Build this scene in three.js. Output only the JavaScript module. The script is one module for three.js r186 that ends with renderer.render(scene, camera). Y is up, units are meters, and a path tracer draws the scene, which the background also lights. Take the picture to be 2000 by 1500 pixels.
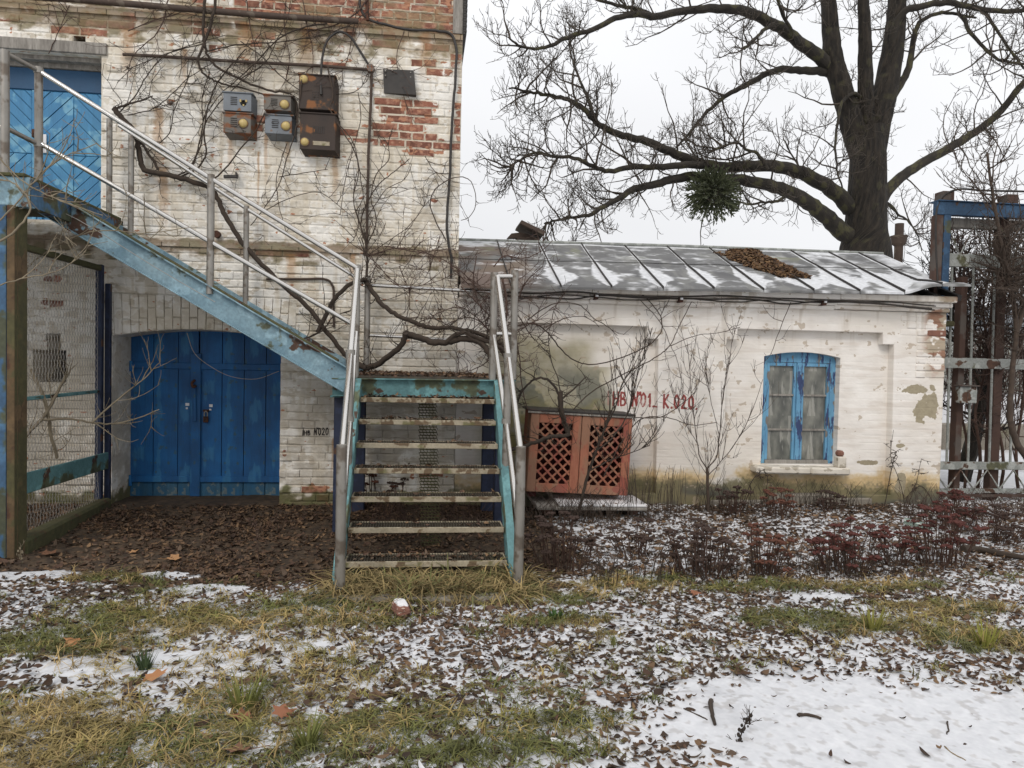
import * as THREE from 'three';

// ---------------------------------------------------------------- camera, sky, sun, exposure
const scene = new THREE.Scene();
const camera = new THREE.PerspectiveCamera(54.0, 4 / 3, 0.05, 400);
const yaw = 6.8 * Math.PI / 180, pitch = -1.8 * Math.PI / 180, roll = 1.25 * Math.PI / 180;
camera.position.set(0, 1.55, 7.75);
camera.lookAt(Math.sin(yaw) * Math.cos(pitch), 1.55 + Math.sin(pitch), 7.75 - Math.cos(yaw) * Math.cos(pitch));
camera.rotateZ(roll);
const renderer = new THREE.WebGLRenderer({ antialias: true });
renderer.toneMapping = THREE.LinearToneMapping;
renderer.toneMappingExposure = 1.07;
renderer.shadowMap.enabled = true;

// overcast sky: a smooth cloud layer, a little brighter towards the zenith
{
  const w = 256, h = 128, d = new Float32Array(w * h * 4);
  for (let j = 0; j < h; j++) {
    const el = ((j + 0.5) / h - 0.5) * Math.PI, s = Math.max(0, Math.sin(el));
    for (let i = 0; i < w; i++) {
      const a = (i + 0.5) / w * Math.PI * 2;
      const cloud = 1 + 0.03 * Math.sin(a * 3 + s * 5) + 0.025 * Math.sin(a * 7 - s * 11 + 1.3) + 0.02 * Math.sin(a * 17 + s * 23) * Math.sin(s * 31 + a * 5);
      const L = (0.78 + 0.34 * s) * cloud, k = (j * w + i) * 4;
      d[k] = L * 0.985; d[k + 1] = L * 0.995; d[k + 2] = L * 1.02; d[k + 3] = 1;
    }
  }
  const t = new THREE.DataTexture(d, w, h, THREE.RGBAFormat, THREE.FloatType);
  t.mapping = THREE.EquirectangularReflectionMapping; t.magFilter = t.minFilter = THREE.LinearFilter; t.needsUpdate = true;
  scene.background = t; scene.environment = t;
}
const sun = new THREE.DirectionalLight(0xfff6ec, 1.2);
sun.position.set(-4, 9, 10); sun.target.position.set(1, 0, 0);
sun.castShadow = true; sun.shadow.radius = 40; sun.shadow.mapSize.set(2048, 2048);
Object.assign(sun.shadow.camera, { left: -14, right: 14, top: 12, bottom: -12, near: 0.5, far: 50 });
scene.add(sun, sun.target);

// ---------------------------------------------------------------- helpers
function rng(seed) { let a = seed >>> 0; return () => { a = (a + 0x6D2B79F5) | 0; let t = Math.imul(a ^ (a >>> 15), 1 | a); t = (t + Math.imul(t ^ (t >>> 7), 61 | t)) ^ t; return ((t ^ (t >>> 14)) >>> 0) / 4294967296; }; }
const clamp = (v, a = 0, b = 1) => v < a ? a : v > b ? b : v;
const lerp = (a, b, t) => a + (b - a) * t;
const sstep = (a, b, v) => { const t = clamp((v - a) / (b - a)); return t * t * (3 - 2 * t); };
function hash(x, y, s) { let h = Math.imul(x, 374761393) ^ Math.imul(y, 668265263) ^ Math.imul(s, 2147483647 - 1013); h = Math.imul(h ^ (h >>> 13), 1274126177); return ((h ^ (h >>> 16)) >>> 0) / 4294967296; }
function vnoise(x, y, s = 0, px = 0, py = 0) {   // value noise, periodic when px, py are given
  const xi = Math.floor(x), yi = Math.floor(y); let fx = x - xi, fy = y - yi; fx = fx * fx * (3 - 2 * fx); fy = fy * fy * (3 - 2 * fy);
  const m = (v, p) => p ? ((v % p) + p) % p : v, x0 = m(xi, px), x1 = m(xi + 1, px), y0 = m(yi, py), y1 = m(yi + 1, py);
  return lerp(lerp(hash(x0, y0, s), hash(x1, y0, s), fx), lerp(hash(x0, y1, s), hash(x1, y1, s), fx), fy);
}
function fbm(x, y, s = 0, o = 4, px = 0, py = 0) { let v = 0, a = 0.5, t = 0; for (let i = 0; i < o; i++) { v += a * vnoise(x, y, s + i * 17, px, py); t += a; a *= 0.5; x *= 2; y *= 2; px *= 2; py *= 2; } return v / t; }
const mix3 = (a, b, t) => [a[0] + (b[0] - a[0]) * t, a[1] + (b[1] - a[1]) * t, a[2] + (b[2] - a[2]) * t];

// textures computed per pixel; fn(u, v) gives sRGB bytes [r, g, b], v = 0 at the bottom
function tex(w, h, fn, data = false) {
  const d = new Uint8Array(w * h * 4);
  for (let j = 0; j < h; j++) for (let i = 0; i < w; i++) { const c = fn((i + 0.5) / w, (j + 0.5) / h), k = (j * w + i) * 4; d[k] = clamp(c[0], 0, 255); d[k + 1] = clamp(c[1], 0, 255); d[k + 2] = clamp(c[2], 0, 255); d[k + 3] = 255; }
  const t = new THREE.DataTexture(d, w, h); t.wrapS = t.wrapT = THREE.RepeatWrapping; t.magFilter = THREE.LinearFilter; t.minFilter = THREE.LinearMipmapLinearFilter; t.generateMipmaps = true;
  if (!data) t.colorSpace = THREE.SRGBColorSpace; t.needsUpdate = true; return t;
}
// a tiling texture of given real size (metres); fn(n, u, v) with n(freq, seed, octaves, stretch) periodic noise
function tile(px, size, fn, data) {
  const t = tex(px, px, (u, v) => { const c = fn((f, s, o = 3, sy = 1) => fbm(u * f, v * f * sy, s, o, f, f * sy), u, v), l = 0.3 * c[0] + 0.59 * c[1] + 0.11 * c[2]; return c.map(q => l + (q - l) * 0.78); }, data);
  t.repeat.set(1 / size, 1 / size); return t;
}
function mat(o) { const m = new THREE.MeshPhysicalMaterial({ roughness: 0.8, metalness: 0, side: THREE.DoubleSide, ...o }); return m; }

// a mesh builder: positions, normals, uv in metres, optional colours
class MB {
  constructor(col = false) { this.p = []; this.n = []; this.t = []; this.i = []; this.c = col ? [] : null; }
  v(x, y, z, nx, ny, nz, u, w, c) { this.p.push(x, y, z); this.n.push(nx, ny, nz); this.t.push(u, w); if (this.c) this.c.push(...(c || [1, 1, 1])); return this.p.length / 3 - 1; }
  // convex flat polygon, uv by its main axis
  poly(pts, c) {
    const a = pts[0], b = pts[1], d = pts[2]; let e = [b[0] - a[0], b[1] - a[1], b[2] - a[2]], f = [d[0] - a[0], d[1] - a[1], d[2] - a[2]];
    let n = [e[1] * f[2] - e[2] * f[1], e[2] * f[0] - e[0] * f[2], e[0] * f[1] - e[1] * f[0]]; const l = Math.hypot(...n) || 1; n = n.map(v => v / l);
    const ax = Math.abs(n[0]) > Math.abs(n[1]) && Math.abs(n[0]) > Math.abs(n[2]) ? 0 : Math.abs(n[1]) > Math.abs(n[2]) ? 1 : 2, s = this.p.length / 3;
    for (const q of pts) this.v(q[0], q[1], q[2], n[0], n[1], n[2], ax === 0 ? q[2] : q[0], ax === 1 ? q[2] : q[1], c);
    for (let k = 1; k < pts.length - 1; k++) this.i.push(s, s + k, s + k + 1);
    return this;
  }
  // a bar with chamfered edges; m is an optional Matrix4
  box(x0, x1, y0, y1, z0, z1, ch = 0.004, m = null, c) {
    ch = Math.min(ch, (x1 - x0) * 0.3, (y1 - y0) * 0.3, (z1 - z0) * 0.3);
    const X = [x0, x1], Y = [y0, y1], Z = [z0, z1], s = [1, -1];
    const P = (i, j, k, ax) => { const q = [X[i] + (ax === 0 ? 0 : s[i] * ch), Y[j] + (ax === 1 ? 0 : s[j] * ch), Z[k] + (ax === 2 ? 0 : s[k] * ch)]; if (m) { const w = new THREE.Vector3(...q).applyMatrix4(m); return [w.x, w.y, w.z]; } return q; };
    const put = (a, cx) => { // orient outwards
      this.poly(a, c); };
    const O = (pts, d) => { // fix winding against direction d (in the box's own axes)
      const w = new THREE.Vector3(...d); if (m) w.transformDirection(m);
      const [a, b, e] = pts; const n = [(b[1] - a[1]) * (e[2] - a[2]) - (b[2] - a[2]) * (e[1] - a[1]), (b[2] - a[2]) * (e[0] - a[0]) - (b[0] - a[0]) * (e[2] - a[2]), (b[0] - a[0]) * (e[1] - a[1]) - (b[1] - a[1]) * (e[0] - a[0])];
      put(n[0] * w.x + n[1] * w.y + n[2] * w.z < 0 ? pts.slice().reverse() : pts);
    };
    for (let i = 0; i < 2; i++) { const d = i ? 1 : -1;
      O([P(i, 0, 0, 0), P(i, 1, 0, 0), P(i, 1, 1, 0), P(i, 0, 1, 0)], [d, 0, 0]);
      O([P(0, i, 0, 1), P(1, i, 0, 1), P(1, i, 1, 1), P(0, i, 1, 1)], [0, d, 0]);
      O([P(0, 0, i, 2), P(1, 0, i, 2), P(1, 1, i, 2), P(0, 1, i, 2)], [0, 0, d]); }
    if (ch > 0) {
      for (let i = 0; i < 2; i++) for (let j = 0; j < 2; j++) { const a = i ? 1 : -1, b = j ? 1 : -1;
        O([P(i, j, 0, 0), P(i, j, 1, 0), P(i, j, 1, 1), P(i, j, 0, 1)], [a, b, 0]);
        O([P(i, 0, j, 0), P(i, 1, j, 0), P(i, 1, j, 2), P(i, 0, j, 2)], [a, 0, b]);
        O([P(0, i, j, 1), P(1, i, j, 1), P(1, i, j, 2), P(0, i, j, 2)], [0, a, b]);
        for (let k = 0; k < 2; k++) O([P(i, j, k, 0), P(i, j, k, 1), P(i, j, k, 2)], [a, b, k ? 1 : -1]); }
    }
    return this;
  }
  // a bar of section w x h between two points (h along 'up')
  bar(a, b, w, h, ch = 0.003, up = [0, 1, 0], c) {
    const A = new THREE.Vector3(...a), B = new THREE.Vector3(...b), d = B.clone().sub(A), L = d.length(); d.normalize();
    let s = new THREE.Vector3(...up).cross(d); if (s.length() < 1e-4) s.set(1, 0, 0); s.normalize(); const u = d.clone().cross(s);
    const m = new THREE.Matrix4().makeBasis(s, u, d).setPosition(A);
    return this.box(-w / 2, w / 2, -h / 2, h / 2, 0, L, ch, m, c);
  }
  // a tapering tube through points; r a number or function of t
  tube(pts, r, sides = 8, c, cap = true) {
    const R = typeof r === 'function' ? r : () => r, n = pts.length, P = pts.map(q => new THREE.Vector3(...q)); let s0 = this.p.length / 3, len = 0, S = null;
    for (let k = 0; k < n; k++) {
      const d = P[Math.min(n - 1, k + 1)].clone().sub(P[Math.max(0, k - 1)]).normalize();
      if (!S) { S = new THREE.Vector3(0, 1, 0); if (Math.abs(d.y) > 0.9) S.set(1, 0, 0); }
      S.sub(d.clone().multiplyScalar(S.dot(d))); if (S.length() < 1e-4) S.set(d.y, d.z, d.x).cross(d); S.normalize(); const T = d.clone().cross(S);
      if (k) len += P[k].distanceTo(P[k - 1]);
      const rr = R(k / (n - 1));
      for (let j = 0; j <= sides; j++) { const a = j / sides * Math.PI * 2, ca = Math.cos(a), sa = Math.sin(a); const nx = S.x * ca + T.x * sa, ny = S.y * ca + T.y * sa, nz = S.z * ca + T.z * sa;
        this.v(P[k].x + nx * rr, P[k].y + ny * rr, P[k].z + nz * rr, nx, ny, nz, j / sides * Math.PI * 2 * rr, len, c); }
      if (k) for (let j = 0; j < sides; j++) { const a = s0 + (k - 1) * (sides + 1) + j, b = a + sides + 1; this.i.push(a, a + 1, b, a + 1, b + 1, b); }
    }
    if (cap) for (const k of [0, n - 1]) { const d = (k ? P[k].clone().sub(P[k - 1]) : P[0].clone().sub(P[1])).normalize(), q = this.p.length / 3, base = s0 + k * (sides + 1); if (R(k ? 1 : 0) < 0.004) continue;
      for (let j = 0; j < sides; j++) this.v(this.p[(base + j) * 3], this.p[(base + j) * 3 + 1], this.p[(base + j) * 3 + 2], d.x, d.y, d.z, j * 0.01, 0, c);
      for (let j = 1; j < sides - 1; j++) k ? this.i.push(q, q + j, q + j + 1) : this.i.push(q, q + j + 1, q + j); }
    return this;
  }
  // an extruded outline in the x-y plane (counter-clockwise), between z0 and z1, with a small bevel at the front
  slab(pts, z0, z1, bev = 0.003, c) {
    let ar = 0; for (let k = 0; k < pts.length; k++) { const a = pts[k], b = pts[(k + 1) % pts.length]; ar += a[0] * b[1] - a[1] * b[0]; } if (ar < 0) pts = pts.slice().reverse();
    const n = pts.length, cx = pts.reduce((s, q) => s + q[0], 0) / n, cy = pts.reduce((s, q) => s + q[1], 0) / n;
    const ins = pts.map(q => { const dx = cx - q[0], dy = cy - q[1], l = Math.hypot(dx, dy) || 1; return [q[0] + dx / l * bev * 1.3, q[1] + dy / l * bev * 1.3]; });
    this.poly(ins.map(q => [q[0], q[1], z1]), c); this.poly(pts.map(q => [q[0], q[1], z0]).reverse(), c);
    for (let k = 0; k < n; k++) { const a = pts[k], b = pts[(k + 1) % n], ia = ins[k], ib = ins[(k + 1) % n];
      this.poly([[a[0], a[1], z0], [b[0], b[1], z0], [b[0], b[1], z1 - bev], [a[0], a[1], z1 - bev]], c);
      this.poly([[a[0], a[1], z1 - bev], [b[0], b[1], z1 - bev], [ib[0], ib[1], z1], [ia[0], ia[1], z1]], c); }
    return this;
  }
  // any three.js geometry
  geo(g, m) {
    g = g.clone(); if (m) g.applyMatrix4(m); const s = this.p.length / 3, a = g.attributes, t = a.uv;
    for (let k = 0; k < a.position.count; k++) this.v(a.position.getX(k), a.position.getY(k), a.position.getZ(k), a.normal.getX(k), a.normal.getY(k), a.normal.getZ(k), t ? t.getX(k) : 0, t ? t.getY(k) : 0);
    if (g.index) for (const q of g.index.array) this.i.push(s + q); else for (let k = 0; k < a.position.count; k++) this.i.push(s + k);
    return this;
  }
  // rewrite uv to a sheet in the x-y plane
  sheet(x0, y0, w, h) { for (let k = 0; k < this.p.length / 3; k++) { this.t[k * 2] = (this.p[k * 3] - x0) / w; this.t[k * 2 + 1] = (this.p[k * 3 + 1] - y0) / h; } return this; }
  geometry() {
    const g = new THREE.BufferGeometry();
    g.setAttribute('position', new THREE.Float32BufferAttribute(this.p, 3)); g.setAttribute('normal', new THREE.Float32BufferAttribute(this.n, 3)); g.setAttribute('uv', new THREE.Float32BufferAttribute(this.t, 2));
    if (this.c) g.setAttribute('color', new THREE.Float32BufferAttribute(this.c, 3));
    g.setIndex(this.i); return g;
  }
  build(name, material, parent = scene) {
    const m = new THREE.Mesh(this.geometry(), material); m.name = parent === scene ? numbered(name) : name; m.castShadow = m.receiveShadow = true; parent.add(m); return m;
  }
}
const taken = {};
function numbered(n) { const k = taken[n] = (taken[n] ?? -1) + 1; return k ? `${n}_${String(k).padStart(3, '0')}` : n; }
function tag(o, label, category, group, kind) { o.userData = { label, category }; if (group) o.userData.group = group; if (kind) o.userData.kind = kind; return o; }
function thing(name, label, category, group) { const o = new THREE.Group(); o.name = numbered(name); scene.add(o); return tag(o, label, category, group); }
function struct(o) { o.userData = { kind: 'structure' }; return o; }
// smooth curve through points
function curve(pts, per = 5, wob = 0, seed = 1) {
  const c = new THREE.CatmullRomCurve3(pts.map(p => new THREE.Vector3(...p)), false, 'centripetal'), n = Math.max(2, (pts.length - 1) * per), r = rng(seed), out = [];
  for (let k = 0; k <= n; k++) { const q = c.getPoint(k / n); out.push([q.x + (r() - 0.5) * wob, q.y + (r() - 0.5) * wob, q.z + (r() - 0.5) * wob * 0.6]); }
  return out;
}

// ---------------------------------------------------------------- generic procedural materials (uv in metres)
const T = {
  grain: tile(512, 0.5, n => { const v = 128 + 110 * (n(16, 3, 5) - 0.5); return [v, v, v]; }, true),
  woodBump: tile(512, 0.4, n => { const v = 255 * clamp(0.5 + 1.1 * (fbmS(n) - 0.5)); return [v, v, v]; }, true),
};
function fbmS(n) { return 0.65 * n(24, 5, 3, 0.125) + 0.35 * n(64, 9, 2, 0.25); }
// paint on steel with chips, rust, moss: k controls the amounts
function paintSteel(base, dark, k, seed, size = 0.9) {
  return tile(512, size, n => {
    let c = mix3(base, dark, clamp(1.5 * n(4, seed, 4) - 0.3));
    c = mix3(c, base.map(v => v * 1.16 + 10), 0.45 * sstep(0.56, 0.7, n(10, seed + 3, 4)));
    const r = n(5, seed + 40, 5), rf = n(24, seed + 50, 3);
    c = mix3(c, mix3([98, 58, 34], [62, 42, 30], rf), sstep(1 - k.rust, 1.06 - k.rust, r + 0.22 * (rf - 0.5)));
    const g = n(4, seed + 80, 5); c = mix3(c, mix3([92, 88, 46], [62, 62, 36], rf), 0.85 * sstep(1 - k.moss, 1.1 - k.moss, g + 0.25 * (rf - 0.5)));
    const f = 0.9 + 0.2 * n(64, seed + 7, 2); return c.map(v => v * f);
  });
}
const M = {
  tube: mat({ color: new THREE.Color().setRGB(0.62, 0.6, 0.57), metalness: 0.95, roughness: 0.24, roughnessMap: tile(256, 0.3, n => { const v = 150 + 150 * (n(8, 21, 4) - 0.4); return [v, v, v]; }, true) }),
  post: mat({ map: tile(512, 0.6, n => mix3(mix3([164, 160, 152], [128, 122, 113], n(6, 31, 4)), [98, 84, 70], 0.7 * sstep(0.56, 0.72, n(7, 37, 4, 1)))), metalness: 0.55, roughness: 0.48, bumpMap: T.grain, bumpScale: 0.0006 }),
  teal: mat({ map: paintSteel([92, 146, 148], [66, 112, 116], { rust: 0.31, moss: 0.37 }, 3), roughness: 0.72, bumpMap: T.grain, bumpScale: 0.0012 }),
  blueBeam: mat({ map: paintSteel([128, 160, 172], [92, 130, 148], { rust: 0.3, moss: 0.32 }, 11), roughness: 0.7, bumpMap: T.grain, bumpScale: 0.0012 }),
  column: mat({ map: paintSteel([62, 108, 146], [46, 80, 114], { rust: 0.42, moss: 0.42 }, 23, 1.3), roughness: 0.8, bumpMap: T.grain, bumpScale: 0.0015 }),
  rustColumn: mat({ map: paintSteel([98, 74, 44], [72, 58, 36], { rust: 0.45, moss: 0.52 }, 29, 1.1), roughness: 0.9, bumpMap: T.grain, bumpScale: 0.002 }),
  navy: mat({ map: paintSteel([28, 42, 74], [22, 30, 56], { rust: 0.3, moss: 0.3 }, 41), roughness: 0.65, bumpMap: T.grain, bumpScale: 0.001 }),
  mossBeam: mat({ map: paintSteel([74, 74, 40], [54, 58, 34], { rust: 0.45, moss: 0.7 }, 47, 0.6), roughness: 0.95, bumpMap: T.grain, bumpScale: 0.006 }),
  doorBlue: mat({ map: tile(512, 0.7, n => { let c = mix3([0, 104, 182], [0, 76, 138], clamp(1.9 * n(3, 61, 5) - 0.45)); c = mix3(c, [52, 128, 180], 0.55 * sstep(0.56, 0.68, n(9, 63, 4, 0.33))); c = mix3(c, [62, 84, 92], 0.6 * sstep(0.68, 0.74, n(14, 67, 4))); const f = 0.9 + 0.22 * fbmS(n); return c.map(v => v * f); }), roughness: 0.62, bumpMap: T.woodBump, bumpScale: 0.0018 }),
  doorScuffed: mat({ map: tile(512, 0.5, n => { let c = mix3([22, 92, 138], [58, 96, 116], clamp(2.2 * n(5, 65, 5) - 0.6)); return mix3(c, [120, 122, 116], 0.7 * sstep(0.6, 0.66, n(12, 69, 4))).map(v => v * (0.85 + 0.3 * fbmS(n))); }), roughness: 0.75, bumpMap: T.woodBump, bumpScale: 0.003 }),
  doorPale: mat({ map: tile(512, 0.8, n => { let c = mix3([62, 146, 194], [40, 120, 176], n(3, 71, 4)); c = mix3(c, [126, 184, 206], 0.6 * sstep(0.54, 0.7, n(8, 73, 5))); const f = 0.9 + 0.2 * fbmS(n); return c.map(v => v * f); }), roughness: 0.6, bumpMap: T.woodBump, bumpScale: 0.002 }),
  doorDark: mat({ map: tile(256, 0.8, n => mix3([22, 84, 130], [18, 68, 110], n(4, 75, 4))), roughness: 0.6, bumpMap: T.woodBump, bumpScale: 0.002 }),
  frameBlue: mat({ map: tile(512, 0.5, n => { let c = mix3([104, 172, 208], [74, 140, 188], n(4, 81, 4, 0.5)); const f = fbmS(n); c = mix3(c, [44, 62, 110], sstep(0.6, 0.68, 0.6 * f + 0.4 * n(5, 83, 4, 0.5) + 0.06)); c = mix3(c, [118, 112, 104], sstep(0.66, 0.72, n(11, 87, 4, 0.3))); return c.map(v => v * (0.88 + 0.24 * f)); }), roughness: 0.7, bumpMap: T.woodBump, bumpScale: 0.003 }),
  greyWood: mat({ map: tile(512, 0.6, n => { const f = fbmS(n); return mix3([112, 106, 98], [164, 158, 148], clamp(f * 1.5 - 0.3 + 0.4 * (n(4, 91, 3) - 0.5))); }), roughness: 0.9, bumpMap: T.woodBump, bumpScale: 0.004 }),
  redWood: mat({ map: tile(512, 0.6, n => { const f = fbmS(n); let c = mix3([158, 84, 58], [186, 112, 80], clamp(1.4 * f - 0.2)); c = mix3(c, [150, 112, 84], 0.7 * sstep(0.54, 0.68, n(5, 93, 4, 0.5))); return mix3(c, [160, 64, 56], 0.5 * sstep(0.66, 0.74, n(6, 97, 4))); }), roughness: 0.85, bumpMap: T.woodBump, bumpScale: 0.003 }),
  darkRed: mat({ map: tile(256, 0.6, n => mix3([70, 24, 22], [96, 36, 30], n(6, 99, 4))), roughness: 0.85 }),
  tread: mat({ map: tile(512, 0.5, n => { let c = mix3([176, 164, 138], [138, 124, 98], n(6, 101, 4)); c = mix3(c, [94, 70, 44], 0.8 * sstep(0.56, 0.66, n(8, 103, 5))); c = mix3(c, [96, 92, 48], 0.7 * sstep(0.6, 0.7, n(5, 107, 5))); return c.map(v => v * (0.9 + 0.2 * n(48, 109, 2))); }), roughness: 0.85, bumpMap: T.grain, bumpScale: 0.002 }),
  grating: mat({ map: tile(256, 0.4, n => mix3([84, 76, 60], [56, 48, 38], n(8, 111, 4))), roughness: 0.85, metalness: 0.2 }),
  rust: mat({ map: tile(512, 0.5, n => mix3(mix3([64, 38, 28], [112, 62, 38], n(6, 121, 5)), [44, 32, 28], sstep(0.5, 0.7, n(10, 123, 4)))), roughness: 0.92, bumpMap: T.grain, bumpScale: 0.002 }),
  boxGrey: mat({ map: tile(256, 0.5, n => mix3(mix3([122, 130, 138], [98, 104, 110], n(5, 131, 4)), [122, 76, 42], sstep(0.62, 0.72, n(5, 133, 5)))), roughness: 0.55, metalness: 0.25, bumpMap: T.grain, bumpScale: 0.0006 }),
  boxRust: mat({ map: tile(256, 0.5, n => mix3(mix3([122, 116, 106], [96, 90, 84], n(5, 135, 4)), [134, 74, 38], sstep(0.46, 0.58, n(4, 137, 5)))), roughness: 0.7, metalness: 0.2, bumpMap: T.grain, bumpScale: 0.001 }),
  boxBrown: mat({ map: tile(256, 0.5, n => mix3(mix3([74, 58, 48], [54, 46, 42], n(4, 141, 5)), [138, 82, 38], sstep(0.6, 0.72, n(4, 143, 5)))), roughness: 0.75, metalness: 0.2, bumpMap: T.grain, bumpScale: 0.0012 }),
  knob: mat({ map: tile(128, 0.1, n => mix3([206, 182, 104], [170, 138, 66], n(6, 151, 4))), roughness: 0.4 }),
  black: mat({ map: tile(128, 0.3, n => mix3([34, 31, 29], [58, 52, 47], n(8, 153, 4))), roughness: 0.6 }),
  cable: mat({ map: tile(128, 0.3, n => mix3([44, 38, 33], [72, 62, 54], n(8, 155, 4))), roughness: 0.7 }),
  pipe: mat({ map: tile(256, 0.4, n => mix3(mix3([86, 66, 52], [62, 48, 40], n(6, 157, 4)), [112, 100, 84], 0.7 * sstep(0.55, 0.7, n(5, 159, 4)))), roughness: 0.8, bumpMap: T.grain, bumpScale: 0.001 }),
  vine: mat({ map: tile(256, 0.3, n => mix3([80, 64, 50], [44, 36, 29], n(10, 161, 4, 0.5))), roughness: 0.95, bumpMap: T.woodBump, bumpScale: 0.005 }),
  twig: mat({ map: tile(128, 0.3, n => mix3([88, 70, 55], [58, 46, 38], n(8, 163, 3))), roughness: 0.9 }),
  redTwig: mat({ map: tile(128, 0.3, n => mix3([96, 68, 54], [66, 47, 40], n(8, 165, 3))), roughness: 0.9 }),
  paleTwig: mat({ map: tile(128, 0.3, n => mix3([150, 136, 108], [112, 98, 76], n(8, 167, 3))), roughness: 0.9 }),
  bark: mat({ map: tile(512, 1.2, n => { const f = n(24, 171, 4, 0.25); let c = mix3([24, 20, 16], [54, 46, 36], clamp(1.7 * f - 0.35)); c = mix3(c, [78, 76, 44], 0.45 * sstep(0.58, 0.72, n(5, 173, 5))); return c; }), roughness: 0.97, bumpMap: tile(512, 1.2, n => { const v = 255 * clamp(1.7 * n(24, 171, 4, 0.25) - 0.35); return [v, v, v]; }, true), bumpScale: 0.035 }),
  limb: mat({ map: tile(256, 0.8, n => mix3(mix3([32, 28, 23], [60, 53, 43], n(12, 175, 4, 0.5)), [92, 90, 46], 0.55 * sstep(0.56, 0.7, n(4, 177, 5)))), roughness: 0.95, bumpMap: T.woodBump, bumpScale: 0.01 }),
  treeTwig: mat({ map: tile(128, 0.8, n => mix3([60, 52, 44], [86, 75, 62], n(6, 179, 3))), roughness: 0.95 }),
  mistletoe: mat({ map: tile(128, 0.3, n => mix3([52, 62, 32], [78, 84, 44], n(6, 181, 3))), roughness: 0.8, transmission: 0.15 }),
  limewash: mat({ map: tile(512, 0.7, n => { let c = mix3([222, 214, 200], [196, 186, 168], n(5, 197, 5)); return mix3(c, [150, 138, 116], 0.7 * sstep(0.58, 0.68, n(9, 199, 4))); }), roughness: 0.95, bumpMap: T.grain, bumpScale: 0.006 }),
  concrete: mat({ map: tile(512, 0.8, n => { let c = mix3([150, 142, 128], [112, 104, 92], n(5, 191, 5)); c = mix3(c, [84, 80, 52], 0.5 * sstep(0.55, 0.7, n(4, 193, 5))); return c.map(v => v * (0.88 + 0.24 * n(64, 195, 2))); }), roughness: 0.95, bumpMap: T.grain, bumpScale: 0.004 }),
  brick: mat({ map: tile(256, 0.3, n => mix3(mix3([150, 96, 76], [118, 76, 62], n(5, 201, 4)), [206, 190, 172], 0.85 * sstep(0.6, 0.68, n(6, 203, 5)))), roughness: 0.95, bumpMap: T.grain, bumpScale: 0.003 }),
  snow: mat({ map: tile(256, 0.6, n => { const f = 214 + 18 * n(12, 211, 4); return [f, f + 1, f + 3]; }), roughness: 0.9, bumpMap: T.grain, bumpScale: 0.004 }),
  snowBoard: mat({ map: tile(256, 0.6, n => { const f = 212 + 18 * n(9, 213, 4); return mix3([f, f, f + 2], [120, 96, 74], sstep(0.68, 0.74, n(14, 215, 4))); }), roughness: 0.9, bumpMap: T.grain, bumpScale: 0.004 }),
  glassDirty: mat({ map: tile(256, 0.5, n => mix3(mix3([138, 138, 126], [88, 90, 84], clamp(2.2 * n(6, 221, 5, 0.5) - 0.6)), [178, 176, 166], 0.6 * sstep(0.6, 0.66, n(12, 225, 4, 0.17)))), roughness: 0.42, transmission: 0.12, thickness: 0, ior: 1.5, roughnessMap: tile(128, 0.5, n => { const v = 200 * n(6, 223, 4); return [v, v, v]; }, true) }),
  mesh: mat({ color: new THREE.Color().setRGB(0.36, 0.34, 0.31), metalness: 0.6, roughness: 0.55 }),
  gateGrey: mat({ map: paintSteel([150, 153, 148], [122, 126, 120], { rust: 0.33, moss: 0.34 }, 231), roughness: 0.75, bumpMap: T.grain, bumpScale: 0.001 }),
  gateBlue: mat({ map: paintSteel([42, 80, 116], [32, 62, 92], { rust: 0.34, moss: 0.28 }, 233), roughness: 0.7, bumpMap: T.grain, bumpScale: 0.001 }),
  gateRust: mat({ map: tile(256, 0.7, n => mix3(mix3([92, 62, 48], [64, 46, 40], n(5, 235, 5)), [92, 88, 82], 0.7 * sstep(0.48, 0.62, n(4, 237, 4)))), roughness: 0.9, bumpMap: T.grain, bumpScale: 0.002 }),
  sedumStem: mat({ map: tile(128, 0.2, n => mix3([94, 62, 46], [62, 42, 34], n(6, 241, 3))), roughness: 0.9 }),
  sedumHead: mat({ map: tile(128, 0.06, n => mix3([108, 48, 38], [70, 34, 29], n(8, 243, 3))), roughness: 0.95 }),
  sedumRust: mat({ map: tile(128, 0.06, n => mix3([118, 64, 42], [78, 44, 32], n(8, 247, 3))), roughness: 0.95 }),
  sedumBrown: mat({ map: tile(128, 0.06, n => mix3([78, 54, 42], [52, 38, 32], n(8, 249, 3))), roughness: 0.95 }),
  straw: mat({ map: tile(128, 0.2, n => mix3([152, 128, 84], [112, 90, 58], n(6, 245, 3))), roughness: 0.9 }),
};
const leafMat = (r, g, b) => mat({ color: new THREE.Color(`rgb(${r},${g},${b})`), roughness: 0.85, transmission: 0, side: THREE.DoubleSide });

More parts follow.
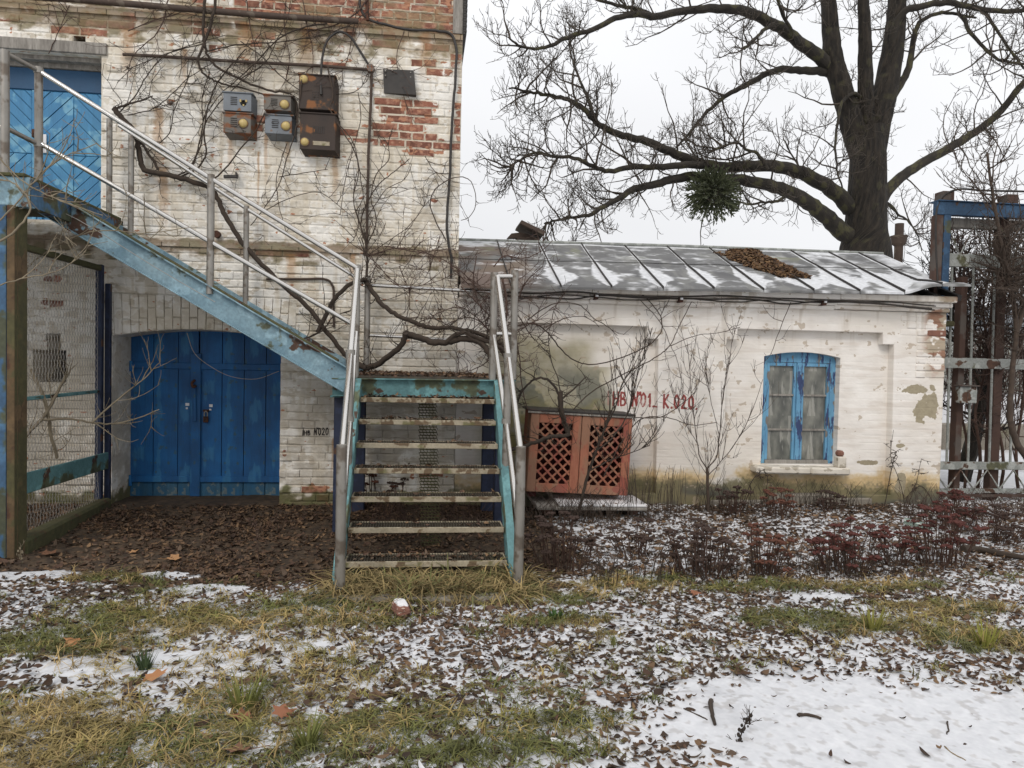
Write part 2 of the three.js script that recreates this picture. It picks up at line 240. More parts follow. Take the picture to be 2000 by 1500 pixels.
// ---------------------------------------------------------------- ground: soil, thatch and thin snow
const snowPath = [[1.311, 4.267], [1.908, 4.205], [2.37, 4.339], [2.935, 4.453], [9, 4.5], [9, 9], [0.6, 9], [1.172, 5.017], [1.01, 4.83], [0.827, 4.754], [1.096, 4.57]];
function sdPoly(P, x, y) { let d = 1e9, s = 1; for (let i = 0, j = P.length - 1; i < P.length; j = i++) { const ex = P[j][0] - P[i][0], ey = P[j][1] - P[i][1], wx = x - P[i][0], wy = y - P[i][1], t = clamp((wx * ex + wy * ey) / (ex * ex + ey * ey)), bx = wx - ex * t, by = wy - ey * t; d = Math.min(d, bx * bx + by * by); if ((P[i][1] > y) !== (P[j][1] > y) && x < (P[j][0] - P[i][0]) * (y - P[i][1]) / (P[j][1] - P[i][1]) + P[i][0]) s = -s; } return s * Math.sqrt(d); }
// how much of the ground snow covers, 0..1, before the fine break-up
const clearSnow = [[-1.493, 3.931, 0.42, 0.16], [-1.122, 3.894, 0.34, 0.18], [-1.366, 2.626, 0.3, 0.14], [-1.758, 2.314, 0.22, 0.1], [-2.641, 2.277, 0.4, 0.12], [-0.251, 4.161, 0.1, 0.12], [-0.576, 3.729, 0.3, 0.12], [-0.607, 4.516, 0.25, 0.08], [-0.117, 4.724, 0.22, 0.08], [2.661, 3.04, 0.3, 0.1]];
function snowAmount(x, z) {
  const path = sstep(-0.09, 0.1, -sdPoly(snowPath, x, z) + 0.3 * (fbm(x * 5, z * 5, 7, 4) - 0.5));
  let a = 0.59 + 0.42 * (fbm(x * 1.3, z * 1.3, 3, 3) - 0.5);
  a += 0.1 * sstep(2.9, 3.6, z);
  const sheltered = (1 - sstep(1.9, 2.85, z + 0.9 * (fbm(x * 2.4, z * 3, 5, 3) - 0.5))) * (1 - sstep(0.75, 1.5, x));   // under the platform and stairs
  a -= 0.75 * sheltered;
  a -= (0.0 + 0.12 * (1 - sstep(0.4, 1.2, z))) * (1 - sstep(1.6, 2.6, z)) * sstep(0.9, 1.6, x);
  const jig = 0.7 * (fbm(x * 6, z * 6, 13, 3) - 0.5);
  for (const [cx, cz, rx, rz] of clearSnow) { const d = Math.hypot((x - cx) / rx, (z - cz) / rz) + jig; a = Math.max(a, 1.15 * (1 - sstep(0.75, 1.15, d))); }
  if (z < -0.7 || x > 7.5 || x < -4.6) a = Math.max(a, 0.85);
  return Math.max(a, path * 1.25);
}
const grassSpots = [[-1.524, 3.206, 0.75, 0.22], [-1.114, 3.356, 0.5, 0.2], [-0.774, 4.338, 0.34, 0.16], [-0.674, 3.071, 0.4, 0.2], [-1.002, 4.574, 0.6, 0.2], [0.01, 2.907, 0.9, 0.14], [0.906, 2.952, 0.5, 0.16], [-0.371, 3.356, 0.4, 0.14], [-0.506, 4.735, 0.7, 0.2], [0.016, 4.584, 0.7, 0.14], [0.577, 4.648, 0.5, 0.13], [0.859, 3.382, 0.4, 0.13], [2.232, 3.459, 0.55, 0.16], [2.665, 3.615, 0.8, 0.2], [3.202, 3.85, 0.5, 0.2], [3.334, 3.282, 0.6, 0.2], [1.51, 2.642, 0.5, 0.18], [2.342, 2.799, 0.7, 0.14], [3.229, 2.841, 0.6, 0.14], [-1.835, 3.581, 0.6, 0.24], [-1.573, 4.489, 0.6, 0.3], [-2.043, 2.363, 0.4, 0.16], [0.275, 4.872, 0.6, 0.14], [-1.186, 4.759, 0.6, 0.2]];
function grassAmount(x, z) { let g = 0.25 * sstep(0.5, 0.62, fbm(x * 1.7, z * 1.7, 23, 3)) * sstep(2.4, 2.9, z) * (1 - sstep(0.4, 1.2, x) * 0.7); const jig = 0.5 * (fbm(x * 4, z * 4, 29, 2) - 0.5); for (const [cx, cz, rx, rz] of grassSpots) { const d = Math.hypot((x - cx) / rx, (z - cz) / rz); g = Math.max(g, 1 - sstep(0.5, 1.1, d + jig)); } return g * (1 - sstep(0.05, -0.1, sdPoly(snowPath, x, z))); }
const baseHeight = (x, z) => 0.05 * (1 - sstep(0.2, 1.6, z)) + 0.05 * (fbm(x * 0.8, z * 0.8, 41, 3) - 0.5) + 0.02 * (fbm(x * 4, z * 4, 43, 3) - 0.5);
const snowCover = (x, z) => { const a = snowAmount(x, z); const f = 0.5 * fbm(x * 19, z * 24, 51, 3) + 0.5 * fbm(x * 52, z * 60, 53, 2); return sstep(0.47, 0.54, a + (f - 0.5) * 1.05 - 0.0); };
const groundY = (x, z) => baseHeight(x, z) + 0.006 * (fbm(x * 11, z * 11, 45, 2) - 0.5) + (z > -0.8 && z < 6 && x > -4.6 && x < 7.6 ? 0.012 * snowCover(x, z) : 0.01);
{
  const X0 = -4.6, X1 = 7.6, Z0 = -0.8, Z1 = 6.0;
  const stops = (a, b, n, far) => { const o = []; for (let k = far.length - 1; k >= 0; k--) o.push(a - far[k]); for (let k = 0; k <= n; k++) o.push(lerp(a, b, k / n)); for (const f of far) o.push(b + f); return o; };
  const far = [0.3, 1, 2.5, 5, 9, 16, 30, 60, 120, 240], xs = stops(X0, X1, 540, far), zs = stops(Z0, Z1, 320, far);
  const near = (v, a, b) => v < a ? 0.03 * Math.exp((v - a) * 0.6) : v > b ? 1 - 0.03 * Math.exp((b - v) * 0.6) : 0.03 + 0.94 * (v - a) / (b - a);
  const b = new MB();
  for (const z of zs) for (const x of xs) b.v(x, groundY(x, z) - (z < -1 ? 0 : 0), z, 0, 1, 0, near(x, X0, X1), near(z, Z0, Z1));
  for (let j = 0; j < zs.length - 1; j++) for (let i = 0; i < xs.length - 1; i++) { const a = j * xs.length + i, c = a + xs.length; b.i.push(a, c, a + 1, a + 1, c, c + 1); }
  const g = b.geometry(); g.computeVertexNormals();
  const map = tex(1792, 1024, (u, v) => {
    const x = lerp(X0, X1, (u - 0.03) / 0.94), z = lerp(Z0, Z1, (v - 0.03) / 0.94);
    const f = fbm(x * 30, z * 30, 61, 3), q = fbm(x * 6, z * 6, 63, 3);
    let c = mix3([44, 35, 27], [92, 75, 56], clamp(1.3 * f - 0.1 + 0.4 * (q - 0.5)));
    c = mix3(c, mix3([98, 88, 54], [134, 116, 76], f), 0.8 * grassAmount(x, z));
    const s = snowCover(x, z); const ice = fbm(x * 70, z * 70, 65, 2), sm = fbm(x * 2.2, z * 3.4, 67, 4); let w = 206 + 16 * f + 14 * (ice - 0.5) - 12 * sstep(0.5, 0.7, sm); return mix3(c, [w, w + 2.5, w + 7], s * (0.94 - 0.14 * sstep(0.6, 0.72, fbm(x * 26, z * 26, 69, 3))));
  });
  map.wrapS = map.wrapT = THREE.ClampToEdgeWrapping;
  const m = new THREE.Mesh(g, mat({ map, roughness: 0.95 })); m.name = 'ground'; m.receiveShadow = m.castShadow = true; scene.add(struct(m));
}

// ---------------------------------------------------------------- the tall brick building (its front wall is the plane z = 0)
const tall = thing('brick_building', 'tall whitewashed brick building with peeling paint and two blue doors', 'building');
const TX0 = -5.4, TX1 = 0.345, TY1 = 6.4, SHX = -5.4, SHY = -0.05, SHW = 5.75, SHH = 6.5;
const ROW = 0.0815, LEDGE = 4.83, STRING = 2.64;
const archY = (x, lift = 0) => 1.70 + lift + 0.085 * (1 - ((x + 2.2) / 0.82) ** 2);
const inDoorway = (x, y, p = 0) => x > -3.0 - p && x < -1.405 + p && y < archY(clamp(x, -3.0, -1.405)) + p;
const inUpperDoor = (x, y, p = 0) => x > -4.95 - p && x < -3.114 + p && y > 2.8 - p && y < 4.385 + p;
const niches = [[-3.72, -3.42, 1.24, 1.55], [-3.6, -3.47, 1.55, 1.72], [-3.37, -3.26, 4.5, 4.56], [-3.92, -3.8, 4.62, 4.68]];
const inNiche = (x, y, p = 0) => niches.some(([a, b, c, d]) => x > a - p && x < b + p && y > c - p && y < d + p);
const waver = (x, y) => 0.024 * (fbm(x * 1.1, y * 1.6, 379, 2) - 0.5) * sstep(0.05, 0.3, Math.min(y, Math.abs(y - 2.64), Math.abs(y - 4.83), 9)) ;   // courses were never laid quite level
const wallZ = y => y > LEDGE ? -0.07 : y < STRING ? 0.012 : 0;        // the wall steps back above each ledge
// bricks laid in courses; alternating stretchers and headers
const bricks = [];
{
  const r = rng(77);
  for (let row = 0; row * ROW < TY1 - 0.05; row++) {
    const y0 = row * ROW, y1 = y0 + ROW, header = row % 3 === 1; let x = TX0 + (row % 2 ? 0.13 : 0) * r();
    while (x < TX1 - 0.02) {
      let L = header ? 0.131 : 0.262; if (r() < 0.12) L = header ? 0.262 : 0.131; L *= 0.97 + 0.06 * r();
      let a = x, b = Math.min(TX1, x + L); x += L; if (TX1 - b < 0.05) { b = TX1; x = TX1; }
      const cy = (y0 + y1) / 2;
      // cut by the openings
      const cut = inDoorway((a + b) / 2, cy, 0.0) || inUpperDoor((a + b) / 2, cy) || inNiche((a + b) / 2, cy);
      if (cut) continue;
      for (const [oa, ob, lo, hi] of [[-3.0, -1.405, -1, 1.76], [-4.95, -3.114, 2.8, 4.385], ...niches]) if (cy > lo && cy < hi) { if (a < oa && b > oa) b = oa; else if (a < ob && b > ob) a = ob; }
      if (cy > 1.66 && cy < 2.115 && a > -3.16 && b < -1.24) continue;                       // the arch ring stands here
      if (cy > 1.66 && cy < 2.115) { if (a < -3.13 && b > -3.13 && b < -1.2) b = -3.13; if (b > -1.27 && a < -1.27 && a > -3.2) a = -1.27; }
      if (b - a < 0.03) continue;
      bricks.push({ x0: a, x1: b, y0, y1, seed: (row * 131 + Math.floor(a * 97)) | 0 });
    }
  }
}
// where the whitewash has gone: patches of bare brick seen in the photograph [x, y, rx, ry, strength]
const bare = [[-0.224, 3.942, 0.36, 0.3, 0.62], [-0.382, 4.212, 0.3, 0.12, 0.4], [-0.015, 3.698, 0.28, 0.12, 0.6], [0.048, 4.494, 0.3, 0.14, 0.3], [-0.678, 3.788, 0.25, 0.1, 0.3], [0.326, 4, 0.05, 0.45, 0.5], [-0.889, 4.457, 0.22, 0.05, 0.45],
  [-0.243, 3.506, 0.06, 0.05, 0.6], [0.088, 3.162, 0.06, 0.04, 0.6], [-1.646, 3.833, 0.12, 0.1, 0.5], [-2.49, 3.907, 0.16, 0.06, 0.35], [-3.198, 4.626, 0.14, 0.05, 0.4], [-2.873, 4.688, 0.14, 0.2, 0.4], [-2.493, 4.349, 0.1, 0.04, 0.4], [-3.56, 2.234, 0.1, 0.04, 0.6], [-3.56, 2.013, 0.12, 0.05, 0.6],
  [0.384, 1.82, 0.1, 0.1, 0.4], [-1.031, 0.209, 0.25, 0.06, 0.42], [-1.357, 0.57, 0.03, 0.05, 0.6], [0.15, 0.343, 0.35, 0.12, 0.3], [-1.287, 2.541, 0.5, 0.05, 0.3], [0.802, 2.042, 0.1, 0.08, 0.4]];
function bareAmount(x, y) {
  let a = 0.3 * sstep(4.78, 4.9, y + 0.15 * (fbm(x * 3, y * 3, 301, 2) - 0.5)) * (0.45 + 0.75 * sstep(-2.6, -0.6, x)) * 2;
  a = Math.max(a, 0.2 * sstep(4.25, 4.6, y)); a = Math.max(a, 0.28 * (1 - sstep(0.1, 0.34, y)));
  for (const [cx, cy, rx, ry, s] of bare) { const d = Math.hypot((x - cx) / rx, (y - cy) / ry); if (d < 1.6) a = Math.max(a, s * (1 - sstep(0.55, 1.25, d))); }
  return a;
}
const brickAt = new Map(); for (const b of bricks) { const k = Math.round(b.y0 / ROW); if (!brickAt.has(k)) brickAt.set(k, []); brickAt.get(k).push(b); }
for (const b of bricks) { const cx = (b.x0 + b.x1) / 2, cy = (b.y0 + b.y1) / 2; b.bare = bareAmount(cx, cy) + 0.42 * (hash(b.seed, 5, 9) - 0.5) > 0.33 ? 1 : 0; }
const findBrick = (x, y) => { const l = brickAt.get(Math.floor(y / ROW)); if (l) for (const b of l) if (x >= b.x0 && x < b.x1) return b; return null; };

// the words painted beside the door, as brush strokes (coordinates inside each letter, 0..1)
const GLYPH = { I: [[[0.2, 0], [0.2, 1]]], i: [[[0.2, 0], [0.25, 0.8]], [[0.1, 1.02], [0.14, 1.04]], [[0.36, 1.02], [0.4, 1.04]]], H: [[[0, 0], [0, 1]], [[0.6, 0], [0.62, 1]], [[0, 0.5], [0.62, 0.52]]], h: [[[0, 0], [0, 0.62]], [[0.55, 0], [0.55, 0.62]], [[0, 0.32], [0.55, 0.34]]],
  B: [[[0, 0], [0.02, 1]], [[0.02, 1], [0.4, 0.95], [0.5, 0.75], [0.35, 0.55], [0.02, 0.52]], [[0.02, 0.52], [0.5, 0.45], [0.58, 0.22], [0.4, 0.03], [0, 0]]], b: [[[0, 0], [0.02, 0.65]], [[0.02, 0.65], [0.3, 0.6], [0.3, 0.4], [0.02, 0.35]], [[0.02, 0.35], [0.42, 0.3], [0.42, 0.06], [0, 0]]],
  N: [[[0, 0], [0.12, 0.95]], [[0.12, 0.95], [0.5, 0.05]], [[0.5, 0.05], [0.62, 1.05]], [[0.86, 0.92], [0.98, 0.86], [0.96, 1.04], [0.84, 1.0]]], 0: [[[0.3, 1], [0.05, 0.75], [0.02, 0.3], [0.25, 0], [0.52, 0.2], [0.55, 0.75], [0.3, 1]]], 1: [[[0.02, 0.72], [0.2, 0.95], [0.22, 0.02]]], 2: [[[0.05, 0.75], [0.25, 1], [0.5, 0.82], [0.4, 0.5], [0.02, 0.04], [0.6, 0.02]]], K: [[[0.02, 0], [0.04, 1]], [[0.55, 0.98], [0.06, 0.46], [0.58, 0.02]]], '.': [[[0.05, 0.02], [0.1, 0.05]]] };
function strokes(text, x, y, h, w, gap, drop = 0) { const out = []; let n = 0; for (const ch of text) { if (ch === ' ') { x += w * 0.55; continue; } const k = ch === '.' ? 0.3 : ch === 'I' || ch === 'i' || ch === '1' ? 0.55 : ch === 'N' ? 1.2 : 1; for (const s of GLYPH[ch]) out.push(s.map(([a, b]) => [x + a * w, y + b * h + drop * n])); x += w * 0.72 * k + gap; n++; } return out; }
function strokeDist(S, x, y) { let d = 9; for (const s of S) for (let k = 0; k < s.length - 1; k++) { const [ax, ay] = s[k], ex = s[k + 1][0] - ax, ey = s[k + 1][1] - ay, t = clamp(((x - ax) * ex + (y - ay) * ey) / (ex * ex + ey * ey + 1e-9)); d = Math.min(d, Math.hypot(x - ax - ex * t, y - ay - ey * t)); } return d; }
const blackText = strokes('ihb N020', -1.188, 0.752, 0.07, 0.042, 0.006, 0.001);

// rust runs and drips that have run down from the fittings [x, y top, length, half width]
const runs = [[-1.913, 3.708, 0.45, 0.03], [-1.365, 3.724, 0.3, 0.025], [-2.585, 3.901, 0.9, 0.05], [-2.534, 3.337, 0.7, 0.05], [-1.572, 3.712, 0.5, 0.02], [-1.643, 3.533, 0.9, 0.012], [-0.901, 3.573, 0.5, 0.03], [-0.886, 0.703, 0.5, 0.012], [-2.352, 4.481, 0.4, 0.03], [-2.872, 4.64, 0.5, 0.08], [-0.71, 2.563, 0.5, 0.03], [-1.311, 2.54, 0.4, 0.05], [-0.035, 4.815, 0.5, 0.06], [-1.191, 4.761, 0.5, 0.08], [-1.778, 4.768, 0.5, 0.07]];
const tallMap = tex(1792, 2048, (u, v) => {
  const x = SHX + u * SHW, y = SHY + v * SHH, wx = x + 0.012 * (fbm(x * 14, y * 14, 311, 2) - 0.5), wy = y + 0.016 * (fbm(x * 9, y * 14, 313, 2) - 0.5);
  const b = findBrick(wx, wy - waver(x, y)), f = fbm(x * 38, y * 38, 315, 3), g = fbm(x * 7, y * 9, 317, 4), big = fbm(x * 1.3, y * 1.6, 319, 3);
  // whitewash: warm white with thin, greyed and yellowed places
  let c = mix3([236, 233, 226], [221, 216, 206], clamp(1.5 * g - 0.3)); c = mix3(c, [206, 195, 174], 0.55 * sstep(0.52, 0.74, big + 0.3 * (f - 0.5)));
  const streak = fbm(x * 16, y * 1.4, 321, 3); c = mix3(c, [200, 188, 166], 0.45 * sstep(0.54, 0.74, streak));
  c = mix3(c, [170, 156, 134], 0.5 * sstep(0.63, 0.71, fbm(x * 11, y * 19, 323, 4)));
  // flakes lost from the top coat, down to an older grey-cream coat
  c = mix3(c, [202, 193, 176], 0.6 * sstep(0.585, 0.6, fbm(x * 8, y * 12, 325, 5) + 0.12 * (big - 0.5)));
  // wash turning greyer in blotches towards the bottom of the wall
  const low = (1 - sstep(0.9, 2.0, y + 0.9 * (g - 0.5))); c = mix3(c, [178, 170, 156], 0.6 * low * sstep(0.3, 0.6, g));
  // bare brick and mortar
  const edge = b ? Math.min(wx - b.x0, b.x1 - wx, wy - b.y0, b.y1 - wy) : 0; const amount = bareAmount(x, y);
  let gone = amount + 0.55 * (fbm(x * 6, y * 10, 331, 4) - 0.5) + 0.25 * (f - 0.5);
  if (b) gone += b.bare ? 0.22 : -0.2;
  const red = b ? mix3(mix3([146, 94, 75], [114, 73, 60], hash(b.seed, 1, 3)), [186, 146, 122], clamp(1.7 * f - 0.6)) : [150, 140, 124];
  const mortar = mix3([218, 209, 193], [178, 167, 148], f);
  if (b && edge > 0.0095) { c = mix3(c, mix3(red, [96, 62, 48], 0.5 * sstep(0.5, 0.7, g)), sstep(0.28, 0.36, gone)); }
  else c = mix3(c, mortar, sstep(0.2, 0.34, gone));
  // flakes off to the clay here and there
  c = mix3(c, [170, 122, 96], sstep(0.8, 0.815, fbm(x * 13, y * 22, 341, 4) + 0.2 * amount));
  // dirt and moss lying on the two ledges and the foot of the wall
  const moss = fbm(x * 9, y * 13, 351, 4);
  for (const [ly, below, above] of [[LEDGE, 0.3, 0.12], [STRING, 0.2, 0.05]]) { const d = ly - y; if (d < below && d > -above) { const k = (d > 0 ? 1 - d / below : 1 + d / above); c = mix3(c, mix3([124, 106, 86], [110, 99, 72], sstep(0.5, 0.66, moss)), 0.75 * sstep(0.42, 0.66, moss * 0.75 + 0.42 * k)); } }
  const top = sstep(4.2, 5.0, y); c = mix3(c, mix3([152, 130, 102], [128, 114, 82], moss), 0.6 * top * sstep(0.42, 0.62, fbm(x * 5, y * 8, 353, 4)));
  const foot = 1 - sstep(0.04, 0.26, y); if (foot > 0) c = mix3(c, mix3([96, 84, 62], [80, 84, 44], moss), 0.85 * sstep(0.4, 0.62, moss * 0.7 + 0.4 * foot));
  for (const [rx, ry, len, hw] of runs) { const d = ry - y; if (d > -0.02 && d < len) { const w = Math.abs(x - rx + 0.02 * (fbm(y * 6, rx, 355, 2) - 0.5)); if (w < hw * 2.5) c = mix3(c, [150, 108, 70], 0.55 * (1 - d / len) * (1 - sstep(hw * 0.3, hw * 1.3, w + hw * (f - 0.5)))); } }
  const td = strokeDist(blackText, x, y); if (td < 0.02) c = mix3(c, [24, 20, 20], 1 - sstep(0.003, 0.0062, td + 0.003 * (f - 0.5)));
  return c;
});
tallMap.wrapS = tallMap.wrapT = THREE.ClampToEdgeWrapping;
const tallBump = tex(1024, 1024, (u, v) => { const x = SHX + u * SHW, y = SHY + v * SHH; const q = 255 * clamp(0.5 + 0.9 * (0.45 * fbm(x * 15, y * 19, 361, 3) + 0.55 * fbm(x * 44, y * 48, 363, 3) - 0.5)); return [q, q, q]; }, true);
tallBump.wrapS = tallBump.wrapT = THREE.ClampToEdgeWrapping;
const wallMat = mat({ map: tallMap, roughness: 0.93, bumpMap: tallBump, bumpScale: 0.012 });
// backing of the wall with its openings
{
  const S = new THREE.Shape([new THREE.Vector2(TX0, -0.3), new THREE.Vector2(TX1 - 0.004, -0.3), new THREE.Vector2(TX1 - 0.004, LEDGE), new THREE.Vector2(TX0, LEDGE)]);
  const hole = pts => S.holes.push(new THREE.Path(pts.map(p => new THREE.Vector2(...p))));
  const d = [[-3.0, 0.0], [-1.405, 0.0]]; for (let k = 0; k <= 12; k++) { const x = lerp(-1.405, -3.0, k / 12); d.push([x, archY(x)]); } hole(d);
  hole([[-4.95, 2.8], [-3.114, 2.8], [-3.114, 4.385], [-4.95, 4.385]]);
  hole([[-3.72, 1.24], [-3.42, 1.24], [-3.42, 1.551], [-3.47, 1.551], [-3.47, 1.72], [-3.6, 1.72], [-3.6, 1.551], [-3.72, 1.551]]);
  for (const [a, b, c, e] of niches.slice(2)) hole([[a, c], [b, c], [b, e], [a, e]]);
  const b = new MB(); b.geo(new THREE.ExtrudeGeometry(S, { depth: 0.6, bevelEnabled: false }), new THREE.Matrix4().makeTranslation(0, 0, -0.606));
  b.box(TX0, TX1 - 0.004, LEDGE + 0.0, TY1, -0.606, -0.078, 0);
  b.sheet(SHX, SHY, SHW, SHH); for (let k = 0; k < b.p.length / 3; k++) { if (Math.abs(b.n[k * 3]) > 0.9) b.t[k * 2] -= b.p[k * 3 + 2] / SHW; else if (Math.abs(b.n[k * 3 + 1]) > 0.5) b.t[k * 2 + 1] -= b.p[k * 3 + 2] / SHH; } b.build('wall', wallMat, tall);
  const side = new MB().box(TX1 - 0.4, TX1 - 0.006, -0.3, TY1, -8, -0.608, 0).box(TX0, TX1 - 0.402, -0.3, TY1, -8, -7.6, 0).box(TX0, TX0 + 0.4, -0.3, TY1, -7.598, -0.608, 0).box(TX0 - 0.1, TX1 + 0.06, TY1 + 0.002, TY1 + 0.2, -8.1, 0.1, 0).sheet(SHX, SHY, SHW, SHH); for (let k = 0; k < side.p.length / 3; k++) if (Math.abs(side.n[k * 3]) > 0.9) side.t[k * 2] = -side.p[k * 3 + 2] * 0.11 + 0.05; side.build('rear_wall', wallMat, tall);
}
// a brick under its wash: a soft cushion between bed joints; bare bricks have sharper ends
function brickGeo(b, mb) {
  const r = rng(b.seed * 7 + 3), zw = wallZ((b.y0 + b.y1) / 2), pr = 0.005 + 0.009 * r() * r() + (r() < 0.05 ? 0.01 : 0), ends = b.bare ? 1 : 0.25 + 0.75 * r(), tx = (r() - 0.5) * 0.011, ty = (r() - 0.5) * 0.013, w = b.x1 - b.x0, h = b.y1 - b.y0, s0 = mb.p.length / 3;
  const us = [0, 0.012 / w * 0.5, 0.012 / w, 0.25, 0.5, 0.75, 1 - 0.012 / w, 1 - 0.006 / w, 1], vs = [0, 0.05, 0.12, 0.2, 0.5, 0.8, 0.88, 0.95, 1], H = (u, v) => { const x = b.x0 + u * w, y = b.y0 + v * h, ex = sstep(0, b.bare ? 0.008 : 0.009, Math.min(u, 1 - u) * w + 0.002 * (fbm(y * 60, x * 9, 371, 2) - 0.5)), fill = b.bare ? 0 : clamp(2.4 * (fbm(x * 3.1, y * 5.5, 377, 3) - 0.46)), ey0 = sstep(0, b.bare ? 0.01 : 0.012, Math.min(v, 1 - v) * h + 0.006 * (fbm(x * 16, y * 9, 373, 2) - 0.5)), ey = 1 - (1 - ey0) * (1 - 0.85 * fill); return zw - 0.012 + (pr + 0.006) * ey * (1 - ends * (1 - ex)) + (tx * (u - 0.5) + ty * (v - 0.5)) * ey + 0.009 * (fbm(x * 13, y * 17, 375, 3) - 0.5); };
  for (const v of vs) for (const u of us) { const e = 0.01, dx = (H(Math.min(1, u + e), v) - H(Math.max(0, u - e), v)) / ((Math.min(1, u + e) - Math.max(0, u - e)) * w), dy = (H(u, Math.min(1, v + 0.03)) - H(u, Math.max(0, v - 0.03))) / ((Math.min(1, v + 0.03) - Math.max(0, v - 0.03)) * h), l = Math.hypot(dx, dy, 1); const gx = b.x0 + u * w, gy = b.y0 + v * h; mb.v(gx, gy + waver(gx, gy), H(u, v), -dx / l, -dy / l, 1 / l, 0, 0); }
  for (let q = 0; q < vs.length - 1; q++) for (let k = 0; k < us.length - 1; k++) { const a = s0 + q * us.length + k, c = a + us.length; mb.i.push(a, a + 1, c, a + 1, c + 1, c); }
}
{
  // the 260 most distinct bricks as parts of their own, the others joined
  const score = b => (b.bare ? 2 : 0) + (b.x1 - b.x0) * 2 + (b.y0 > 0 && b.y0 < 5.2 ? 0.5 : -3) + (b.x0 > -4.0 ? 0.5 : -3) + 0.6 * hash(b.seed, 3, 5);
  const order = bricks.slice().sort((a, b) => score(b) - score(a)), rest = new MB();
  order.forEach((b, k) => { if (k < 262) { const m = new MB(); brickGeo(b, m); m.sheet(SHX, SHY, SHW, SHH).build('brick', wallMat, tall); } else brickGeo(b, rest); });
  rest.sheet(SHX, SHY, SHW, SHH).build('brickwork', wallMat, tall).userData.kind = 'stuff';
  // arch ring of bricks on end over the cellar door
  const r = rng(5); let n = 0;
  for (let x = -3.13; x < -1.28; x += 0.0775, n++) {
    const xa = x, xb = Math.min(-1.27, x + 0.0775), xm = clamp((xa + xb) / 2, -3.0, -1.405), lo = xb < -3.0 || xa > -1.405 ? 1.69 : archY(xm), lean = (xm + 2.2) * 0.1, cutAt = lerp(lo, 2.11, n % 2 ? 0.36 : 0.64);
    for (const [y0, y1] of [[lo + 0.002, cutAt - 0.004], [cutAt + 0.004, 2.112]]) {
      const z = 0.008 + 0.02 * r(), t = y => lean * (y - 1.69) * 0.6, m = new MB(), g = 0.002, j = () => (r() - 0.5) * 0.006;
      m.slab([[xa + g + t(y0), y0 + j()], [xb - g + t(y0), y0 + j()], [xb - g + t(y1), y1 + j()], [xa + g + t(y1), y1 + j()]], -0.01, z, 0.005); m.sheet(SHX, SHY, SHW, SHH).build('arch_brick', wallMat, tall);
    }
  }
  // the two ledges: sloping cap courses
  const leds = { [LEDGE]: new MB(), [STRING]: new MB() }, rr = rng(8);
  for (let x = TX0; x < TX1; x += 0.26) { const a = x + 0.003, b = Math.min(TX1, x + 0.257), z = 0.02 + 0.012 * rr(); for (const [y, out, h] of [[LEDGE, 0.02 + 0.012 * rr(), 0.06], [STRING, 0.03, 0.05]]) { if (y === STRING && (a < -2.9)) continue; const led = leds[y]; led.poly([[a, y - h, out], [b, y - h, out], [b, y - 0.012 + 0.008 * rr(), out - 0.004], [a, y - 0.012 + 0.008 * rr(), out - 0.004]]); led.poly([[a, y - 0.012, out - 0.004], [b, y - 0.012, out - 0.004], [b, y + 0.03, -0.08], [a, y + 0.03, -0.08]]); led.poly([[b, y - h, -0.02], [a, y - h, -0.02], [a, y - h, out], [b, y - h, out]].reverse()); } }
  for (const y of [LEDGE, STRING]) leds[y].sheet(SHX, SHY, SHW, SHH).build('ledge', wallMat, tall);
  // weathered timber lintel over the upper door, boards behind it
  new MB().box(-5.0, -3.06, 4.39, 4.5, -0.12, 0.024, 0.006).build('lintel', M.greyWood, tall);
  new MB().box(-4.95, -3.116, 4.30, 4.384, -0.24, -0.17, 0.004).box(-4.95, -3.116, 4.342, 4.384, -0.165, -0.08, 0.004).build('door_head_board', M.greyWood, tall);
  // verge of the roof at the right-hand corner: dark corrugated sheet
  const v = new MB(); for (let k = 0; k < 60; k++) { const y = LEDGE + 0.02 + k * 0.026; v.box(TX1 + 0.003, TX1 + 0.03 + 0.012 * (k % 2) + 0.016 * k / 60, y, y + 0.026, -1.6, -0.03, 0.003); } v.build('roof_verge', M.black, tall);
  new MB().box(TX1 - 0.1, TX1 + 0.002, LEDGE + 0.032, TY1, -0.076, -0.052, 0.004).build('corner_board', M.greyWood, tall);
}
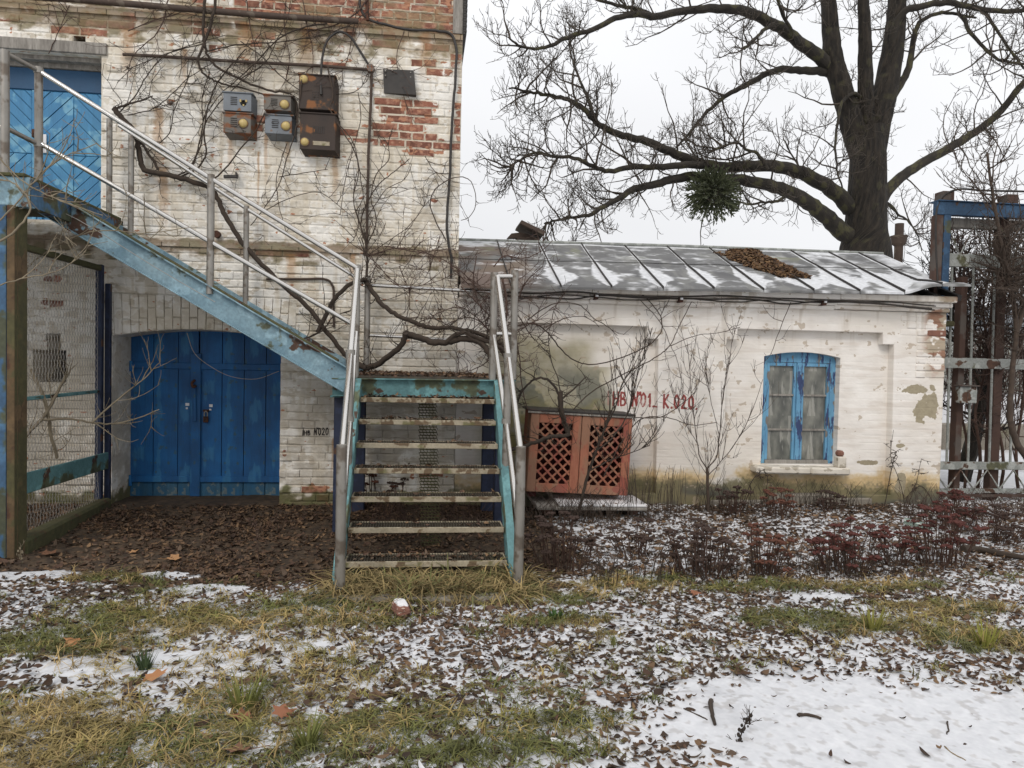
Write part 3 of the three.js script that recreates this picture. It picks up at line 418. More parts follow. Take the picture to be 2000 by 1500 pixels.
// upper double door: boards laid as concentric diamonds
{
  const leafs = [[-4.96, -4.45], [-4.44, -3.79], [-3.78, -3.118]], z = -0.22;  // leftmost leaf is added out of view, to keep light out of the building
  const clip = (poly, a, b, c) => { const out = []; for (let i = 0; i < poly.length; i++) { const p = poly[i], q = poly[(i + 1) % poly.length], dp = a * p[0] + b * p[1] - c, dq = a * q[0] + b * q[1] - c; if (dp <= 0) out.push(p); if ((dp < 0) !== (dq < 0)) { const t = dp / (dp - dq); out.push([lerp(p[0], q[0], t), lerp(p[1], q[1], t)]); } } return out; };
  const r = rng(31);
  for (const [a, b] of leafs) {
    const leaf = new MB().box(a, b, 2.8, 4.3, z - 0.05, z, 0.004).build('upper_door', M.doorPale, tall);
    const fr = 0.045, x0 = a + fr, x1 = b - fr, xc = (x0 + x1) / 2, yc = 3.47, y0 = 2.86, y1 = 4.08, pitch = 0.118;
    for (const [sx, sy] of [[1, 1], [-1, 1], [1, -1], [-1, -1]]) for (let k = 0; k < 10; k++) {
      const c0 = k * pitch + 0.0035, c1 = (k + 1) * pitch - 0.0035, xa = sx > 0 ? xc + 0.002 : x0, xb = sx > 0 ? x1 : xc - 0.002, ya = sy > 0 ? yc + 0.002 : y0, yb = sy > 0 ? y1 : yc - 0.002;
      let p = [[xa, ya], [xb, ya], [xb, yb], [xa, yb]]; const o = sx * xc + sy * yc; p = clip(p, sx, sy, o + c1); p = clip(p, -sx, -sy, -(o + c0)); if (p.length < 3) continue;
      let ar = 0; p.forEach((q, i) => { const w = p[(i + 1) % p.length]; ar += q[0] * w[1] - q[1] * w[0]; }); if (Math.abs(ar) < 0.002) continue;
      new MB().slab(p, z + 0.001, z + 0.012 + 0.008 * r(), 0.004).build('plank', M.doorPale, leaf);
    }
    new MB().box(a, b, 4.09, 4.298, z + 0.001, z + 0.022, 0.004).build('head_panel', M.doorDark, leaf);
    for (const [p, q, s, t] of [[a, a + fr - 0.003, 2.8, 4.086], [b - fr + 0.003, b, 2.8, 4.086]]) new MB().box(p, q, s, t, z + 0.001, z + 0.026, 0.004).build('stile', M.doorPale, leaf);
    if (b > -3.5) {
      new MB().box(a + 0.05, a + 0.085, 3.48, 3.66, z + 0.024, z + 0.034, 0.003).build('lock_plate', M.snow, leaf);
      new MB().tube(curve([[a + 0.06, 3.57, z + 0.03], [a + 0.05, 3.5, z + 0.08], [a + 0.06, 3.4, z + 0.08], [a + 0.08, 3.34, z + 0.03]]), 0.007, 6).build('handle', M.black, leaf);
    }
  }
  new MB().box(-3.82, -3.77, 3.62, 3.7, z + 0.02, z + 0.06, 0.006).build('latch', M.rust, tall);
}
// cellar double door
{
  const z = -0.5, top = x => archY(clamp(x, -3, -1.405)) + 0.02;
  const r = rng(41);
  for (const [a, b, n] of [[-3.02, -2.325, 3], [-2.315, -1.385, 4]]) {
    const ledger = new MB().box(a + 0.02, b - 0.01, 0.2, 0.265, z + 0.032, z + 0.055, 0.004).build('cellar_door', M.doorBlue, tall);
    new MB().box(a + 0.02, b - 0.01, 1.385, 1.45, z + 0.032, z + 0.055, 0.004).build('ledger_board', M.doorBlue, ledger);
    let x = a; for (let k = 0; k < n; k++) { const w = (b - a) / n * (0.92 + 0.16 * r()), xb = k === n - 1 ? b : Math.min(b, x + w); const p = [[x + 0.003, 0.232], [xb - 0.003, 0.232], [xb - 0.003, top(xb)], [x + 0.003, top(x)]], pz = z + 0.02 + 0.01 * r(); new MB().slab(p, z, pz, 0.004).build('plank', M.doorBlue, ledger); new MB().slab([[x + 0.003, 0.03 + 0.012 * r()], [xb - 0.003, 0.03 + 0.012 * r()], [xb - 0.003, 0.23], [x + 0.003, 0.23]], z, pz, 0.004).build('plank_foot', M.doorScuffed, ledger); x = xb; }
    for (let k = 0; k < 2; k++) { const y = k ? 1.4 : 0.215; const hx = a < -2.9 ? a + 0.012 : b - 0.05; new MB().tube([[hx + 0.02, y - 0.05, z + 0.06], [hx + 0.02, y + 0.06, z + 0.06]], 0.018, 8).build('hinge', M.doorBlue, ledger); }
    if (a < -2.9) {
      new MB().box(b - 0.075, b + 0.03, 0.05, 1.55, z + 0.032, z + 0.058, 0.005).build('cover_strip', M.doorBlue, ledger);
      new MB().tube(curve([[b - 0.03, 1.27, z + 0.06], [b - 0.05, 1.24, z + 0.09], [b - 0.03, 1.2, z + 0.1], [b - 0.01, 1.22, z + 0.09]]), 0.014, 7).build('ring', M.rust, ledger);
      new MB().bar([b - 0.03, 1.2, z + 0.072], [b - 0.02, 0.84, z + 0.072], 0.03, 0.012, 0.003, [0, 0, 1]).build('hasp', M.doorBlue, ledger);
      new MB().box(b - 0.13, b - 0.09, 1.0, 1.03, z + 0.031, z + 0.034, 0.001).box(b - 0.125, b - 0.105, 0.965, 0.985, z + 0.031, z + 0.034, 0.001).build('paint_fleck', M.snow, ledger);
    } else new MB().box(a + 0.1, a + 0.135, 0.99, 1.02, z + 0.031, z + 0.034, 0.001).box(a + 0.1, a + 0.122, 0.955, 0.972, z + 0.031, z + 0.034, 0.001).build('paint_fleck', M.snow, ledger);
  }
  const pl = thing('padlock', 'rusty padlock hanging on the blue cellar door hasp', 'padlock');
  new MB().box(-2.265, -2.215, 0.83, 0.895, z + 0.05, z + 0.075, 0.006).build('lock_body', M.rust, pl);
  new MB().tube(curve([[-2.255, 0.89, z + 0.062], [-2.255, 0.93, z + 0.062], [-2.24, 0.95, z + 0.062], [-2.225, 0.93, z + 0.062], [-2.225, 0.89, z + 0.062]], 4), 0.006, 6).build('shackle', M.post, pl);
  new MB().box(-2.27, -2.215, 0.94, 0.965, z + 0.03, z + 0.065, 0.003).build('staple', M.rust, pl);
  new MB().box(-3.06, -1.36, -0.1, 0.03, -0.6, 0.12, 0.01).build('threshold', M.concrete, tall);
}

// ---------------------------------------------------------------- the low annex
const annex = thing('annex_building', 'low whitewashed annex with grey sheet metal roof and blue window', 'building');
const AX0 = 0.35, AX1 = 5.75, AW = 5.5, AH = 2.6;
const eaveY = x => 2.285 + 0.0185 * (x - 0.9), ridgeY = x => 2.965 + 0.008 * (x - 1.3);
const PILASTER = 0.0, PANEL = -0.1;
const redText = strokes('HB N01. K.020.', 2.03, 1.095, 0.14, 0.088, 0.017, -0.0022), redFaint = strokes('I', 1.955, 1.1, 0.14, 0.088, 0);
const peeled = [[5.372, 1.328, 0.2, 0.06], [5.503, 1.103, 0.1, 0.16], [5.636, 1.162, 0.07, 0.2], [5.292, 0.304, 0.06, 0.12], [4.921, 0.501, 0.12, 0.03], [5.276, 0.702, 0.06, 0.03]];
const annexMap = tex(2048, 1024, (u, v) => {
  const x = AX0 - 0.05 + u * AW, y = -0.1 + v * AH, f = fbm(x * 40, y * 40, 401, 3), g = fbm(x * 6, y * 8, 403, 4), big = fbm(x * 1.4, y * 1.7, 405, 3), st = fbm(x * 3, y * 22, 407, 3);
  let c = mix3([238, 234, 228], [224, 218, 210], clamp(1.6 * g - 0.3)); c = mix3(c, [218, 210, 198], 0.5 * sstep(0.45, 0.65, big)); c = mix3(c, [208, 198, 187], 0.35 * sstep(0.58, 0.72, st));
  // damp stain in the panel beside the stairs: greyish olive, blotched, with a hard right edge
  const e = x + 0.1 * (fbm(x * 4, y * 3, 411, 3) - 0.5), damp = (1 - sstep(1.72, 2.02, e + 0.1 * (y < 1.5 ? -1 : 1))) * (1 - sstep(1.75, 1.95, y + 0.3 * (big - 0.5))) * sstep(0.5, 0.8, x);
  const dp = damp * sstep(0.3, 0.44, fbm(x * 2.6, y * 2.2, 413, 5) + 0.14 + 0.16 * (f - 0.5)) * (0.7 + 0.5 * fbm(x * 22, y * 22, 447, 3));
  c = mix3(c, mix3([176, 166, 132], [158, 154, 140], fbm(x * 3, y * 5, 415, 3)), 0.95 * dp); c = mix3(c, [116, 116, 104], 0.85 * dp * sstep(0.48, 0.56, fbm(x * 4.5, y * 3.5, 417, 5) + 0.12 * (f - 0.5)) * (1 - sstep(1.35, 1.55, y)));
  c = mix3(c, [150, 138, 78], 0.75 * dp * sstep(0.4, 0.6, fbm(x * 3.4, y * 4, 419, 4)) * (1 - sstep(0.9, 1.2, y + 0.4 * (g - 0.5))));
  // yellowed and mossy foot of the wall
  const h = y + 0.28 * (fbm(x * 2.2, y * 2, 421, 4) - 0.5) + 0.08 * (f - 0.5);
  c = mix3(c, mix3([206, 178, 128], [192, 160, 106], g), 0.8 * (1 - sstep(0.3, 0.46, h)) * sstep(0.3, 0.5, fbm(x * 3, y * 5, 423, 4) + 0.08));
  c = mix3(c, mix3([128, 118, 92], [92, 92, 66], fbm(x * 7, y * 7, 425, 4)), 0.9 * (1 - sstep(0.2, 0.31, h + 0.12 * (fbm(x * 1.1, 3, 427, 2) - 0.5))));
  const dark = (1 - sstep(0.12, 0.34, h)) * sstep(0.5, 0.62, fbm(x * 1.6, y * 4, 429, 3)); c = mix3(c, [84, 84, 78], 0.75 * dark);
  // wash that has come off to the grey render beneath
  for (const [cx, cy, rx, ry] of peeled) { const d = Math.hypot((x - cx) / rx, (y - cy) / ry) + 1.3 * (fbm(x * 5, y * 6, 431, 4) - 0.5) + 1.3 * (fbm(x * 15, y * 17, 445, 4) - 0.5); c = mix3(c, mix3([168, 158, 134], [146, 136, 114], f), 1 - sstep(0.84, 0.92, d)); }
  const cor = sstep(5.45, 5.6, x + 0.1 * (g - 0.5)) * sstep(1.35, 1.7, y); if (cor > 0) c = mix3(c, mix3([172, 158, 138], [148, 114, 94], sstep(0.5, 0.6, fbm(x * 8, y * 14, 433, 3))), cor * sstep(0.4, 0.5, fbm(x * 9, y * 12, 435, 4)));
  c = mix3(c, [168, 152, 132], 0.6 * sstep(0.72, 0.75, fbm(x * 12, y * 16, 437, 4)));
  const drip = fbm(x * 14, y * 1.2, 439, 3); c = mix3(c, [178, 166, 150], 0.5 * sstep(0.58, 0.74, drip) * sstep(1.6, 2.3, y));
  let td = strokeDist(redText, x, y); if (td < 0.03) c = mix3(c, [142, 58, 54], 0.92 * (1 - sstep(0.0085, 0.0125, td + 0.006 * (fbm(x * 50, y * 50, 441, 2) - 0.5))) * sstep(0.1, 0.36, fbm(x * 26, y * 26, 443, 3)));
  td = strokeDist(redFaint, x, y); if (td < 0.03) c = mix3(c, [168, 110, 104], 0.5 * (1 - sstep(0.006, 0.011, td)));
  return c;
});
annexMap.wrapS = annexMap.wrapT = THREE.ClampToEdgeWrapping;
// thin wash over brick courses: shallow relief
const annexBump = tex(1024, 512, (u, v) => { const x = AX0 + u * AW, y = v * AH; const row = (y / 0.0815) % 1, j = 1 - sstep(0.0, 0.16, Math.min(row, 1 - row) + 0.22 * (fbm(x * 4, y * 12, 451, 2) - 0.5)); const q = 255 * clamp(0.62 + 0.5 * (fbm(x * 8, y * 16, 453, 4) - 0.5) - 0.1 * j * sstep(0.35, 0.6, fbm(x * 1.5, y * 2, 455, 2))); return [q, q, q]; }, true);
annexBump.wrapS = annexBump.wrapT = THREE.ClampToEdgeWrapping;
const annexMat = mat({ map: annexMap, roughness: 0.92, bumpMap: annexBump, bumpScale: 0.014 });
const onAnnex = b => b.sheet(AX0 - 0.05, -0.1, AW, AH);
const WIN = [3.7, 4.585, 0.47], winTop = x => 1.655 + 0.055 * (1 - ((x - 4.1425) / 0.4425) ** 2);
{
  const V = (x, y) => new THREE.Vector2(x, y);
  const opening = () => { const p = [V(WIN[0], WIN[2]), V(WIN[1], WIN[2])]; for (let k = 0; k <= 10; k++) { const x = lerp(WIN[1], WIN[0], k / 10); p.push(V(x, winTop(x))); } return p; };
  // back layer (the panels), with the window opening
  const S = new THREE.Shape([V(AX0 + 0.002, -0.3), V(AX1, -0.3), V(AX1, 2.2), V(AX0 + 0.002, 2.2)]); S.holes.push(new THREE.Path(opening()));
  const b = new MB().geo(new THREE.ExtrudeGeometry(S, { depth: 0.4, bevelEnabled: false }), new THREE.Matrix4().makeTranslation(0, 0, PANEL - 0.4)); onAnnex(b).build('wall', annexMat, annex);
  // pilasters and frieze in front of it
  const F = new THREE.Shape([V(AX0 + 0.004, -0.3), V(AX1 - 0.002, -0.3), V(AX1 - 0.002, 2.17), V(AX0 + 0.004, 2.17)]);
  F.holes.push(new THREE.Path([V(0.86, 0.16), V(2.495, 0.16), V(2.48, 1.815), V(2.36, 1.815), V(2.353, 1.942), V(0.86, 1.95)]));
  F.holes.push(new THREE.Path([V(3.226, 0.14), V(5.175, 0.14), V(5.15, 1.82), V(5.02, 1.82), V(5.014, 1.946), V(3.34, 1.946), V(3.335, 1.83), V(3.226, 1.83)]));
  const p = new MB().geo(new THREE.ExtrudeGeometry(F, { depth: 0.1, bevelEnabled: true, bevelThickness: 0.008, bevelSize: 0.006, bevelSegments: 2 }), new THREE.Matrix4().makeTranslation(0, 0, PANEL - 0.002)); onAnnex(p).build('pilaster', annexMat, annex);
  // stepped cornice, each course its own length of plastered brick
  const r = rng(61);
  for (const [y0, y1, z] of [[2.165, 2.212, 0.05], [2.214, 2.262, 0.1], [2.264, 2.33, 0.165]]) for (let x = AX0 + 0.01; x < AX1; x += 1.35) { const m = new MB().box(x, Math.min(AX1 + 0.02, x + 1.348), y0 + 0.0165 * (x - 2.5) * 0.5, y1 + 0.0165 * (x - 2.5) * 0.5, -0.3, z + 0.012 * r(), 0.01); onAnnex(m).build('cornice', annexMat, annex); }
  // side and rear walls
  const side = new MB().box(AX1 - 0.3, AX1 - 0.001, -0.3, 2.25, -2.9, PANEL - 0.402, 0).box(AX0 + 0.01, AX1 - 0.302, -0.3, 2.25, -2.9, -2.6, 0); onAnnex(side).build('rear_wall', annexMat, annex);
  const gb = new MB(); gb.poly([[AX1 - 0.02, 2.2, 0], [AX1 - 0.02, 2.2, -2.9], [AX1 - 0.02, 2.96, -1.28]]); onAnnex(gb).build('gable', annexMat, annex);
  // loose bricks showing at the right-hand corner
  for (let row = 0; row < 9; row++) { const y = 1.45 + row * 0.077; let x = AX1 - 0.02; for (let k = 0; k < (row > 5 ? 3 : 2); k++) { const w = (row + k) % 2 ? 0.125 : 0.2; const m = new MB().box(x - w + 0.004, x - 0.003 + (k ? 0 : 0.028), y + 0.004 + 0.004 * r(), y + 0.072, -0.25, 0.008 + 0.012 * r(), 0.009); x -= w; (r() < 0.16 ? m.build('brick', M.brick, annex) : onAnnex(m).build('brick', annexMat, annex)); } }
  // concrete foot showing under the window
  for (const [a, b2, h] of [[3.1, 3.75, 0.1], [3.76, 4.5, 0.16], [4.51, 4.95, 0.12]]) new MB().box(a, b2, -0.1, h, -0.1, 0.022 + 0.01 * r(), 0.015).build('footing', M.concrete, annex);
}
// window: frame, two casements with three panes each
{
  const z = -0.21, xm = 4.16;
  const fr = new MB().box(WIN[0] - 0.02, WIN[0] + 0.085, WIN[2], 1.66, z - 0.05, z + 0.02, 0.004).box(WIN[1] - 0.06, WIN[1] + 0.02, WIN[2], 1.66, z - 0.05, z + 0.02, 0.004);
  const head = []; for (let k = 0; k <= 10; k++) { const x = lerp(WIN[1] + 0.02, WIN[0] - 0.02, k / 10); head.push([x, winTop(clamp(x, WIN[0], WIN[1])) + 0.02]); }
  fr.slab([[WIN[0] - 0.02, 1.595], [WIN[1] + 0.02, 1.595], ...head], z - 0.05, z + 0.018, 0.004);
  const win = fr.build('window', M.frameBlue, annex);
  new MB().box(xm - 0.028, xm + 0.028, WIN[2] + 0.04, 1.594, z - 0.045, z + 0.03, 0.006).build('mullion', M.frameBlue, win);
  new MB().box(WIN[0] + 0.086, WIN[1] - 0.061, WIN[2] - 0.01, WIN[2] + 0.04, z - 0.06, z + 0.04, 0.006).build('bottom_rail', M.greyWood, win);
  for (const [a, b] of [[WIN[0] + 0.087, xm - 0.03], [xm + 0.03, WIN[1] - 0.062]]) {
    const ys = [WIN[2] + 0.042, 0.845, 1.23, 1.592];
    for (const [p, q] of [[a, a + 0.03], [b - 0.03, b]]) new MB().box(p, q, ys[0], ys[3], z - 0.03, z + 0.014, 0.003).build('casement_stile', M.frameBlue, win);
    new MB().box(a + 0.031, b - 0.031, ys[3] - 0.04, ys[3], z - 0.03, z + 0.012, 0.003).build('casement_rail', M.frameBlue, win);
    for (let k = 1; k < 3; k++) new MB().box(a + 0.031, b - 0.031, ys[k] - 0.011, ys[k] + 0.011, z - 0.025, z + 0.01, 0.003).build('glazing_bar', M.greyWood, win);
    for (let k = 0; k < 3; k++) new MB().box(a + 0.031, b - 0.031, ys[k] + (k ? 0.011 : 0), ys[k + 1] - (k < 2 ? 0.011 : 0.041), z - 0.018, z - 0.014, 0).build('pane', M.glassDirty, win);
  }
  new MB().box(WIN[0] - 0.1, WIN[1] + 0.1, WIN[2] - 0.02, 1.75, -0.62, -0.6, 0).build('room_wall', M.concrete, annex);
  // sill, cracked into two lengths
  const s = new MB(); s.bar([3.58, 0.43, -0.04], [4.2, 0.422, -0.04], 0.22, 0.075, 0.016).bar([4.205, 0.42, -0.042], [4.66, 0.412, -0.046], 0.21, 0.08, 0.018); s.build('sill', M.limewash, annex);
}
{
  const b = thing('brick_stub', 'broken brick end standing on the window sill of the annex', 'brick');
  new MB().box(4.53, 4.625, 0.45, 0.575, -0.08, 0.035, 0.014).build('washed_part', M.limewash, b);
  new MB().box(4.535, 4.605, 0.574, 0.64, -0.07, 0.025, 0.02).build('bare_part', M.brick, b);
}
// roof: bent sheet metal with standing seams; patches of thin snow lie on the sheets
{
  const X0 = 0.36, X1 = 5.8, ZE = 0.28, ZR = -1.28, L = 1.72;
  const seams = [0.36, 0.86, 1.365, 1.885, 2.423, 2.96, 3.495, 4.044, 4.556, 5.06, 5.46, 5.8];
  const rustSheets = 0.62;
  const map = tex(2048, 640, (u, v) => {
    const x = X0 + u * (X1 - X0), s = v * L, f = fbm(x * 36, s * 36, 501, 3), g = fbm(x * 3, s * 5, 503, 4);
    let c = mix3([88, 88, 89], [112, 112, 111], clamp(1.5 * g - 0.25)); c = mix3(c, [138, 138, 132], 0.4 * sstep(0.55, 0.7, fbm(x * 7, s * 3, 505, 4)));
    const rs = (1 - sstep(0.9, 1.3, x + 0.3 * (g - 0.5))) * sstep(0.3, 0.55, fbm(x * 2.2, s * 3, 507, 3)); c = mix3(c, mix3([120, 104, 84], [104, 84, 76], g), 0.8 * rs);
    c = mix3(c, [124, 126, 96], 0.5 * sstep(0.62, 0.74, fbm(x * 4, s * 6, 509, 4)) * sstep(1.0, 1.4, s));
    // snow keeps to the seams: wind-blown wedges either side of each, and along the ridge
    let a = 0; for (const q of seams) { const d = x - q, w = s < 0.95 ? lerp(0.05, 0.26, sstep(0.02, 0.36, s)) * (1 - 0.8 * sstep(0.4, 0.95, s)) : 0.035; if (q < 1) continue; const far = q > 4 ? 1.8 : 1; const k = d > 0 ? d / (w * 1.0 * far) : -d / (w * 0.62 * far); a = Math.max(a, 1 - k); }
    const rid = sstep(1.6, 1.7, s); let snow = a + 0.75 * (fbm(x * 7, s * 9, 511, 4) - 0.52) + 0.3 * (fbm(x * 18, s * 40, 513, 2) - 0.5) - 0.9 * (1 - sstep(0.02, 0.09, s + 0.06 * (g - 0.5)));
    snow = Math.max(snow, 0.9 * (fbm(x * 6, s * 10, 525, 4) - 0.46)); snow = Math.max(snow, rid - 0.45 + 0.8 * (fbm(x * 5, s * 5, 515, 3) - 0.4)); snow = Math.max(snow, sstep(4.2, 5.2, x) * 0.36 + 1.0 * (fbm(x * 2.6, s * 4, 517, 4) - 0.5) - 0.12);
    if (x < 0.95) snow = Math.max(-1, 0.5 * sstep(1.35, 1.6, s) + 1.2 * (fbm(x * 5, s * 9, 519, 3) - 0.55));
    return mix3(c, [206 + 22 * f, 208 + 22 * f, 212 + 20 * f], sstep(0.06, 0.36, snow) * (0.78 + 0.22 * fbm(x * 30, s * 30, 527, 2)));
  });
  map.wrapS = map.wrapT = THREE.ClampToEdgeWrapping;
  const roofMat = mat({ map, roughness: 0.7, metalness: 0.12, bumpMap: tile(256, 0.5, n => { const v = 255 * n(5, 521, 4); return [v, v, v]; }, true), bumpScale: 0.004 });
  roofMat.bumpMap.repeat.set(9, 3);
  const at = (x, t, lift = 0) => { const y = lerp(eaveY(x), ridgeY(x), t) + 0.012 * (fbm(x * 4, t * 4, 523, 2) - 0.5) + lift; return [x, y, lerp(ZE, ZR, t) + lift * 0.4]; };
  const sheetOf = (xa, xb, ta, tb, nx, nt, lift, fold) => { const b = new MB(); for (let j = 0; j <= nt; j++) for (let i = 0; i <= nx; i++) { const x = lerp(xa, xb, i / nx), t = lerp(ta, tb, j / nt), q = at(x, t, lift + (fold ? fold(x, t) : 0)); b.v(...q, 0, 1, 0, (x - X0) / (X1 - X0), t); } for (let j = 0; j < nt; j++) for (let i = 0; i < nx; i++) { const a = j * (nx + 1) + i, c = a + nx + 1; b.i.push(a, a + 1, c, a + 1, c + 1, c); }
    const g = b.geometry(); g.computeVertexNormals(); b.n = Array.from(g.attributes.normal.array);
    // thin drip edge along the eave
    if (ta === 0) for (let i = 0; i < nx; i++) { const p = at(lerp(xa, xb, i / nx), 0, lift + (fold ? fold(lerp(xa, xb, i / nx), 0) : 0)), q = at(lerp(xa, xb, (i + 1) / nx), 0, lift + (fold ? fold(lerp(xa, xb, (i + 1) / nx), 0) : 0)), s = b.p.length / 3; for (const [w, dy] of [[p, -0.022], [q, -0.022], [q, 0], [p, 0]]) b.v(w[0], w[1] + dy, w[2] + 0.001, 0, 0, 1, (w[0] - X0) / (X1 - X0), 0.002); b.i.push(s, s + 1, s + 2, s, s + 2, s + 3); }
    return b; };
  for (let k = 0; k < seams.length - 1; k++) {
    const a = seams[k] + 0.004, b = seams[k + 1] - 0.004, last = k >= seams.length - 3;
    // the last sheets have torn loose and curl up at the eave
    const fold = last ? (x, t) => 0.085 * (1 - sstep(0, 0.3, t)) * sstep(5.02, 5.4, x) : null;
    const p = sheetOf(a, b, 0, 0.56, 6, 8, 0, fold).build('roof_sheet', roofMat, annex); sheetOf(a, b, 0.555, 1, 5, 5, 0.006).build('roof_sheet', roofMat, annex);
    if (k) { const m = new MB(), pts = []; for (let j = 0; j <= 8; j++) { const q = at(seams[k], j / 8, 0.012 + (fold ? fold(seams[k], j / 8) : 0)); pts.push(q); } for (let j = 0; j < 8; j++) m.bar(pts[j], pts[j + 1], 0.01, 0.024, 0.003); m.build('seam', M.black, annex); }
  }
  const back = new MB(); back.poly([[X0, ridgeY(X0), ZR], [X1, ridgeY(X1), ZR], [X1, 2.25, -3.1], [X0, 2.25, -3.1]]); back.build('rear_roof', M.gateGrey, annex);
  new MB().tube([[X0, ridgeY(X0) + 0.012, ZR], [3.2, ridgeY(3.2) + 0.022, ZR], [X1, ridgeY(X1) + 0.01, ZR]], 0.02, 6).build('ridge_cap', M.gateGrey, annex);
  new MB().box(X0, AX1 + 0.1, 2.2, 2.235, -0.34, -0.31, 0).build('soffit', M.greyWood, annex);
  // timbers showing under the lifted corner
  for (const x of [5.2, 5.5, 5.78]) new MB().bar([x, 2.33, 0.16], [x, 2.6, -0.6], 0.06, 0.06, 0.005).build('rafter', M.black, annex);
}

// ---------------------------------------------------------------- steel stairs: one welded structure
const stairs = thing('steel_staircase', 'steel staircase with stainless tube handrails rising to the upper blue door', 'staircase');
{
  const channel = (name, a, b, h, w, out, m) => { // channel section: web and two flanges, flanges point along z * out
    const g = new MB(), d = [b[0] - a[0], b[1] - a[1], b[2] - a[2]], L = Math.hypot(...d), u = d.map(v => v / L); const horiz = Math.hypot(u[0], u[2]); const n = [-u[0] * u[1] / horiz, horiz, -u[2] * u[1] / horiz]; const s = [u[2] / horiz, 0, -u[0] / horiz];
    const sh = (p, kn, ks) => [p[0] + n[0] * kn + s[0] * ks, p[1] + n[1] * kn + s[1] * ks, p[2] + n[2] * kn + s[2] * ks];
    g.bar(a, b, 0.008, h, 0.002, n); for (const k of [-1, 1]) g.bar(sh(a, k * (h / 2 - 0.005), out * w / 2), sh(b, k * (h / 2 - 0.005), out * w / 2), w, 0.01, 0.002, n); return g.build(name, m, stairs); };
  // upper flight along the wall
  const slope = (1.37 - 2.72) / (-0.72 - -3.05);
  const fTop = x => 2.735 + (x + 3.04) * slope;       // centre line of the stringers
  channel('stringer', [-3.12, fTop(-3.12), 1.15], [-0.62, fTop(-0.62), 1.15], 0.2, 0.06, -1, M.blueBeam);
  channel('stringer', [-3.12, fTop(-3.12), 0.18], [-0.62, fTop(-0.62), 0.18], 0.2, 0.06, 1, M.blueBeam);
  for (let k = 0; k < 8; k++) { const x = -2.85 + k * 0.29; new MB().box(x - 0.14, x + 0.14, fTop(x) - 0.05, fTop(x) - 0.02, 0.22, 1.11, 0.004).build('tread', M.grating, stairs); }
  new MB().bar([-3.08, fTop(-3.08) + 0.118, 1.12], [-0.72, fTop(-0.72) + 0.118, 1.12], 0.09, 0.03, 0.008).build('moss_strip', M.mossBeam, stairs);
  // platform at the top
  channel('platform_beam', [-5.2, 2.72, 1.82], [-2.87, 2.70, 1.82], 0.215, 0.07, 1, M.blueBeam);
  channel('platform_beam', [-2.88, 2.70, 0.08], [-2.88, 2.70, 1.8], 0.2, 0.06, -1, M.column);
  new MB().box(-5.2, -2.9, 2.81, 2.835, 0.06, 1.84, 0.004).build('platform_deck', M.mossBeam, stairs);
  // big column under the platform, an H section
  new MB().box(-3.2, -3.022, -0.2, 2.6, 1.83, 1.845, 0.003).box(-3.15, -3.135, -0.2, 2.6, 1.71, 1.828, 0.002).build('column', M.column, stairs);
  new MB().box(-3.02, -2.965, -0.2, 2.6, 1.8, 1.842, 0.004).box(-3.02, -2.965, -0.2, 2.6, 1.66, 1.798, 0.004).build('column_flange', M.rustColumn, stairs);
  // landing
  channel('landing_beam', [-0.77, 1.288, 1.1], [0.82, 1.298, 1.1], 0.155, 0.06, -1, M.teal);
  channel('landing_beam', [-0.77, 1.288, 0.14], [0.82, 1.298, 0.14], 0.155, 0.06, 1, M.teal);
  for (const x of [-0.76, 0.81]) new MB().box(x - 0.006, x + 0.006, 1.21, 1.365, 0.15, 1.09, 0.002).build('landing_beam', M.teal, stairs);
  new MB().box(-0.78, 0.83, 1.367, 1.382, 0.1, 1.12, 0.003).build('landing_deck', M.grating, stairs);
  for (const [x, z] of [[-0.7, 1.0], [-0.6, 0.3], [0.72, 1.0], [0.66, 0.3]]) { new MB().box(x - 0.06, x + 0.06, -0.1, 1.2, z - 0.05, z + 0.05, 0.008).build('leg', M.navy, stairs); new MB().box(x - 0.09, x + 0.09, 1.195, 1.212, z - 0.09, z + 0.09, 0.002).build('head_plate', M.teal, stairs); }
  // lower flight towards the camera
  for (const x of [-0.525, 0.632]) {
    const g = new MB(); g.bar([x, 1.3, 1.1], [x, -0.06, 2.62], 0.012, 0.17, 0.003, [0, 1, 1]); for (const k of [-1, 1]) { const o = k * 0.085; g.bar([x + (x < 0 ? -0.025 : 0.025), 1.3 + o * 0.745, 1.1 + o * 0.667], [x + (x < 0 ? -0.025 : 0.025), -0.06 + o * 0.745, 2.62 + o * 0.667], 0.06, 0.012, 0.003, [0, 1, 1]); }
    g.build('stringer', M.teal, stairs);
  }
  const treads = [[0.128, 2.45], [0.311, 2.2], [0.5, 2.0], [0.688, 1.815], [0.864, 1.63], [1.036, 1.43], [1.21, 1.27]];
  for (const [y, z] of treads) {
    const t = new MB().box(-0.515, 0.622, y - 0.04, y + 0.002, z + 0.018, z + 0.03, 0.003).box(-0.515, 0.622, y - 0.04, y - 0.004, z - 0.215, z - 0.205, 0.002); for (const x of [-0.515, 0.61]) t.box(x, x + 0.012, y - 0.04, y - 0.004, z - 0.204, z + 0.017, 0.002);
    const tr = t.build('tread', M.tread, stairs);
    const g = new MB(); for (let k = 0; k < 56; k++) { const x = -0.5 + k * 0.0198; g.box(x, x + 0.0045, y - 0.026, y - 0.002, z - 0.204, z + 0.017, 0); } for (const q of [-0.16, -0.1, -0.045]) g.box(-0.502, 0.609, y - 0.016, y - 0.0045, z + q, z + q + 0.006, 0); g.build('grate', M.grating, tr);
  }
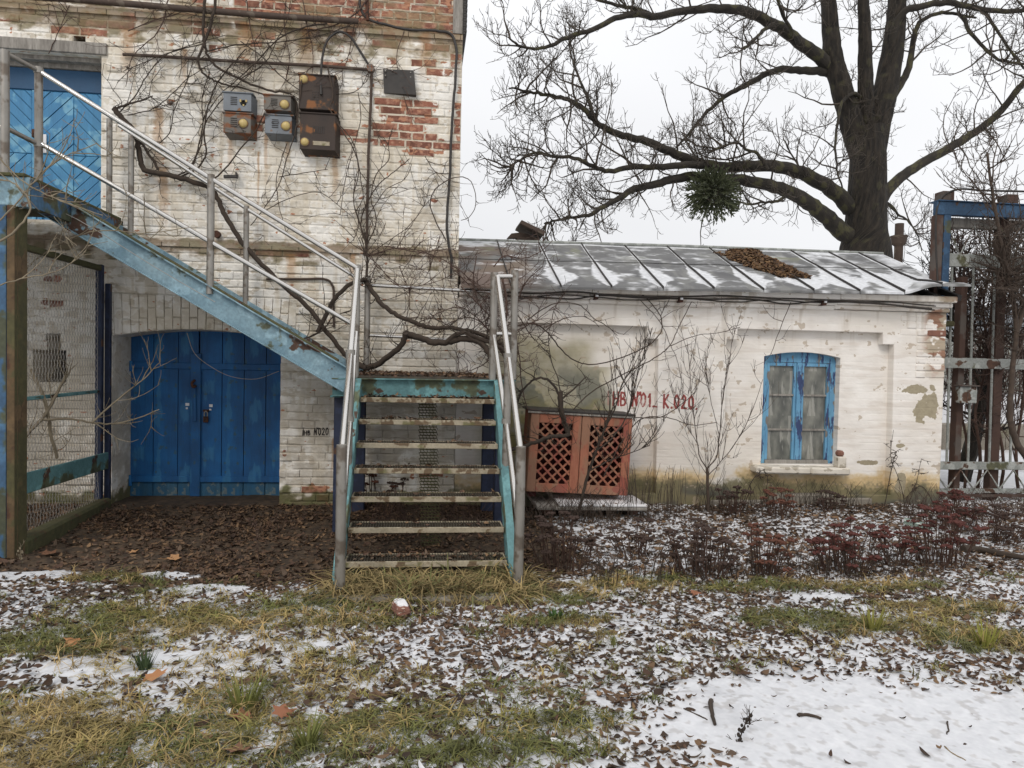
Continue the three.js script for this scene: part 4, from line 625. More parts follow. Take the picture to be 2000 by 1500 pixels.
  // perforated plate strut standing behind the lower treads
  { const g = new MB(), A = [0.046, 1.163, 1], B = [0.099, -0.073, 1.55]; const n = 56; for (let k = 0; k < n; k++) { const p = t => [lerp(A[0], B[0], t), lerp(A[1], B[1] - 0.1, t), lerp(A[2], B[2], t)]; const a = p(k / n), b = p((k + 0.45) / n), c = p((k + 1) / n); g.bar([a[0] - 0.075, a[1], a[2]], [a[0] + 0.075, a[1], a[2]], 0.005, 0.009, 0.001); for (let j = 0; j < 6; j++) { const x = -0.075 + j * 0.03 + (k % 2) * 0.008; g.bar([a[0] + x - 0.006, a[1], a[2]], [c[0] + x + 0.006, c[1], c[2]], 0.005, 0.012, 0.001, [0, 0, 1]); } } g.build('perforated_strut', M.mossBeam, stairs); }
  // posts and rails
  const post = (p, y0, y1, r = 0.031, m = M.post) => new MB().tube([[p[0], y0, p[1]], [p[0] + 0.002, (y0 + y1) / 2, p[1]], [p[0], y1, p[1]]], r, 12).build('post', m, stairs);
  const rail = (a, b, r = 0.02) => new MB().tube([a, a.map((v, k) => (v + b[k]) / 2), b], r, 12).build('rail', M.tube, stairs);
  const clampOn = p => new MB().tube([[p[0], p[1] - 0.02, p[2]], [p[0], p[1] + 0.02, p[2]]], 0.036, 10).build('clamp', M.post, stairs);
  // upper flight, front
  post([-3.25, 1.42], 2.7, 3.86, 0.033); post([-3.132, 1.15], 2.75, 3.84); post([-1.782, 1.15], 2.05, 3.045); post([-0.575, 1.1], 1.37, 2.345, 0.028);
  new MB().tube([[-3.25, 3.84, 1.42], [-3.132, 3.81, 1.15]], 0.019, 10).build('rail', M.post, stairs); new MB().tube([[-3.25, 3.27, 1.42], [-3.132, 3.22, 1.15]], 0.019, 10).build('rail', M.post, stairs); new MB().tube([[-4.6, 3.86, 1.42], [-3.25, 3.84, 1.42]], 0.02, 10).build('rail', M.tube, stairs); new MB().tube([[-4.6, 3.3, 1.42], [-3.25, 3.27, 1.42]], 0.02, 10).build('rail', M.tube, stairs);
  rail([-3.132, 3.81, 1.15], [-1.782, 3.012, 1.15]); rail([-1.782, 3.012, 1.15], [-0.575, 2.315, 1.12]); rail([-3.132, 3.237, 1.15], [-0.596, 1.827, 1.15]);
  clampOn([-3.132, 3.81, 1.15]); clampOn([-3.132, 3.22, 1.15]); clampOn([-0.575, 2.32, 1.1]);
  // upper flight, wall side
  post([-2.97, 0.17], 2.75, 3.74, 0.026); post([-2.775, 0.17], 2.66, 3.6, 0.026); post([-1.715, 0.17], 2.0, 2.98, 0.027); post([-0.55, 0.2], 1.37, 2.345, 0.03);
  rail([-2.887, 3.685, 0.17], [-1.711, 2.955, 0.17], 0.018); rail([-1.711, 2.955, 0.17], [-0.625, 2.305, 0.19], 0.018);
  // landing guard rails
  post([0.615, 1.1], 1.37, 2.32, 0.033); post([0.8, 1.08], 1.37, 2.35, 0.032); post([0.7, 0.2], 1.37, 2.3, 0.03);
  rail([-0.55, 2.257, 0.2], [0.699, 2.227, 0.2], 0.019); rail([-0.542, 1.765, 0.2], [0.71, 1.73, 0.2], 0.016); rail([0.615, 2.285, 1.1], [0.8, 2.295, 1.08], 0.02); rail([0.615, 1.78, 1.1], [0.8, 1.785, 1.08], 0.017);
  // lower flight
  post([-0.505, 2.84], -0.08, 0.985, 0.034); post([0.664, 2.76], -0.08, 0.975, 0.034); post([0.665, 1.86], 0.62, 1.6, 0.03); post([-0.555, 1.86], 0.62, 1.6, 0.03);
  rail([-0.575, 2.3, 1.12], [-0.55, 1.58, 1.86], 0.024); rail([-0.55, 1.58, 1.86], [-0.505, 0.93, 2.84], 0.022); rail([0.64, 2.28, 1.12], [0.668, 1.58, 1.86], 0.024); rail([0.668, 1.58, 1.86], [0.664, 0.93, 2.76], 0.022);
  rail([-0.575, 1.76, 1.12], [-0.545, 1.06, 1.86], 0.02); rail([-0.545, 1.06, 1.86], [-0.5, 0.46, 2.82], 0.02); rail([0.62, 1.76, 1.12], [0.66, 1.06, 1.86], 0.02); rail([0.66, 1.06, 1.86], [0.66, 0.46, 2.74], 0.02);
  for (const p of [[-0.55, 1.585, 1.86], [0.668, 1.585, 1.86], [-0.55, 1.07, 1.86], [0.662, 1.07, 1.86]]) clampOn(p);
}
// wire cage under the platform
{
  const c = thing('wire_cage', 'chain link cage panel in a blue frame under the stair platform', 'fence panel');
  const X = -3.05;
  new MB().box(X - 0.03, X + 0.03, 0.0, 2.37, 0.14, 0.2, 0.006).build('frame_post', M.navy, c); new MB().box(X + 0.02, X + 0.07, -0.1, 2.2, 0.06, 0.11, 0.006).build('frame_post', M.navy, c);
  new MB().box(X - 0.02, X + 0.03, 2.31, 2.36, 0.201, 1.7, 0.005).build('frame_rail', M.mossBeam, c);
  new MB().box(X - 0.012, X + 0.014, 1.155, 1.185, 0.201, 1.7, 0.004).build('frame_rail', M.teal, c);
  new MB().bar([X + 0.05, 0.5, 0.06], [X + 0.05, 0.53, 1.72], 0.022, 0.16, 0.004).build('cross_rail', M.teal, c);
  new MB().bar([X + 0.03, 0.06, 0.12], [X + 0.03, 0.03, 1.7], 0.14, 0.17, 0.02).build('sill_beam', M.mossBeam, c);
  for (let k = 0; k < 12; k++) new MB().box(-4.72, -4.69, -0.15, 2.66, 0.03 + k * 0.15, 0.177 + k * 0.15, 0.004).build('board', M.greyWood, c);  // unseen boards added beyond the cage to darken the space under the platform
  new MB().bar([-4.68, 0.05, 1.76], [-3.2, 0.05, 1.76], 0.06, 0.06, 0.004).build('front_rail', M.mossBeam, c);
  const m = new MB(), p = 0.052, z0 = 0.2, z1 = 1.7; for (let k = 0; z0 + k * p < z1; k++) { const pts = []; for (let j = 0; j <= 42; j++) { const y = 0.14 + j * p; if (y > 2.33) break; const sag = y < 0.45 ? 0.06 * (0.45 - y) : 0; pts.push([X + (j % 2 ? 0.004 : -0.004) + sag, y, z0 + k * p + (j % 2 ? p * 0.52 : -p * 0.02)]); } m.tube(pts, 0.0021, 3, null, false); const q = pts.map((w, j) => [w[0] + 0.002, w[1], z0 + k * p + (j % 2 ? -p * 0.52 : p * 0.02) + p]); if (k % 1 === 0) m.tube(q, 0.0021, 3, null, false); }
  m.build('wire_netting', M.mesh, c).userData.kind = 'stuff';
}

// ---------------------------------------------------------------- fittings on the tall wall
{
  const r = rng(71);
  // [left, right, bottom, top, depth, material, louvre, knob x, knob y, label]
  const defs = [
    [-1.95, -1.69, 3.9, 4.07, 'boxGrey', 'slots', 0.72, 0.45, 'grey metal meter box with an open black hole, upper left of the wall boxes', true],
    [-1.948, -1.69, 3.685, 3.875, 'boxRust', 'slots', 0.72, 0.5, 'rust streaked meter box with yellow knob, lower left of the wall boxes'],
    [-1.572, -1.315, 3.925, 4.07, 'boxRust', 'slots', 0.76, 0.42, 'grey brown meter box with yellow knob right of the holed box'],
    [-1.56, -1.305, 3.7, 3.88, 'boxGrey', 'slots', 0.78, 0.44, 'clean grey meter box with orange knob beside the rusty chest'],
    [-1.24, -0.905, 3.95, 4.28, 'boxBrown', 'dots', 0.14, 0.86, 'large dark brown metal box with yellow knob in its top corner'],
    [-1.225, -0.885, 3.56, 3.91, 'boxBrown', 'bars', 0.14, 0.2, 'large dark brown metal box with yellow knob in its bottom corner'],
  ];
  for (const [x0, x1, y0, y1, m, kind, kx, ky, label, holed] of defs) {
    const o = thing('meter_box', label, 'meter box', 'metal boxes on the brick wall'), big = kind !== 'slots', D = big ? 0.15 : 0.13;
    if (holed) { const S = new THREE.Shape([[x0, y0], [x1, y0], [x1, y1], [x0, y1]].map(q => new THREE.Vector2(...q))), H = []; for (let k = 0; k < 14; k++) H.push(new THREE.Vector2(x0 + (x1 - x0) * kx + 0.03 * Math.cos(k / 7 * Math.PI), y0 + (y1 - y0) * ky + 0.03 * Math.sin(k / 7 * Math.PI))); S.holes.push(new THREE.Path(H)); new MB().geo(new THREE.ExtrudeGeometry(S, { depth: D * 0.1, bevelEnabled: false }), new THREE.Matrix4().makeTranslation(0, 0, D * 0.9)).build('door', M[m], o); }
    else new MB().box(x0, x1, y0, y1, D * 0.9, D, 0.006).build('door', M[m], o);
    // the casing splays out from the wall to the door
    const c = new MB(), s = 0.03, P = [[x0 + 0.004, y0 + 0.004], [x1 - 0.004, y0 + 0.004], [x1 - 0.004, y1 - 0.004], [x0 + 0.004, y1 - 0.004]], Q = [[x0 + s, y0 - 0.035], [x1 + s, y0 - 0.035], [x1 + s, y1 - 0.02], [x0 + s, y1 - 0.02]];
    for (let k = 0; k < 4; k++) { const a = P[k], b = P[(k + 1) % 4], d = Q[(k + 1) % 4], e = Q[k]; c.poly([[b[0], b[1], D * 0.9], [a[0], a[1], D * 0.9], [e[0], e[1], 0.0], [d[0], d[1], 0.0]]); } c.build('casing', M[m], o);
    new MB().box(x0 - 0.012, x1 + 0.02, y1 - 0.004, y1 + 0.008, 0.0, D + 0.012, 0.003).build('lid', M[m], o);
    const w = x1 - x0, h = y1 - y0, px = x0 + w * kx, py = y0 + h * ky;
    if (holed) { new MB().box(px - 0.035, px - 0.018, py + 0.005, py + 0.032, D, D + 0.008, 0.002).box(px + 0.018, px + 0.036, py + 0.008, py + 0.03, D, D + 0.008, 0.002).box(px - 0.006, px + 0.01, py - 0.03, py - 0.014, D, D + 0.008, 0.002).build('broken_rim', M.knob, o); }
    else { new MB().geo(new THREE.SphereGeometry(big ? 0.038 : 0.042, 20, 12), new THREE.Matrix4().makeScale(1, 1, 0.62).setPosition(px, py, D + 0.004)).build('knob', M.knob, o); new MB().geo(new THREE.TorusGeometry(big ? 0.041 : 0.044, 0.005, 6, 20), new THREE.Matrix4().makeTranslation(px, py, D + 0.002)).build('knob_ring', M.boxRust, o); }
    const g = new MB(); if (kind === 'slots') for (let k = 0; k < 5; k++) g.box(x0 + w * 0.26, x0 + w * 0.5, y0 + h * (0.32 + k * 0.1), y0 + h * (0.36 + k * 0.1), D + 0.0005, D + 0.005, 0.001); if (kind === 'dots') for (let i = 0; i < 3; i++) for (let j = 0; j < 4; j++) g.box(x0 + w * (0.38 + i * 0.075), x0 + w * (0.41 + i * 0.075), y0 + h * (0.28 + j * 0.07), y0 + h * (0.305 + j * 0.07), D + 0.0005, D + 0.004, 0.001); if (kind === 'bars') for (let i = 0; i < 6; i++) g.box(x0 + w * (0.36 + i * 0.06), x0 + w * (0.38 + i * 0.06), y0 + h * 0.46, y0 + h * 0.66, D + 0.0005, D + 0.005, 0.001); g.build('louvre', M.black, o);
    if (big && kind === 'bars') new MB().box(x0 + w * 0.36, x0 + w * 0.84, y0 + 0.045, y0 + 0.085, D + 0.0005, D + 0.003, 0.001).build('faded_label', M.tread, o);
  }
  const pl = thing('wall_plate', 'black bolted metal plate on the wall under the roof corner', 'metal plate');
  const g = new MB(), A = [-0.444, 4.425, 0.03], B = [-0.14, 4.427, 0.05], C = [-0.11, 4.176, 0.08], Dd = [-0.431, 4.193, 0.03]; g.poly([A, Dd, C, B]); g.poly([[A[0], A[1], 0.005], [B[0], B[1], 0.005], [C[0], C[1], 0.005], [Dd[0], Dd[1], 0.005]]); for (const [p, q] of [[A, B], [B, C], [C, Dd], [Dd, A]]) g.poly([p, q, [q[0], q[1], 0.005], [p[0], p[1], 0.005]]); g.build('sheet', M.black, pl);
  for (const [u, v] of [[0.08, 0.1], [0.3, 0.08], [0.9, 0.1], [0.9, 0.3], [0.08, 0.3]]) new MB().box(lerp(A[0], B[0], u) - 0.006, lerp(A[0], B[0], u) + 0.006, lerp(A[1], Dd[1], v) - 0.006, lerp(A[1], Dd[1], v) + 0.006, 0.02, 0.058, 0.002).build('bolt', M.post, pl);
  // pipes and cables
  const tubeThing = (name, label, cat, pts, rad, m, per = 4, wob = 0, sides = 7, seed = 3) => tag(new MB().tube(curve(pts, per, wob, seed), rad, sides).build(name, m), label, cat);
  tubeThing('wall_pipe', 'thick rusty pipe running along the top of the brick wall', 'pipe', [[-4.262, 4.876, 0.05], [-3.27, 4.877, 0.05], [-2.055, 4.863, 0.05], [-1.38, 4.86, 0.05], [-0.691, 4.866, 0.05]], 0.03, M.pipe, 4, 0.004, 10);
  tubeThing('wall_conduit', 'thin brown conduit crossing the wall above the meter boxes', 'pipe', [[-2.907, 4.402, 0.03], [-2.626, 4.406, 0.03], [-1.767, 4.406, 0.03], [-1.182, 4.416, 0.03], [-0.575, 4.411, 0.03]], 0.016, M.pipe, 4, 0.003);
  tag(new MB().geo(new THREE.CylinderGeometry(0.038, 0.04, 0.06, 14), new THREE.Matrix4().makeRotationX(Math.PI / 2).setPosition(-0.565, 4.422, 0.03)).build('junction_cap', M.boxRust), 'small round junction cap where the wall conduits meet', 'junction box');
  tubeThing('wall_conduit', 'brown conduit dropping straight down the wall right of the boxes', 'pipe', [[-0.555, 4.392, 0.03], [-0.56, 4.089, 0.03], [-0.57, 3.785, 0.03], [-0.575, 3.43, 0.03], [-0.579, 3.074, 0.03], [-0.579, 2.717, 0.03], [-0.587, 2.564, 0.03]], 0.014, M.pipe, 4, 0.004);
  tubeThing('loop_cable', 'black cable looping over the large upper brown box', 'cable', [[-1.026, 4.088, 0.17], [-1.035, 4.277, 0.123], [-1.029, 4.493, 0.076], [-0.984, 4.661, 0.06], [-0.877, 4.749, 0.06], [-0.777, 4.717, 0.057], [-0.677, 4.588, 0.049], [-0.575, 4.438, 0.04]], 0.012, M.black, 5);
  tubeThing('corner_cable', 'heavy black cable bending round the top corner and down the wall edge', 'cable', [[-0.685, 5.2, 0], [-0.677, 5.022, 0.006], [-0.614, 4.923, 0.013], [-0.442, 4.873, 0.019], [-0.188, 4.833, 0.025], [0.066, 4.839, 0.031], [0.22, 4.817, 0.037], [0.274, 4.696, 0.044], [0.278, 4.44, 0.05], [0.264, 4.133, 0.05], [0.245, 3.775, 0.05], [0.241, 3.467, 0.05], [0.23, 3.21, 0.05], [0.219, 2.952, 0.05], [0.234, 2.747, 0.05], [0.274, 2.542, 0.05], [0.267, 2.361, 0.05]], 0.014, M.black, 4, 0.006);
  tubeThing('corner_cable', 'short rusty pipe end beside the black cable at the top edge', 'pipe', [[-0.615, 5.205, 0], [-0.611, 5, 0.01], [-0.603, 4.896, 0.02]], 0.018, M.rust, 3);
  tubeThing('low_conduit', 'bent grey conduit below the stair rail on the tall wall', 'pipe', [[-1.55, 2.3, 0.03], [-1.204, 2.312, 0.03], [-0.955, 2.311, 0.03], [-0.904, 2.246, 0.03], [-0.896, 2.042, 0.03], [-0.888, 1.838, 0.03]], 0.012, M.pipe, 4, 0.002);
  const br = thing('wall_bracket', 'short black bracket sticking out of the wall behind the handrail', 'bracket'); new MB().bar([-1.951, 3.273, 0.08], [-1.826, 3.28, 0.08], 0.03, 0.03, 0.004).build('arm', M.black, br); new MB().bar([-1.858, 3.324, -0.01], [-1.824, 3.277, 0.09], 0.02, 0.04, 0.004).build('stem', M.black, br);
  tag(new MB().geo(new THREE.SphereGeometry(0.03, 14, 8), new THREE.Matrix4().makeScale(1, 1, 0.5).setPosition(-2.478, 3.983, 0.01)).build('wall_bolt', M.boxRust), 'round grey bolt head on the wall left of the boxes', 'bolt');
  tag(new MB().geo(new THREE.CylinderGeometry(0.035, 0.035, 0.06, 14), new THREE.Matrix4().makeRotationX(Math.PI / 2).setPosition(-2.024, 2.721, 0.02)).build('pipe_stub', M.rust), 'round rusty pipe stub in the wall behind the stair post', 'pipe');
  // cables and their clips under the annex eave
  for (const [label, pts, rad] of [['upper grey cable of the bundle strung under the annex eave', [[0.804, 2.231, 0.185], [1.195, 2.234, 0.185], [1.511, 2.259, 0.185], [1.938, 2.237, 0.185], [2.479, 2.238, 0.185], [3.139, 2.269, 0.185], [3.701, 2.26, 0.185], [4.387, 2.26, 0.185], [5.445, 2.205, 0.185]], 0.009], ['lower sagging cable of the bundle strung under the annex eave', [[0.812, 2.201, 0.12], [1.153, 2.201, 0.12], [1.525, 2.192, 0.12], [1.792, 2.237, 0.12], [2.281, 2.226, 0.12], [2.832, 2.233, 0.12], [3.449, 2.247, 0.12], [3.849, 2.211, 0.12], [4.251, 2.255, 0.12], [4.895, 2.242, 0.12], [5.523, 2.195, 0.12]], 0.008], ['thin cable hanging loosest under the annex eave', [[0.84, 2.151, 0.115], [1.312, 2.228, 0.115], [1.74, 2.22, 0.115], [2.174, 2.202, 0.115], [2.668, 2.234, 0.115], [3.226, 2.213, 0.115], [3.621, 2.247, 0.115], [4.196, 2.238, 0.115], [5.015, 2.268, 0.115], [5.543, 2.24, 0.115]], 0.006]]) tubeThing('eave_cable', label, 'cable', pts, rad, M.cable, 4, 0.006);
  for (const [p, label] of [[[1.761, 2.23, 0.14], 'porcelain clip on the eave cable nearest the stairs'], [[2.659, 2.226, 0.14], 'porcelain clip on the eave cable at mid wall'], [[4.24, 2.243, 0.14], 'porcelain clip on the eave cable above the blue window']]) { const o = thing('cable_clip', label, 'clip', 'porcelain clips on the eave cable'); new MB().box(p[0] - 0.02, p[0] + 0.02, p[1] - 0.035, p[1] + 0.03, 0.05, 0.16, 0.006).build('bracket', M.rust, o); new MB().tube([[p[0], p[1] - 0.01, 0.165], [p[0], p[1] + 0.03, 0.165]], 0.016, 8).build('insulator', M.snow, o); }
}
// ---------------------------------------------------------------- red lattice cabinet beside the stairs
{
  const o = thing('lattice_cabinet', 'weathered red wooden cabinet with two diamond lattice doors', 'cabinet');
  const z = 0.5, A = [1.02, 1.075], tilt = -0.042, R = new THREE.Matrix4().makeRotationZ(tilt).setPosition(1.02, 0.275, 0); const w = 1.02, h = 0.79;
  const bx = (x0, x1, y0, y1, z0, z1, c = 0.005) => new MB().box(x0, x1, y0, y1, z0, z1, c, R);
  bx(0, 0.02, 0, h, 0.12, z - 0.002).build('side_panel', M.redWood, o); bx(w - 0.02, w, 0, h, 0.12, z - 0.002).build('side_panel', M.redWood, o); bx(0.022, w - 0.022, 0, 0.02, 0.12, z - 0.002).build('bottom_panel', M.redWood, o); bx(0.022, w - 0.022, 0.02, h - 0.02, 0.12, 0.14).build('back_panel', M.darkRed, o);
  bx(-0.03, w + 0.02, h + 0.002, h + 0.022, 0.1, z + 0.05).build('top_panel', M.black, o); bx(-0.03, w + 0.02, h - 0.018, h, z + 0.03, z + 0.045, 0.002).build('top_edge', M.greyWood, o);
  bx(0.03, w - 0.03, 0.36, 0.378, 0.16, 0.42).build('shelf', M.darkRed, o);
  for (const [a, b] of [[0.004, w / 2 - 0.003], [w / 2 + 0.003, w - 0.004]]) {
    const d = bx(a, a + 0.085, 0.004, h - 0.02, z, z + 0.028).build('door', M.redWood, o);
    bx(b - 0.085, b, 0.004, h - 0.02, z, z + 0.028).build('stile', M.redWood, d); bx(a + 0.086, b - 0.086, 0.004, 0.09, z, z + 0.026).build('rail', M.redWood, d); bx(a + 0.086, b - 0.086, h - 0.11, h - 0.02, z, z + 0.026).build('rail', M.redWood, d);
    const x0 = a + 0.086, x1 = b - 0.086, y0 = 0.091, y1 = h - 0.111, p = 0.098;
    for (const s of [1, -1]) for (let k = -8; k < 14; k++) { // slats at 45 degrees clipped to the opening
      const c = k * p + (s > 0 ? 0 : 0.03); let t0 = 0, t1 = 1; const xs = s > 0 ? x0 + c : x0 + c, P = t => [xs + s * 0 + t, s > 0 ? y0 + t : y1 - t]; let ta = Math.max(0, x0 - xs), tb = Math.min(x1 - xs, y1 - y0); if (tb - ta < 0.03) continue;
      const q0 = P(ta), q1 = P(tb), v = q => { const u = new THREE.Vector3(q[0], q[1], z + (s > 0 ? 0.008 : 0.018)).applyMatrix4(R); return [u.x, u.y, u.z]; };
      new MB().bar(v(q0), v(q1), 0.008, 0.02, 0.002, [s > 0 ? -1 : 1, 1, 0]).build('slat', M.redWood, d);
    }
  }
  const s = thing('snowy_board', 'board covered in snow lying below the lattice cabinet', 'board');
  new MB().box(1.1, 2.18, 0.145, 0.175, 0.16, 0.72, 0.006, new THREE.Matrix4().makeRotationZ(-0.01)).build('plank', M.greyWood, s); new MB().box(1.32, 2.19, 0.177, 0.205, 0.18, 0.715, 0.013, new THREE.Matrix4().makeRotationZ(-0.01)).build('snow_cover', M.snowBoard, s);
  for (const x of [1.2, 2.05]) new MB().box(x, x + 0.09, -0.06, 0.143, 0.3, 0.55, 0.01).build('support', M.brick, s);
  // the cabinet stands on the board's blocks
  for (const x of [1.06, 1.9]) new MB().box(x, x + 0.08, 0.205, 0.278, 0.2, 0.4, 0.006).build('foot', M.darkRed, o);
}
// ---------------------------------------------------------------- things behind and above the annex roof
{
  const c = thing('flue_pipe', 'rusty metal flue with flared cap behind the annex roof', 'chimney');
  const p = [6.756, 3.241, -2.4]; new MB().tube([[p[0], -0.2, p[2]], [p[0], 3.32, p[2]]], 0.06, 12).build('pipe', M.pipe, c);
  new MB().tube([[p[0], 3.3, p[2]], [p[0], 3.34, p[2]], [p[0], 3.42, p[2]], [p[0], 3.45, p[2]], [p[0], 3.47, p[2]]], t => [0.05, 0.1, 0.11, 0.13, 0.06][Math.round(t * 4)], 8).build('cap', M.pipe, c);
  new MB().tube([[p[0], 3.46, p[2]], [p[0], 3.63, p[2]]], 0.06, 12).build('stack', M.pipe, c);
  const b = thing('tilted_board', 'dark rusty metal hatch propped open behind the roof ridge', 'hatch');
  new MB().bar([1.136, 3.21, -1.5], [1.432, 3.084, -1.5], 0.5, 0.05, 0.006).build('lid', M.pipe, b); new MB().slab([[1, 3.042], [1.331, 3.055], [1.285, 3.091], [1.157, 3.117], [1.05, 3.1]], -1.55, -1.45, 0.004).build('box', M.pipe, b); new MB().box(1.12, 1.4, 2.6, 3.06, -1.56, -1.42, 0.01).build('stand', M.pipe, b);
}
// ---------------------------------------------------------------- steel gate at the right
{
  const o = thing('steel_gate', 'tall steel gate frame with grey rails and thin bars right of the annex', 'gate');
  const z = -0.2;
  new MB().box(5.705, 5.79, 2.08, 3.29, z - 0.05, z + 0.05, 0.006).build('post', M.gateRust, o); new MB().box(5.792, 5.875, 2.08, 3.29, z - 0.01, z + 0.06, 0.005).build('post_face', M.gateBlue, o); new MB().box(5.7, 5.95, 2.04, 2.1, z - 0.1, z + 0.1, 0.02).build('pad', M.mossBeam, o);
  new MB().box(5.7, 8.6, 3.29, 3.44, z - 0.02, z + 0.06, 0.006).box(5.7, 8.6, 3.44, 3.452, z - 0.1, z + 0.08, 0.003).build('top_beam', M.gateBlue, o); new MB().box(5.88, 8.6, 3.18, 3.288, z - 0.16, z - 0.06, 0.006).build('lower_beam', M.greyWood, o);
  for (const x of [5.77, 6.56]) new MB().box(x, x + 0.14, 3.453, 3.56, z - 0.1, z + 0.05, 0.006).build('bracket', M.gateRust, o);
  for (const [y0, y1] of [[2.72, 2.87], [1.57, 1.69], [0.41, 0.5], [0.14, 0.19], [0.09, 0.125]]) new MB().box(5.76, 8.6, y0, y1, z - 0.022, z + 0.022, 0.005).build('rail', y0 < 0.12 ? M.gateRust : M.gateGrey, o);
  for (let x = 5.95; x < 8.5; x += 0.265) new MB().tube([[x + 0.03, 0.42, z], [x, 2.8, z]], 0.014, 7).build('bar', M.gateGrey, o);
  for (let x = 5.8, k = 0; x < 8.5; x += 0.165, k++) { const d = 0.165; new MB().bar([x, k % 2 ? 0.19 : 0.41, z + 0.034], [x + d, k % 2 ? 0.41 : 0.19, z + 0.034], 0.014, 0.014, 0.002).build('brace', M.gateGrey, o); new MB().bar([x, k % 2 ? 0.1 : -0.12, z + 0.034], [x + d, k % 2 ? -0.12 : 0.1, z + 0.034], 0.014, 0.014, 0.002).build('brace', M.gateGrey, o); new MB().bar([x + 0.1, k % 2 ? 2.86 : 3.2, z - 0.034], [x + 0.1 + d, k % 2 ? 3.2 : 2.86, z - 0.034], 0.012, 0.012, 0.002).build('brace', M.gateGrey, o); }
  for (const [x, y0, y1] of [[6.12, 0, 2.62], [6.57, 0, 3.45], [7.6, 0, 3.45]]) new MB().box(x, x + (x > 6.2 ? 0.11 : 0.075), y0 - 0.2, y1, z - 0.16, z - 0.05, 0.006).build('column', M.gateRust, o);
  tag(new MB().tube(curve([[5.808, 2.024, -0.15], [5.75, 2.483, -0.15], [5.704, 2.998, -0.15], [5.701, 3.341, -0.15], [5.757, 3.486, -0.15], [5.94, 3.58, -0.15], [6.253, 3.584, -0.15], [6.76, 3.597, -0.15], [7.534, 3.61, -0.15]], 5), 0.012, 6).build('gate_cable', M.black), 'black cable arching up and along the top of the steel gate', 'cable');
  const m = thing('gate_meter', 'small grey meter box mounted on the gate bars', 'meter box'); const p = [6.147, 1.277, -0.14]; new MB().box(p[0] - 0.11, p[0] + 0.1, p[1] - 0.1, p[1] + 0.09, -0.185, -0.1, 0.008).build('case', M.gateGrey, m); new MB().box(p[0] - 0.02, p[0] + 0.09, p[1] - 0.06, p[1] + 0.05, -0.0985, -0.09, 0.003).build('face', M.gateGrey, m); new MB().box(p[0] - 0.13, p[0] + 0.11, p[1] + 0.09, p[1] + 0.105, -0.19, -0.07, 0.003).build('hood', M.gateRust, m);
}
// ---------------------------------------------------------------- far background seen past the gate
{
  const s = thing('far_shed', 'long pale blue grey shed far off beyond the gate', 'shed');
  new MB().box(16, 46, -0.2, 4.2, -46, -40, 0.02).build('wall', M.gateGrey, s); const g = new MB(); g.poly([[15.5, 4.2, -39.6], [46.5, 4.2, -39.6], [46.5, 6.2, -43], [15.5, 6.2, -43]]); g.build('roof', M.boxGrey, s);
  const low = thing('low_wall', 'low stained concrete wall beyond the gate', 'wall'); new MB().box(9.6, 14.5, -0.2, 0.55, -5.4, -5.15, 0.02).build('slab', M.concrete, low);
}

// ---------------------------------------------------------------- woody plants
// twigs growing from a parent line: each twig bends upwards at its tip; returns nothing, fills mb
function sprout(mb, line, o, R, level = 0) {
  const n = Math.round(o.n[level] * (o.jitter ? 0.7 + 0.6 * R() : 1));
  for (let k = 0; k < n; k++) {
    const t = lerp(o.from ?? 0.15, 1, Math.pow(R(), o.bias ?? 0.8)), i = Math.min(line.length - 2, Math.floor(t * (line.length - 1))), f = t * (line.length - 1) - i;
    const A = line[i], B = line[i + 1], p = [lerp(A[0], B[0], f), lerp(A[1], B[1], f), lerp(A[2], B[2], f)];
    let d = new THREE.Vector3(B[0] - A[0], B[1] - A[1], B[2] - A[2]).normalize(); const q = new THREE.Vector3(R() - 0.5, R() - 0.5 + (o.up ?? 0.1), (R() - 0.5) * (o.flat ?? 1)).normalize(); d.multiplyScalar(o.along ?? 0.5).add(q).normalize();
    const L = o.len[level] * (0.45 + 0.9 * R()) * (1 - (o.taper ?? 0.35) * t), seg = o.seg ?? 5, pts = [p], rad = o.rad[level] * (0.7 + 0.5 * R());
    const up = (o.lift ?? 0.3) * (0.5 + R()), cur = new THREE.Vector3(...p), w = o.wiggle ?? 0.25;
    for (let s = 0; s < seg; s++) { d.x += (R() - 0.5) * w; d.y += (R() - 0.5) * w + up / seg; d.z += (R() - 0.5) * w; d.normalize(); cur.addScaledVector(d, L / seg); if (o.keep) o.keep(cur); pts.push([cur.x, cur.y, cur.z]); }
    mb.tube(pts, u => Math.max(o.min, rad * (1 - 0.75 * u)), rad > 0.03 ? 6 : rad > 0.012 ? 4 : 3, null, false);
    if (level + 1 < o.n.length) sprout(mb, pts, o, R, level + 1);
  }
}
